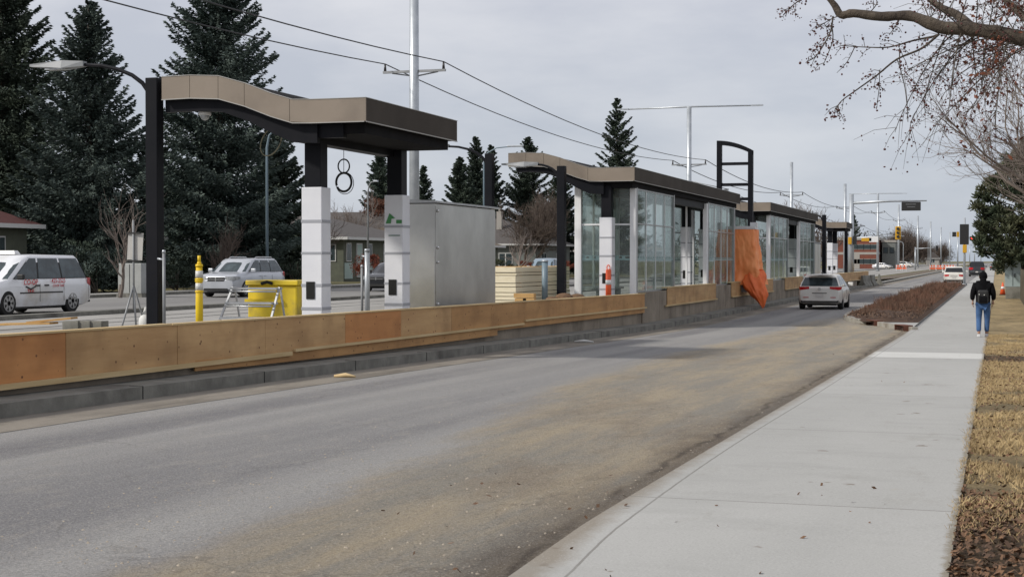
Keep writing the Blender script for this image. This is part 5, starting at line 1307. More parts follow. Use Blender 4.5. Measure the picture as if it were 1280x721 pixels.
# shrubs and hedges
def shrub(lab, px, X, Y, w, h, m, seed, n=2600, leaf=.16, clumps=22, group=None, zb=None, up=.6):
    Xc = X; t = thing('shrub', lab, 'shrub', (Xc, Y, zw(Y) if zb is None else zb), 0, group)
    tuft_crown((0, 0, h * .52), (w * .45, w * .42, h * .42), n, seed, leaf, m, t, 'foliage', clumps=clumps, cr=min(w, h) * .22, up=up)
    mb = MB(); r = random.Random(seed)
    for i in range(7): mb.tube([(0, 0, -.05), (r.uniform(-.4, .4) * w, r.uniform(-.4, .4) * w, h * .75)], [.03, .01], 5)
    mb.build('stem', M['bark'], t); return t
def SH(lab, px, X, w, h, m, seed, **kw): return shrub(lab, px, X, YX(px, X), w, h, m, seed, **kw)
SH('rusty red bush by the bungalow, behind the two steel pipes', 462, -44, 2.8, 2.2, 'dogwood', 41, up=1.0)
SH('long red dogwood bush behind the lumber stack', 690, -42.5, 6.5, 1.9, 'dogwood', 42, n=6000, clumps=46, up=1.4)
SH('left red dogwood bush behind the lumber stack', 655, -43, 4.0, 1.8, 'dogwood', 43, n=4000, clumps=30, up=1.4)
SH('dark green hedge bush right of the cabinet', 631, -43, 3.2, 2.0, 'shrubg', 44)
SH('low blue green juniper right behind the taxi', 122, -40.5, 4.6, 2.3, 'needle', 45, n=4200, clumps=34)
SH('low juniper bush at the foot of the left spruces', 88, -42, 4.6, 2.6, 'needle_dark', 46, n=4200, clumps=34)
SH('dark shrub at the foot of the broad blue spruce', 222, -40.0, 3.6, 1.5, 'needle_dark', 47, n=2800)
SH('dark shrub right of the silver crossover', 368, -43.5, 3.0, 1.8, 'needle_dark', 48, n=2800)

# ---- right side: pine, bare trees, overhanging crab apple
Yp = 84; Xp = XY(1294, Yp)
t = thing('pine_tree', 'bushy dark pine at the right edge above the green utility cabinet', 'tree', (Xp, Yp, 0))
r = np.random.default_rng(9)
cl = []
for i in range(330):
    u = r.uniform(0, 1); z = 1.6 + 6.6 * u; rad = 3.2 * (math.sin(math.pi * min(1, (u * .78 + .20))) ** .75) * r.uniform(.45, 1.05); a = r.uniform(0, 6.28)
    cl.append((rad * math.cos(a), rad * math.sin(a), z + r.uniform(-.3, .3)))
V = []
for c in cl:
    k_ = 150; P = r.normal(0, 1, (k_, 3)); P /= np.linalg.norm(P, axis=1)[:, None]; C = np.array(c) + P * r.uniform(.05, .42, (k_, 1)) * np.array([1, 1, .75]); D = P + np.array([0, 0, .5]); D /= np.linalg.norm(D, axis=1)[:, None]
    Wv = np.cross(D, r.normal(0, 1, (k_, 3))); Wv /= np.linalg.norm(Wv, axis=1)[:, None]; ln = .26 * r.uniform(.6, 1.2, (k_, 1)); V.append(np.stack([C - D * ln * .5, C + Wv * ln * .17, C + D * ln * .5, C - Wv * ln * .17], 1).reshape(-1, 3))
V = np.concatenate(V); npmesh('crown', V, np.arange(len(V)).reshape(-1, 4), M['pine'], t)
tr = MB().tube([(0, 0, 0), (.1, 0, 3), (0, .1, 7.4)], [.22, .16, .03], 8)
for c in cl[::3]: tr.tube([(0, 0, max(1.2, c[2] - 1.0)), (c[0] * .5, c[1] * .5, c[2] - .35), c], [.06, .04, .015], 4)
tr.build('trunk', M['bark'], t)
# leafless pale trees leaning in from the right
def lean_tree(lab, X, Y, trunk_top, dirs, seed, m, L, r0, levels=3, minr=.005, name='bare_tree', nsub=(6, 5, 4, 3)):
    t = thing(name, lab, 'tree', (X, Y, zg(Y)))
    MB().tube([(0, 0, -.1), (.03, .02, trunk_top * .5), (0, 0, trunk_top + .15)], [r0 * 1.7, r0 * 1.4, r0 * 1.1], 10).build('trunk', M['bark_grey'], t)
    tot = MB()
    for i, (d, l_) in enumerate(dirs):
        mb = branch_mesh(seed + i, (0, 0, trunk_top), d, l_, r0 * .8, levels, nsub, (.55, .6, .65, .7), up=.06, wig=.13, minr=minr, lfac=(.4, .68), first_frac=.25)
        off = len(tot.v); tot.v += mb.v; tot.f += [tuple(j + off for j in f) for f in mb.f]; tot.sm += mb.sm
    tot.build('crown', M[m], t); return t
lean_tree('pale leafless tree reaching in from the right edge before the pine', 2.7, 44, 2.5, [((-.75, -.1, .95), 3.6), ((-.6, .2, 1.1), 4.0), ((.5, .1, 1.2), 3.0), ((-.35, -.5, 1.3), 3.6), ((-.95, .2, .75), 3.0), ((.2, .6, 1), 3), ((-.45, -.1, 1.4), 4.4), ((-.9, -.3, .9), 3.4)], 61, 'twig_pale', 4.6, .09, levels=4, minr=.0055)
lean_tree('second pale leafless tree at the right edge, taller and farther', 4.2, 62, 3.0, [((-.6, .1, 1.2), 4.2), ((-.9, -.2, .9), 3.8), ((.5, .1, 1.2), 3.6), ((-.2, .4, 1.6), 4.6)], 71, 'twig_pale', 3, .12, minr=.009)
# overhanging crab apple: trunk just outside the frame at the right
Yc = 13.2
def WP(px, py, Y, dY=0): X = XY(px, Y); return Vector((X, Y, ZP(py, X, Y)))
tx0, ty0 = 2.35, 13.6
t = thing('crab_apple_tree', 'crab apple tree whose thick berry-hung limb reaches in at the upper right', 'tree', (tx0, ty0, zg(ty0)))
def LC(v): return (v.x - tx0, v.y - ty0, v.z - zg(ty0))
MB().tube([(0, 0, -.1), (.05, 0, 1.0), (-.02, .02, 1.9), (-.08, 0, 2.6)], [.21, .17, .155, .13], 14).build('trunk', M['bark_near'], t)
limb = [Vector((tx0 - .06, ty0, zg(ty0) + 2.5)), Vector((1.75, 13.4, 3.52)), WP(1330, 62, Yc), WP(1290, 53, Yc), WP(1262, 46, Yc), WP(1235, 41, Yc), WP(1205, 37, Yc), WP(1178, 36, Yc), WP(1160, 30, Yc), WP(1135, 21, Yc), WP(1100, 22, Yc), WP(1066, 18, Yc), WP(1050, 20, Yc), WP(1042, 8, Yc), WP(1030, -6, Yc), WP(1010, -30, Yc)]
lr = [.12, .095, .078, .070, .064, .060, .056, .054, .050, .042, .038, .036, .033, .026, .022, .016]
def smoothp(P, rs, k=4):
    out = []; ro = []
    for i in range(len(P) - 1):
        p0 = P[max(i - 1, 0)]; p1 = P[i]; p2 = P[i + 1]; p3 = P[min(i + 2, len(P) - 1)]
        for j in range(k):
            u = j / k; out.append(.5 * ((2 * p1) + (p2 - p0) * u + (2 * p0 - 5 * p1 + 4 * p2 - p3) * u * u + (3 * p1 - p0 - 3 * p2 + p3) * u ** 3)); ro.append(rs[i] + (rs[i + 1] - rs[i]) * u)
    out.append(P[-1]); ro.append(rs[-1]); return out, ro
lp_, lrr = smoothp(limb, lr)
rj = random.Random(8); lrr = [q * rj.uniform(.93, 1.1) for q in lrr]
MB().tube([LC(p) for p in lp_], lrr, 12).build('main_limb', M['bark_near'], t)
# second limb going up-left
l2 = [WP(1215, 38, Yc), WP(1195, 20, 13.4), WP(1170, 8, 13.6), WP(1150, -12, 13.8), WP(1120, -60, 14)]; p2, r2 = smoothp(l2, [.045, .035, .028, .022, .015]); MB().tube([LC(p) for p in p2], r2, 8).build('side_limb', M['bark_near'], t)
l3 = [WP(1300, 40, 13.6), WP(1262, 8, 14), WP(1225, -30, 14.4)]; p3, r3 = smoothp(l3, [.04, .03, .02]); MB().tube([LC(p) for p in p3], r3, 8).build('side_limb', M['bark_near'], t)
# twigs as hanging shoots traced from the limb
tw = MB(); bpts = []
def shoot(P, r0_, r1_, kids=6, kl=.25, seed=0, berries=1.0):
    P, rs = smoothp(P, [r0_ + (r1_ - r0_) * i / (len(P) - 1) for i in range(len(P))], 4)
    tw.tube([LC(p) for p in P], rs, 5, cap=False); r = random.Random(seed)
    for i, p in enumerate(P):
        if i > 1 and r.random() < .75 * berries: bpts.append((p.copy(), i / len(P)))
    for q in range(kids):
        i = r.randrange(2, len(P) - 1); p = P[i]; dd = (P[i + 1] - P[i]).normalized(); a = Vector((r.gauss(0, 1), r.gauss(0, .6), r.gauss(-.3, 1))).normalized()
        d = (dd * .8 + a * .8).normalized(); L_ = kl * r.uniform(.5, 1.3); c1 = p + d * L_ * .5 + Vector((0, 0, .02)); c2 = c1 + (d + Vector((0, 0, -.25))).normalized() * L_ * .5
        tw.tube([LC(p), LC(c1), LC(c2)], [r1_ * 1.3, r1_, r1_ * .6], 4, cap=False)
        for b in (c1, c2, c2.lerp(c1, .5)):
            if r.random() < berries: bpts.append((b, .8))
J = lambda *a: [WP(x, y, Yc + dz) for x, y, dz in a]
shoot(J((1040, 22, 0), (1037, 40, -.1), (1028, 58, -.15), (1018, 72, -.2), (1008, 78, -.2)), .008, .003, 9, .13, 1)
shoot(J((1038, 30, 0), (1040, 50, .1), (1034, 68, .1), (1028, 82, .1)), .006, .003, 6, .11, 2)
shoot(J((1058, 18, .1), (1040, 24, .2), (1020, 36, .25)), .006, .003, 6, .12, 3)
shoot(J((1170, 46, 0), (1140, 52, .2), (1110, 60, .3), (1080, 60, .3), (1050, 58, .35)), .010, .003, 10, .15, 4)
shoot(J((1172, 44, 0), (1150, 62, -.1), (1120, 75, -.2), (1095, 95, -.25), (1070, 113, -.3), (1050, 128, -.3), (1042, 144, -.3)), .011, .003, 16, .13, 5)
shoot(J((1123, 62, 0), (1124, 85, .05), (1130, 110, .08), (1133, 135, .1), (1134, 153, .1)), .005, .0035, 3, .05, 6, .35)
shoot(J((1098, 88, -.2), (1098, 110, -.2), (1095, 132, -.2)), .004, .003, 4, .07, 7)
shoot(J((1030, -14, .1), (1005, -2, .1), (990, 8, .1), (978, 20, .1)), .007, .003, 9, .11, 8)
shoot(J((1068, 58, .2), (1058, 78, .2), (1045, 92, .2)), .005, .002, 3, .08, 9, .3)
shoot(J((1125, 22, .1), (1118, 34, .15), (1110, 45, .2)), .005, .003, 5, .09, 10)
shoot(J((1085, 18, .1), (1095, 4, .2), (1085, -10, .2)), .005, .003, 6, .12, 11)
rs_ = random.Random(5)
starts = [(1185, 40), (1200, 42), (1212, 44), (1225, 46), (1238, 48), (1250, 50), (1262, 54), (1275, 56), (1195, 40), (1220, 44), (1245, 50), (1270, 54), (1290, 58), (1232, 48), (1206, 42), (1258, 52), (1282, 56)]
for i, (sx, sy) in enumerate(starts):
    dx = rs_.uniform(-105, 15); ln = rs_.uniform(25, 130); dz = rs_.uniform(-1.6, 1.8)
    pts = [(sx, sy, 0), (sx + dx * .30, sy + ln * .15, dz * .35), (sx + dx * .65, sy + ln * .45, dz * .7), (sx + dx, sy + ln * .85, dz), (sx + dx * 1.1 + rs_.uniform(-12, 6), sy + ln, dz * 1.05)]
    shoot(J(*pts), .007, .0022, 17, .30, 100 + i, .55)
for i in range(17):
    sx = rs_.uniform(1150, 1290); dx = rs_.uniform(-70, 30); ln = rs_.uniform(35, 110); dz = rs_.uniform(-1.2, 1.8); sy = 30 if sx < 1200 else 42
    shoot(J((sx, sy, .1), (sx + dx * .4, sy - ln * .4, dz * .5), (sx + dx, sy - ln, dz)), .006, .0022, 12, .26, 200 + i, .5)
tw.build('twigs', M['bark_near'], t)
V = []; Fc = []; r = np.random.default_rng(31)
ico = np.array([(0, 0, 1), (.9, 0, .45), (.28, .85, .45), (-.72, .53, .45), (-.72, -.53, .45), (.28, -.85, .45), (.72, .53, -.45), (-.28, .85, -.45), (-.9, 0, -.45), (-.28, -.85, -.45), (.72, -.53, -.45), (0, 0, -1)])
icf = np.array([(0, 1, 2), (0, 2, 3), (0, 3, 4), (0, 4, 5), (0, 5, 1), (1, 6, 2), (2, 7, 3), (3, 8, 4), (4, 9, 5), (5, 10, 1), (6, 7, 2), (7, 8, 3), (8, 9, 4), (9, 10, 5), (10, 6, 1), (11, 7, 6), (11, 8, 7), (11, 9, 8), (11, 10, 9), (11, 6, 10)])
LV = []
for p, u in bpts:
    for q in range(int(r.integers(1, 4))):
        c = np.array(LC(p)) + r.normal(0, .020, 3) + np.array([0, 0, -.012]); V.append(ico @ np.linalg.qr(r.normal(0, 1, (3, 3)))[0] @ np.diag(r.uniform(.35, 1.25, 3)) * r.uniform(.006, .012) + c); Fc.append(icf + 12 * (len(V) - 1))
o = npmesh('berries', np.concatenate(V), np.concatenate(Fc), M['berry'], t, n=3); o['kind'] = 'stuff'
right = [p for p, u in bpts if p.x > XY(1200, Yc)]
for p in right[::2]:
    c = np.array(LC(p)) + r.normal(0, .05, 3)
    for q in range(2):
        D = r.normal(0, 1, 3); D /= np.linalg.norm(D); W_ = np.cross(D, r.normal(0, 1, 3)); W_ /= np.linalg.norm(W_); s_ = r.uniform(.012, .03); LV.append(np.stack([c - D * s_, c + W_ * s_ * .5, c + D * s_, c - W_ * s_ * .5]))
LV = np.concatenate(LV); o = npmesh('dead_leaves', LV, np.arange(len(LV)).reshape(-1, 4), M['leafred'], t); o['kind'] = 'stuff'

# ------------------------------------------------------------------ houses
def gable_house(name, lab, X, Y, wx, wy, hwall, hr, wallm, roofm, openings, rz=0, hip=True, chimney=None, over=.6, z=None):
    """openings on the side facing the viewer (-Y) and on the street side (+X): (side, pos, width, z0, z1, kind)"""
    t = thing(name, lab, 'house', (X, Y, zw(Y) if z is None else z), rz)
    MB().box(-wx / 2, wx / 2, -wy / 2, wy / 2, -.1, hwall).build('wall', M[wallm], t)
    a, b = wx / 2 + over, wy / 2 + over; ins = b * .85 if hip else 0
    mb = MB(); longx = wx >= wy
    if longx: rid = [(-a + (b * .9 if hip else 0), 0), (a - (b * .9 if hip else 0), 0)]
    else: rid = [(0, -b + (a * .9 if hip else 0)), (0, b - (a * .9 if hip else 0))]
    vs = [(-a, -b, hwall), (a, -b, hwall), (a, b, hwall), (-a, b, hwall), (*rid[0], hwall + hr), (*rid[1], hwall + hr)]
    fs = [(0, 1, 5, 4), (2, 3, 4, 5), (1, 2, 5), (3, 0, 4), (0, 3, 2, 1)] if longx else [(0, 1, 4), (1, 2, 5, 4), (2, 3, 5), (3, 0, 4, 5), (0, 3, 2, 1)]
    mb.add(vs, fs); rf = mb.build('roof', M[roofm], t)
    e = MB(); e.box(-a - .02, a + .02, -b - .06, -b + .0, hwall - .17, hwall + .03).box(a, a + .06, -b, b, hwall - .17, hwall + .03); e.build('eave_board', M['housetrim'], t)
    if chimney:
        cx, cy = chimney; MB().box(cx - .3, cx + .3, cy - .3, cy + .3, hwall + hr * .4, hwall + hr + .75).tube([(cx, cy, hwall + hr + .75), (cx, cy, hwall + hr + 1.15)], .14, 8).build('chimney', M['stone_band'], rf)
    for side, p, w, z0, z1, kind in openings:
        def bx(e0, e1, q0, q1, r0, r1):      # e: depth outwards, q: along
            m_ = MB(); return m_.box(q0, q1, -wy / 2 - e1, -wy / 2 - e0, r0, r1) if side == 'y' else m_.box(wx / 2 + e0, wx / 2 + e1, q0, q1, r0, r1)
        if kind == 'panel': bx(.0, .03, p - w / 2, p + w / 2, z0, z1).build('wall_panel', M['pale_green'], t); continue
        nm = {'w': 'window', 'd': 'door', 'g': 'garage_door'}[kind]
        f = bx(.0, .06, p - w / 2, p + w / 2, z0, z1).build(nm, M['housetrim'], t)
        if kind == 'w':
            k_ = 2 if w > 1 else 1
            for q in range(k_): bx(.061, .067, p - w / 2 + .07 + q * w / k_ * .98, p - w / 2 - .07 + (q + 1) * w / k_, z0 + .07, z1 - .07).build('pane', M['house_glass'], f)
        else: bx(.061, .08, p - w / 2 + .12, p + w / 2 - .12, z0 + .1, z1 - .12).build('door_leaf', M['pale_green'], f)
    return t
Yh = YX(452, -47)
gable_house('bungalow', 'olive bungalow with a grey brown hip roof between the two wrapped columns', -53, 112, 13, 15, 3.3, 2.0, 'stucco_olive', 'roof_grey',
            [('x', -6.6, .9, 1.5, 2.9, 'w'), ('x', -6.6, 1.5, .2, 1.4, 'panel'), ('x', -4.6, 1.1, .3, 2.9, 'd'), ('x', -2.6, 1.0, 1.6, 2.9, 'w'), ('x', -2.6, 1.4, .3, 1.5, 'panel'), ('x', 1.0, 1.6, 1.4, 2.9, 'w'), ('x', 4.6, 1.4, 1.5, 2.9, 'w'), ('y', 3, 1.6, 1.5, 2.8, 'w'), ('y', 5.4, 1.0, 1.5, 2.8, 'w'), ('y', 0, 1.2, .2, 2.6, 'd')])
gable_house('house', 'grey roofed house with a pale chimney behind the olive bungalow', -60, 140, 14, 12, 3.6, 3.0, 'stucco_grey', 'roof_grey', [('y', 0, 1.6, 1.4, 2.8, 'w'), ('x', 0, 1.6, 1.4, 2.8, 'w')], hip=False, chimney=(4.2, -2.5))
gable_house('house', 'house with a dark red roof at the far left behind the spruces', -50.5, 55.5, 13, 13, 3.25, 3.0, 'stucco_olive', 'roof_red', [('x', -5, 1.8, 1.2, 2.7, 'w'), ('y', 5.0, 1.6, 1.2, 2.7, 'w'), ('x', 0, 1.1, .2, 2.5, 'd'), ('x', 4, 1.6, 1.2, 2.7, 'w')])
gable_house('house', 'pale grey house hidden behind the big blue spruces', -52.5, 84, 12, 13, 2.9, 1.7, 'stucco_grey', 'roof_grey', [('x', -3, 1.6, 1.2, 2.6, 'w'), ('x', 1, 1.1, .2, 2.5, 'd'), ('x', 4, 2.6, .2, 2.3, 'g'), ('y', 3, 1.6, 1.2, 2.6, 'w')])
gable_house('house', 'brown roofed house right of the steel cabinet behind red bushes', -54, 138, 13, 13, 3.2, 2.4, 'stucco_olive', 'roof_tan', [('x', -4, 1.8, 1.3, 2.8, 'w'), ('y', 3.5, 1.4, 1.2, 2.7, 'w'), ('y', 5.2, 1.0, 1.2, 2.7, 'w'), ('x', 0, 1.1, .2, 2.6, 'd')])
gable_house('house', 'far pale grey roofed house seen over the lumber stack', -56, 168, 15, 14, 3.8, 3.0, 'stucco_grey', 'roof_grey', [('x', -4, 1.8, 1.3, 2.8, 'w'), ('x', 2, 1.8, 1.3, 2.8, 'w'), ('y', 4, 1.6, 1.3, 2.8, 'w'), ('y', 0, 1.6, 1.3, 2.8, 'w')], chimney=(2, -3))
gable_house('house', 'low house behind the first glazed shelter, glimpsed through its glass', -54, 215, 15, 16, 3.4, 2.4, 'stucco_olive', 'roof_tan', [('x', -4, 1.8, 1.3, 2.8, 'w'), ('x', 2, 1.8, 1.3, 2.8, 'w'), ('y', 4, 1.6, 1.3, 2.8, 'w')])
gable_house('house', 'small far house with pale gable just left of the orange barriers', -24.5, 640, 5, 8, 3.0, 2.4, 'stone_band', 'roof_grey', [('y', 0, 1.8, 1.2, 2.8, 'w')], hip=False, z=0)
# brick building
yb = 386; x0b, x1b = XY(1045, yb), XY(1098, yb)
t = thing('brick_building', 'low red brick building with pale bands and flat roof across the tracks', 'building', ((x0b + x1b) / 2, yb, .0))
wb_ = (x1b - x0b) / 2; hb = ZP(297, x1b, yb)
MB().box(-wb_, wb_, 0, 22, 0, hb - .6).build('wall', M['brick'], t)
MB().box(-wb_ - .25, wb_ + .25, -.25, 22.2, hb - .6, hb).build('parapet', M['stone_band'], t); MB().box(-wb_, wb_ + .04, -.05, 22, hb * .46, hb * .46 + .6).build('pale_band', M['stone_band'], t)
MB().box(-wb_ * .35, -wb_ * .35 + 2.4, -.08, .0, 0, hb * .46).build('entrance', M['stone_band'], t)
for i in range(5):
    for z0 in (1.2, hb * .62):
        x = -wb_ + 1.5 + i * (2 * wb_ - 3) / 4.6 + 2.0
        if x > wb_ - 2: continue
        f = MB().box(x, x + 1.7, -.07, -.01, z0, z0 + 1.3).build('window', M['stone_band'], t); MB().box(x + .1, x + 1.6, -.08, -.072, z0 + .1, z0 + 1.2).build('pane', M['house_glass'], f)
x0c = x1b + .6
t = thing('grey_building', 'grey two storey building attached right of the brick one', 'building', (x0c + 1.6, yb + 4, 0))
MB().box(-1.6, 1.6, 0, 16, 0, hb - 1.1).build('wall', M['stucco_grey'], t); MB().box(-1.8, 1.8, -.2, 16, hb - 1.1, hb - .6).build('roof', M['stone_band'], t)
for x in (-1.3, .2): 
    f = MB().box(x, x + 1.1, -.07, 0, hb * .5, hb * .5 + 1.5).build('window', M['trim'], t)
    MB().box(x + .1, x + 1.0, -.08, -.071, hb * .5 + .1, hb * .5 + 1.4).build('pane', M['house_glass'], f)
# ------------------------------------------------------------------ catenary poles, wires, signals
pole_px = [(518, None), (861, 134), (989, 203), (1056, 230), (1097, 242), (1123, 256), (1147, 270), (1163, 277), (1176, 284), (1187, 290)]
PX = -21.3
names = ['nearest tall silver pole rising behind the near canopy', 'tall silver pole with long double lamp arm behind the glazed shelter', 'silver pole above the second shelter roof', 'silver pole just left of the traffic mast',
         'silver pole with lamp arms in front of the brick building', 'silver pole right of the horizontal signal head', 'silver pole left of the orange barriers', 'slender silver pole behind the orange barriers', 'slender far silver pole right of the orange barriers', 'farthest slender silver pole before the signal pole']
def pole(i, px, topy):
    Y = YX(px, PX); zb_ = zw(Y); top = 13.9 if topy is None else ZP(topy, PX, Y)
    t = thing('catenary_pole', names[i], 'pole', (PX, Y, zb_), 0, 'silver catenary poles between the tracks'); H_ = top - zb_
    r_ = .20 if i < 3 else (.24 if i < 6 else .28)
    MB().tube([(0, 0, 0), (0, 0, H_)], [r_, r_ * .86], 16).build('shaft', M['galv'], t); MB().tube([(0, 0, 0), (0, 0, .25)], r_ * 1.5, 12).build('base_flange', M['galv_dull'], t)
    za = 9.25 if i == 0 else (top - 4.2 if i == 1 else top - 3.6) ; za -= zb_
    if i < 7:
        ar = MB().box(-1.28, 1.28, -.05, .05, za - .04, za + .05); ar.obox((-.5, .09, za - .1), (.9, .04, .05), ry=.16); ar.obox((.5, .09, za - .1), (.9, .04, .05), ry=-.16); a_ = ar.build('crossarm', M['galv_dull'], t)
        ins = MB()
        for s_ in (-1, 1): ins.tube([(s_ * 1.2, 0, za + .05), (s_ * 1.2, 0, za + .32)], [.06, .035], 8)
        ins.build('insulator', M['insul'], a_)
    if i in (0, 1, 2, 3, 4):   # lower pair of brackets for the track wires
        zl = (7.45 if i == 0 else 6.7) - zb_
        br = MB()
        if i == 0: br.tube([(.2, -.15, zl + .0), (-1.9, -.7, zl + .35)], .055, 6).tube([(.2, .1, zl - .2), (-1.0, -.1, zl + .1)], .05, 6).tube([(0, 0, zl - .6), (-.9, -.2, zl + .12)], .045, 6)
        else: br.tube([(0, 0, zl), (2.9, 0, zl + .45)], .05, 6).tube([(0, 0, zl), (-2.9, 0, zl + .45)], .05, 6).tube([(0, 0, zl + 1.1), (2.9, 0, zl + .45)], .03, 5).tube([(0, 0, zl + 1.1), (-2.9, 0, zl + .45)], .03, 5)
        b_ = br.build('bracket', M['galv_dull'], t); ii = MB()
        for x, y, z in (((-1.5, -.6, zl + .3), (-.55, -.05, zl + .05)) if i == 0 else ((2.3, 0, zl + .36), (-2.3, 0, zl + .36))): ii.tube([(x, y, z), (x, y, z + .38)], [.07, .04], 8)
        ii.build('insulator', M['insul'], b_)
    if i in (1, 4):
        l = MB().tube([(-4.6, 0, H_ - .05), (0, 0, H_ + .0), (4.6, 0, H_ - .05)], [.05, .07, .05], 8); la = l.build('lamp_arm', M['galv'], t)
        MB().box(-5.35, -4.5, -.12, .12, H_ - .1, H_ - .0).box(4.5, 5.35, -.12, .12, H_ - .1, H_).build('lamp_head', M['galv'], la)
    return (Y, za + zb_, top)
pi = [pole(i, *p) for i, p in enumerate(pole_px)]
# feeder wires on the crossarms
prev = (pi[0][0] - 54, 9.25, 0)
for s_, lab in ((-1, 'left overhead wire strung along the silver poles'), (1, 'right overhead wire strung along the silver poles')):
    w = MB(); seq = [prev] + pi[:7]
    for a, b in zip(seq, seq[1:]):
        pts = []; 
        for q in range(17):
            u = q / 16; pts.append((PX + s_ * 1.2, a[0] + (b[0] - a[0]) * u, a[1] + .33 + (b[1] - a[1]) * u - 4 * .75 * u * (1 - u)))
        w.tube(pts, .022 if a[0] < 60 else .03, 5, cap=False)
    o = w.build('overhead_wire', M['wire']); tag(o, lab, 'wire')
for s_, lab in ((-1, 'thin contact wire over the left track'), (1, 'thin contact wire over the right track')):
    w = MB(); seq = pi[1:6]
    for a, b in zip(seq, seq[1:]):
        w.tube([(PX + s_ * 2.6, a[0] + (b[0] - a[0]) * q / 12, 7.15 - 4 * .5 * q / 12 * (1 - q / 12)) for q in range(13)], .022, 4, cap=False)
    o = w.build('contact_wire', M['wire']); tag(o, lab, 'wire')
# mast arm signal beyond the far canopy
ym = 122.0; xm = XY(1064, ym)
t = thing('traffic_signal_mast', 'silver traffic mast with a long arm over the road and a dark horizontal signal', 'traffic signal', (xm, ym, .1))
zt = ZP(243, xm, ym) - .1; MB().tube([(0, 0, 0), (0, 0, zt)], [.24, .18], 14).build('shaft', M['galv'], t)
xe = XY(1158, ym) - xm; za = ZP(254, xm, ym) - .1; ze = ZP(251, xm + xe, ym) - .1
MB().tube([(0, 0, za), (xe * .5, 0, (za + ze) / 2 + .06), (xe, 0, ze)], [.12, .09, .05], 10).build('mast_arm', M['galv'], t)
def sighead(par, x, y, z, L_, W_, horiz=True, back=False, lit=None):
    b = MB()
    if horiz: b.box(x - L_ / 2, x + L_ / 2, y - .05, y + .12, z - W_ / 2, z + W_ / 2)
    else: b.box(x - W_ / 2, x + W_ / 2, y - .05, y + .12, z - L_ / 2, z + L_ / 2)
    bo = b.build('signal_housing', M['trim'], par, bevel=.04)
    for q in (-1, 0, 1):
        cx, cz = (x + q * L_ * .3, z) if horiz else (x, z + q * L_ * .3)
        yy = y - .06 if not back else y + .13
        v = MB().tube([(cx, yy, cz), (cx, yy - (.14 if not back else -.14), cz)], W_ * .27, 12); v.build('visor', M['trim'], bo)
        MB().tube([(cx, yy - .002 - (.142 if not back else -.142), cz), (cx, yy - .004 - (.142 if not back else -.142), cz)], W_ * .24, 12).build('lens', M['signal_red'] if (lit == q) else M['gap'], bo)
    return bo
xs_ = XY(1138.5, ym) - xm; zs = ZP(258, xm + xs_, ym) - .1; sighead(t, xs_, -.05, zs, 1.45, .68, True, True)
MB().box(xs_ - .4, xs_ + .35, -.112, -.10, zs + .14, zs + .17).box(xs_ - .3, xs_ + .3, -.112, -.1, zs - .06, zs - .03).build('bracket_bar', M['galv_dull'], t)
zy = ZP(301, xm, ym) - .1; MB().box(-.22, .06, -.38, -.2, zy - .28, zy + .28).build('push_button_box', M['ped_yellow'], t, bevel=.03); MB().box(.2, .42, -.3, .0, zy - .3, zy + .38).build('signal_back', M['trim'], t)
# right-hand signal pole
ys = 126.5; xs_ = XY(1205.5, ys)
t = thing('traffic_signal', 'signal pole with a large dark signal head beside the planting bed', 'traffic signal', (xs_, ys, .05))
MB().tube([(0, 0, 0), (0, 0, ZP(273, xs_, ys))], [.10, .08], 10).build('shaft', M['galv'], t); MB().tube([(0, 0, 0), (0, 0, .15)], .22, 10).build('base', M['galv_dull'], t)
zc = ZP(293, xs_, ys) - .05; sighead(t, -.02, -.2, zc, 1.62, .70, False, True)
MB().box(-.14, .18, -.35, -.12, ZP(316, xs_, ys) - .05, ZP(306, xs_, ys) - .05).build('push_button_box', M['ped_yellow'], t, bevel=.03)
MB().box(-.62, -.42, .1, .35, zc - .2, zc + .22).build('side_signal', M['ped_yellow'], t); MB().box(-.95, -.65, .1, .35, zc - .18, zc + .2).build('side_signal', M['trim'], t)
# farther mast arms over the junction
def far_mast(lab, px, Y, ztop, px_end, heads, yellow=None, right=True):
    x = XY(px, Y); t = thing('traffic_signal_mast', lab, 'traffic signal', (x, Y, 0), 0)
    MB().tube([(0, 0, 0), (0, 0, ztop)], [.16, .12], 10).build('shaft', M['galv'], t); xe = XY(px_end, Y) - x
    MB().tube([(0, 0, ztop - .3), (xe, 0, ztop - .1)], [.09, .05], 8).build('mast_arm', M['galv'], t)
    for (hx, lit, hor) in heads: sighead(t, XY(hx, Y) - x, -.1, ztop - .25, 1.15, .45, hor, False, lit)
    return t
zf = ZP(298, XY(1240, 165), 165)
far_mast('signal mast across the junction with a lit red lamp at its left end', 1292, 165, zf + .25, 1207, [(1219, -1, True)])
far_mast('faraway signal mast with two small dark heads over the road', 1262, 420, ZP(327 - 28, XY(1240, 420), 420), 1225, [(1231, None, True), (1244, None, True)])
x165 = 160; t = far_mast('signal mast with a yellow backed head in front of the brick building', 1059, x165, ZP(294, XY(1100, x165), x165), 1130, [])
xx = XY(1122.5, x165) - t.location.x; zz = ZP(291, XY(1122, x165), x165); 
MB().box(xx - .28, xx + .28, -.2, -.05, zz - .7, zz + .65).build('yellow_signal', M['ped_yellow'], t, bevel=.05)
vm = MB()
for q in (-1, 0, 1): vm.tube([(xx, -.21, zz + q * .4), (xx, -.34, zz + q * .4)], .15, 10)
vm.build('visor', M['trim'], t); xx = XY(1083, x165) - t.location.x; MB().box(xx - .5, xx + .5, -.2, -.05, zz - .85, zz - .52).build('yellow_sign', M['ped_yellow'], t); xx = XY(1092, x165) - t.location.x; MB().box(xx - .45, xx + .45, -.2, -.05, zz - .95, zz - .35).build('white_sign', M['white_plastic'], t)
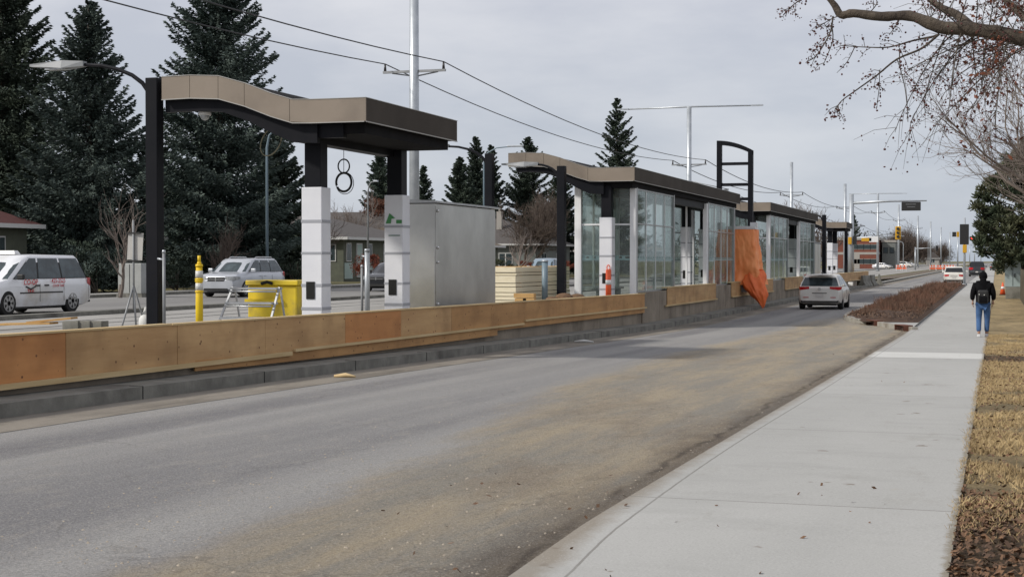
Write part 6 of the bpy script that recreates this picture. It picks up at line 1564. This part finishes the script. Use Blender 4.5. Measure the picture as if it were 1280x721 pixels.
far_mast('far signal mast left of the orange barriers, arm pointing right', 1144, 330, ZP(309, XY(1150, 330), 330), 1172, [(1171, None, False)])
# street lamps beyond
def gooseneck(lab, px, X, topy, armpx, m='lamp_blue', r_=.09):
    Y = YX(px, X); z0 = zw(Y); H_ = ZP(topy, X, Y) - z0; t = thing('street_lamp', lab, 'street lamp', (X, Y, z0)); ax = XY(armpx, Y) - X
    MB().tube([(0, 0, 0), (0, 0, H_ * .88), (ax * .12, 0, H_ * .955), (ax * .4, 0, H_ * .99), (ax, 0, H_)], [r_, r_ * .75, r_ * .6, r_ * .5, r_ * .4], 10).build('pole', M[m], t)
    MB().box(min(ax * .75, ax * 1.25), max(ax * .75, ax * 1.25), -.13, .13, H_ - .06, H_ + .07).build('lamp_head', M['galv'], t, bevel=.03); return t
gooseneck('tall blue grey street lamp seen below the near canopy', 334, -37.2, 161, 358)
gooseneck('thin street lamp left of the glazed shelter roof tip', 605, -37, 184, 644)
gooseneck('street lamp behind the bungalow roof with short arm', 460, -43, 227, 470, m='galv_dull', r_=.08)
gooseneck('small far street lamp among the leafless trees', 1129, -24, 302, 1124, m='galv', r_=.12)
gooseneck('far curved street lamp right of the leafless trees', 1160, -24, 296, 1152, m='galv', r_=.12)
for i, (px, Y, h_) in enumerate([(1197, 420, 8.5), (1212, 700, 9), (1218, 560, 8), (1226, 800, 9)]):
    x = XY(px, Y); t = thing('street_lamp', ['far silver lamp post just left of the signal head', 'far lamp post behind the pickup', 'far lamp post left of the pickup', 'farthest lamp post at the end of the road'][i], 'street lamp', (x, Y, 0)); MB().tube([(0, 0, 0), (0, 0, h_)], [.2, .14], 8).build('pole', M['galv'], t); MB().box(-1.6, .1, -.1, .1, h_, h_ + .15).build('lamp_head', M['galv'], t)

# ------------------------------------------------------------------ street furniture on and near the platform
zP = .725
# yellow delineator
Yd = 21.93; Xd = XY(249, Yd)
t = thing('delineator_post', 'yellow delineator post with two grey bands left of the crossover', 'delineator', (Xd, Yd, zP))
MB().tube([(0, 0, 0), (0, 0, .62), (0, 0, 1.18)], [.062, .060, .052], 16).build('post', M['yellow'], t); MB().tube([(0, 0, 1.18), (0, 0, 1.22)], [.062, .058], 16).tube([(0, 0, 1.22), (0, 0, 1.26)], [.04, .03], 12).tube([(0, 0, 1.26), (0, 0, 1.36)], [.026, .028], 10).build('cap', M['yellow'], t)
for z in (.80, 1.00): MB().tube([(0, 0, z), (0, 0, z + .115)], .0615, 16).build('reflective_band', M['reflect'], t)
for z in (.765, .935, .965): MB().tube([(0, 0, z), (0, 0, z + .025)], .068, 16).build('collar', M['yellow'], t)
MB().tube([(0, 0, 0), (0, 0, .05)], [.2, .17], 16).build('base', M['black_rubber'], t)
# aluminium step ladder
Yl = 22.4; x0, x1 = XY(291, Yl), XY(349, Yl)
t = thing('step_ladder', 'aluminium platform step ladder in front of the yellow tank', 'ladder', ((x0 + x1) / 2, Yl, zP)); wl = (x1 - x0) / 2; zt = ZP(359, x0, Yl) - zP
for s_, sk_ in ((-1, -.14), (1, -.02)):
    MB().tube([(s_ * wl + sk_, -.45, 0), (s_ * wl, 0, zt)], .022, 4, sm=False).build('rail', M['aluminium'], t)
    MB().tube([(s_ * wl * .98, .32, 0), (s_ * wl * .98, .05, zt)], .018, 4, sm=False).build('rear_leg', M['aluminium'], t)
for i, z in enumerate((zt - .015, zt - .25, zt - .49)):
    u = z / zt; yy = -.45 * (1 - u); xo_ = -.08 * (1 - u); MB().box(-wl + xo_ + .0, wl + xo_, yy - .10, yy + .13, z - .02, z + .012).build('step', M['aluminium'], t)
    MB().tube([(-wl + xo_, yy - .12, z - .05), (wl + xo_, yy - .12, z - .05)], .014, 6).build('step_edge', M['aluminium'], t)
# yellow tank
Yt = 24.9; xa, xb = XY(312, Yt), XY(381, Yt)
t = thing('yellow_tank', 'bright yellow box tank standing behind the step ladder', 'tank', ((xa + xb) / 2, Yt + .3, zP)); w_ = (xb - xa) / 2; zt = ZP(350, xa, Yt) - zP
MB().box(-w_ + .02, w_ - .10, -.42, .42, 0, zt - .09).build('body', M['yellow_tank'], t, bevel=.03); MB().box(-w_, w_ - .06, -.47, .45, zt - .09, zt).build('lid', M['yellow_tank'], t, bevel=.015)
MB().tube([(-.22, -.48, zt - .06), (-.1, -.50, zt - .03), (.0, -.48, zt - .06)], .03, 6).build('latch', M['gap'], t); MB().box(-w_ + .0, w_ * .3, -.50, -.43, zt - .40, zt - .34).build('rib', M['yellow_tank'], t)
# grey block + thin rods
def rod(lab, px, topy, X, h=1.4, r_=.028, m='galv_dull', cap=False, Y=None):
    Y = Y or YX(px, X); X = XY(px, Y) if Y else X; zt = ZP(topy, X, Y); t = thing('steel_rod' if r_ < .04 else 'steel_post', lab, 'post', (X, Y, zP)); MB().tube([(0, 0, 0), (0, 0, zt - zP)], r_, 12).build('shaft', M[m], t)
    mb = MB().tube([(0, 0, zt - zP), (0, 0, zt - zP + .05)], [r_ * 1.25, r_], 10)
    if cap: mb.tube([(0, 0, zt - zP - .12), (-.12, 0, zt - zP - .1)], .02, 6)
    mb.build('cap', M['galv'], t); return t
rod('thick steel post left of the second wrapped column', 459, 314, -12.6, r_=.055, m='galv', cap=True)
rod('thin rod close left of the thick steel post', 452.5, 334, -12.8)
rod('thin rusty rod against the second wrapped column', 487, 310, -11.8)
rod('thin leaning rod with bright hook beside the nearest black post', 205, 316, -13.6, cap=True)
rod('blue grey steel post in front of the lumber stack', 681, 327, -12.1, r_=.085, m='lamp_blue')
rod('small grey bollard left of the wrapped column bottom', 641, 362, -12.9, r_=.04)
# sign board seen from behind on a tripod
Ys = 24.6; xs2 = XY(167, Ys)
t = thing('tripod_sign', 'square sign seen from behind on a grey tripod stand, left of the nearest black post', 'sign', (xs2, Ys, .60)); zt = ZP(275, xs2, Ys) - .60
MB().tube([(0, 0, .5), (0, 0, zt)], .02, 8).build('mast', M['galv_dull'], t)
for dx, dy in ((-.10, -.35), (.12, -.1), (.02, .45)): MB().tube([(0, 0, .95), (dx, dy, 0)], .018, 6).build('leg', M['galv_dull'], t)
MB().obox((0.02, .03, ZP(308, xs2, Ys) - .6), (.30, .012, .50), rz=.1, ry=.06).build('sign_panel', M['sign_back'], t); MB().box(-.14, .14, -.02, .02, ZP(291, xs2, Ys) - .62, ZP(291, xs2, Ys) - .59).box(-.14, .14, -.02, .02, ZP(326, xs2, Ys) - .62, ZP(326, xs2, Ys) - .59).build('clamp', M['trim'], t)
bg = MB().sphere((0, 0, .13), .15, 12, 9, (.8, .7, 1.15)); bg.tube([(0, 0, .22), (.02, 0, .42)], [.06, .02], 8); o = bg.build('sand_bag', M['bag']); o.location = (xs2 + .05, Ys + .3, .72); tag(o, 'white bag hung at the foot of the tripod sign', 'bag')
# grey utility box
Yu = 57.; x0, x1 = XY(153, Yu), XY(182, Yu)
t = thing('utility_box', 'plain grey utility box by the far sidewalk behind the tripod sign', 'utility box', ((x0 + x1) / 2, Yu, .55)); w_ = (x1 - x0) / 2; h_ = ZP(329, x0, Yu) - .55
MB().box(-w_, w_, -.35, .35, .06, h_).build('body', M['ubox'], t, bevel=.02); MB().box(-w_ - .05, w_ + .05, -.4, .4, -.1, .06).build('base', M['kerb'], t); MB().box(-.01, .01, -.362, -.351, .1, h_ - .05).build('door_gap', M['gap'], t)
# planks and grey blocks behind the hoarding at left
Yk = 22.6
for i, (a, b, z, rz_, lab) in enumerate([(2, 66, .80, .05, 'long warped plank lying behind the hoarding at far left'), (35, 86, .84, .16, 'shorter upturned plank resting on the long plank')]):
    xa, xb = XY(a, Yk), XY(b, Yk); o = MB().obox((0, 0, 0), (xb - xa, .28, .035), rz=rz_, ry=-.10 if i else -.03).build('plank', M['lumber_d']); o.location = ((xa + xb) / 2, Yk + .1 * i, ZP(404 - 4 * i, xa, Yk)); tag(o, lab, 'plank')
bl_ = MB()
for k_ in range(3):
    o = MB().box(-.17, .17, -.12, .12, 0, .17).build('concrete_block', M['jersey'], None, bevel=.01); px = 92 + k_ * 13; o.location = (XY(px, 24.2), 24.2 + .04 * k_, .73); tag(o, ['left dark block of the low row behind the hoarding', 'middle dark block of the low row behind the hoarding', 'right dark block of the low row behind the hoarding'][k_], 'block', 'blocks in the low row behind the hoarding')
# lumber stack
t0x, t0y = -12.7, YX(645, -12.7)
stack_top = ZP(333, t0x, t0y)
z = zP + .08; i = 0
lay = [.10, .10, .10, .15, .10, .22, .07, .16]
tot = sum(lay); kz = (stack_top - zP - .08) / (tot + .02 * len(lay))
for i, h_ in enumerate(lay):
    h2 = h_ * kz; t = thing('lumber_bundle', ['lowest', 'second', 'third', 'fourth', 'fifth', 'sixth, thickest', 'seventh, thin', 'topmost'][i] + ' layer of the pale lumber stack', 'lumber', (t0x, t0y, z), 0, 'layers of the lumber stack')
    dx = random.uniform(-.02, .02)
    MB().box(-.78 + dx, 0 + dx, random.uniform(0, .05), 5.6, 0, h2).build('board', M['lumber'], t)
    sp_ = MB(); 
    for yy in (.5, 2.6, 4.8): sp_.box(-.76, -.02, yy, yy + .09, h2, h2 + .02 * kz)
    sp_.build('spacer', M['lumber_d'], t); z += h2 + .02 * kz
t = thing('lumber_bundle', 'second stack of pale boards left of the main lumber stack', 'lumber', (t0x - 1.0, t0y + .2, zP), 0)
z = 0
for i in range(6): MB().box(-.5, .02 + random.uniform(-.02, .03), 0, 5, z, z + .15).build('board', M['lumber'], t); z += .172
for i, (px, zz_, lab) in enumerate([(652, 0, 'left timber block before the lumber stack'), (662, 0, 'right timber block before the lumber stack'), (656, .13, 'timber block lying across the two lower ones')]):
    o = MB().box(-.16 if i < 2 else -.28, .16 if i < 2 else .28, -.1, .1, 0, .12).build('timber_block', M['lumber_d'], None, bevel=.005); o.location = (XY(px, 38.6), 38.6, zP + .16 + zz_); tag(o, lab, 'timber block', 'timber blocks before the lumber stack')
o = MB().box(-.5, .5, -.12, .12, 0, .155).build('timber_block', M['lumber_d']); o.location = (XY(657, 38.6), 38.6, zP); tag(o, 'long low beam below the timber blocks', 'beam')
for i, (px, Y, s_, lab) in enumerate([(706, 41.0, .22, 'left brown sack behind the hoarding'), (722, 41.4, .20, 'right brown sack behind the hoarding'), (690, 40.5, .15, 'small brown sack by the blue grey post')]):
    vs_ = MB().sphere((0, 0, 0), s_, 16, 10, (1.25, .8, .62)); vs_.v = [tuple(Vector(v) * (1 + .16 * mn.noise(Vector(v) * 5))) for v in vs_.v]; o = vs_.build('sack', M['burlap']); o.location = (XY(px, Y), Y, zP + s_ * .6 + .11); tag(o, lab, 'sack', 'brown sacks behind the hoarding')
    o = MB().box(-.3, .3, -.25, .25, 0, .12).build('pallet', M['lumber_d']); o.location = (XY(px, Y), Y, zP); tag(o, ['pallet below the left sack', 'pallet below the right sack', 'pallet below the small sack'][i], 'pallet')
# worker-like red glove shape is left out; orange white bollard before the shelter
Yb = 43.2; xb_ = XY(760.5, Yb)
t = thing('delineator_post', 'orange delineator post with white band in front of the glazed shelter', 'delineator', (xb_, Yb, zP)); zt = ZP(331, xb_, Yb) - zP
MB().tube([(0, 0, 0), (0, 0, zt * .88)], [.085, .075], 14).build('post', M['orange_post'], t); MB().tube([(0, 0, zt * .50), (0, 0, zt * .62)], .083, 14).build('reflective_band', M['white_plastic'], t)
MB().tube([(.045 * math.cos(a), 0, zt * .93 + .075 * math.sin(a)) for a in [i * .5 for i in range(13)]], .016, 6).build('grip', M['orange_post'], t); MB().tube([(0, 0, 0), (0, 0, .05)], [.22, .2], 12).build('base', M['black_rubber'], t)
# ---- jersey barriers
for i, (px, Y, lab) in enumerate([(1092, 119.5, 'nearest concrete barrier at the far end of the plywood'), (1105, 124.5, 'middle concrete barrier of the three'), (1114, 130.5, 'farthest concrete barrier of the three')]):
    x = -9.55 + .12 * i; L_ = 2.9
    pr = [(-.30, 0), (.30, 0), (.30, .12), (.13, .40), (.08, .86), (-.08, .86), (-.13, .40), (-.30, .12)]
    o = MB().prism(pr, 'y', -L_ / 2, L_ / 2).build('concrete_barrier', M['jersey'], None, bevel=.02); o.location = (x, Y, .02); o.rotation_euler = (0, 0, R(-6 + 5 * i)); tag(o, lab, 'concrete barrier', 'concrete barriers at the platform end')
# ---- orange white barricades far off
for i, (px, Y) in enumerate([(1166, 300), (1174, 302), (1182, 304), (1190, 306), (1124, 300), (1129, 302), (1186, 280)]):
    x = XY(px, Y); t = thing('barricade', ['leftmost orange barricade across the tracks', 'second orange barricade across the tracks', 'third orange barricade across the tracks', 'fourth orange barricade across the tracks', 'left orange barricade by the leafless trees', 'right orange barricade by the leafless trees', 'striped barricade standing nearest before the others'][i], 'barricade', (x, Y, .05), 0, 'orange barricades far down the track')
    for z in (.35, .8): MB().box(-.65, .65, -.04, .04, z, z + .32).build('board', M['barrier_o'], t)
    sw = MB()
    for q in (-.45, 0, .45): sw.box(q - .07, q + .07, -.045, -.041, .80, 1.12)
    sw.build('stripe', M['barrier_w'], t)
    for q in (-.55, .55): MB().box(q - .04, q + .04, -.05, .05, 0, 1.3).build('leg', M['barrier_w'], t)
# ---- right side: pale utility cabinet, fence, cone
Yg = 83; xa, xb = XY(1256, Yg), XY(1276, Yg)
t = thing('utility_cabinet', 'tall pale green utility cabinet on concrete right of the walk', 'utility box', ((xa + xb) / 2, Yg, .04)); w_ = (xb - xa) / 2; h_ = ZP(325, xa, Yg) - .04
MB().box(-w_, w_, -.3, .3, .62, h_).build('body', M['ubox_green'], t, bevel=.02); MB().box(-w_ * .9, w_, -.33, .33, 0, .62).build('base', M['jersey'], t); MB().box(-.01, .01, -.312, -.301, .66, h_ - .05).build('door_gap', M['gap'], t); MB().box(.08, .12, -.33, -.301, 1.1, 1.3).build('handle', M['trim'], t)
t = thing('fence', 'weathered wooden fence running along the right edge', 'fence', (XY(1285, 64), 64, .03))
xf_ = 1.35
mb = MB()
for i in range(56):
    y = -14 + i * .95; MB_ = None
    x = 0
for i in range(15): MB().box(-.05, .05, -12 + i * 2.6 - .05, -12 + i * 2.6 + .05, 0, 1.55).build('post', M['fence_wood'], t)
pb = MB()
for i in range(170):
    y = -12 + i * .215; pb.box(.052, .072, y, y + .19, .08, 1.40 + .03 * math.sin(i * 2.3))
o = pb.build('boards', M['fence_wood'], t)
for z in (.4, 1.15): MB().box(.0, .05, -12, 24.4, z, z + .09).build('rail', M['fence_wood'], t)
Yn = 92; xn = XY(1253.5, Yn)
t = thing('traffic_cone', 'small orange cone beside the pale green cabinet', 'traffic cone', (xn, Yn, .04)); MB().tube([(0, 0, .04), (0, 0, .72)], [.16, .03], 14).build('cone', M['orange_post'], t); MB().tube([(0, 0, .34), (0, 0, .48)], [.112, .083], 14).build('reflective_collar', M['white_plastic'], t); MB().box(-.2, .2, -.2, .2, 0, .04).build('base', M['black_rubber'], t)

# ------------------------------------------------------------------ light
w = bpy.data.worlds.new('World'); sc.world = w; w.use_nodes = True
N = w.node_tree.nodes; L = w.node_tree.links; bgn = N['Background']
EL, AZ = R(36), R(-128)          # sun stands to the left and a little behind the viewer
sky = N.new('ShaderNodeTexSky'); sky.sky_type = 'NISHITA'; sky.sun_disc = False; sky.sun_elevation = EL; sky.sun_rotation = AZ
tc = N.new('ShaderNodeTexCoord'); sp = N.new('ShaderNodeSeparateXYZ'); L.new(tc.outputs['Generated'], sp.inputs[0])
gr = N.new('ShaderNodeMapRange'); gr.inputs[1].default_value = 0.0; gr.inputs[2].default_value = .20; L.new(sp.outputs[2], gr.inputs[0])
mp = N.new('ShaderNodeMapping'); mp.inputs['Scale'].default_value = (1, 1, 3.2); L.new(tc.outputs['Generated'], mp.inputs[0])
n = N.new('ShaderNodeTexNoise'); n.inputs['Scale'].default_value = 4.2; n.inputs['Detail'].default_value = 6; n.inputs['Roughness'].default_value = .55; L.new(mp.outputs[0], n.inputs[0])
r1 = N.new('ShaderNodeMapRange'); r1.inputs[1].default_value = .36; r1.inputs[2].default_value = .62; L.new(n.outputs['Fac'], r1.inputs[0])
def wmix(f, A, B):
    x = N.new('ShaderNodeMix'); x.data_type = 'RGBA'
    if isinstance(f, float): x.inputs[0].default_value = f
    else: L.new(f, x.inputs[0])
    for v, i in ((A, 6), (B, 7)):
        if isinstance(v, tuple): x.inputs[i].default_value = (*v, 1)
        else: L.new(v, x.inputs[i])
    return x.outputs[2]
cl = wmix(gr.outputs[0], (4.6, 5.15, 6.0), (6.0, 6.15, 6.9))
cl2 = wmix(gr.outputs[0], (5.9, 6.3, 7.0), (7.9, 7.9, 8.3))
c = wmix(r1.outputs[0], cl, cl2)
c = wmix(.90, sky.outputs[0], c)
L.new(c, bgn.inputs[0]); bgn.inputs[1].default_value = .1
sd = bpy.data.lights.new('sun', 'SUN'); so = bpy.data.objects.new('sun', sd); COL.objects.link(so); sd.energy = 3.3; sd.angle = R(4.5); sd.color = (1, .95, .87)
dv = Vector((math.sin(AZ) * math.cos(EL), math.cos(AZ) * math.cos(EL), math.sin(EL)))
so.rotation_euler = dv.to_track_quat('Z', 'Y').to_euler(); so.location = (-40, -20, 60)
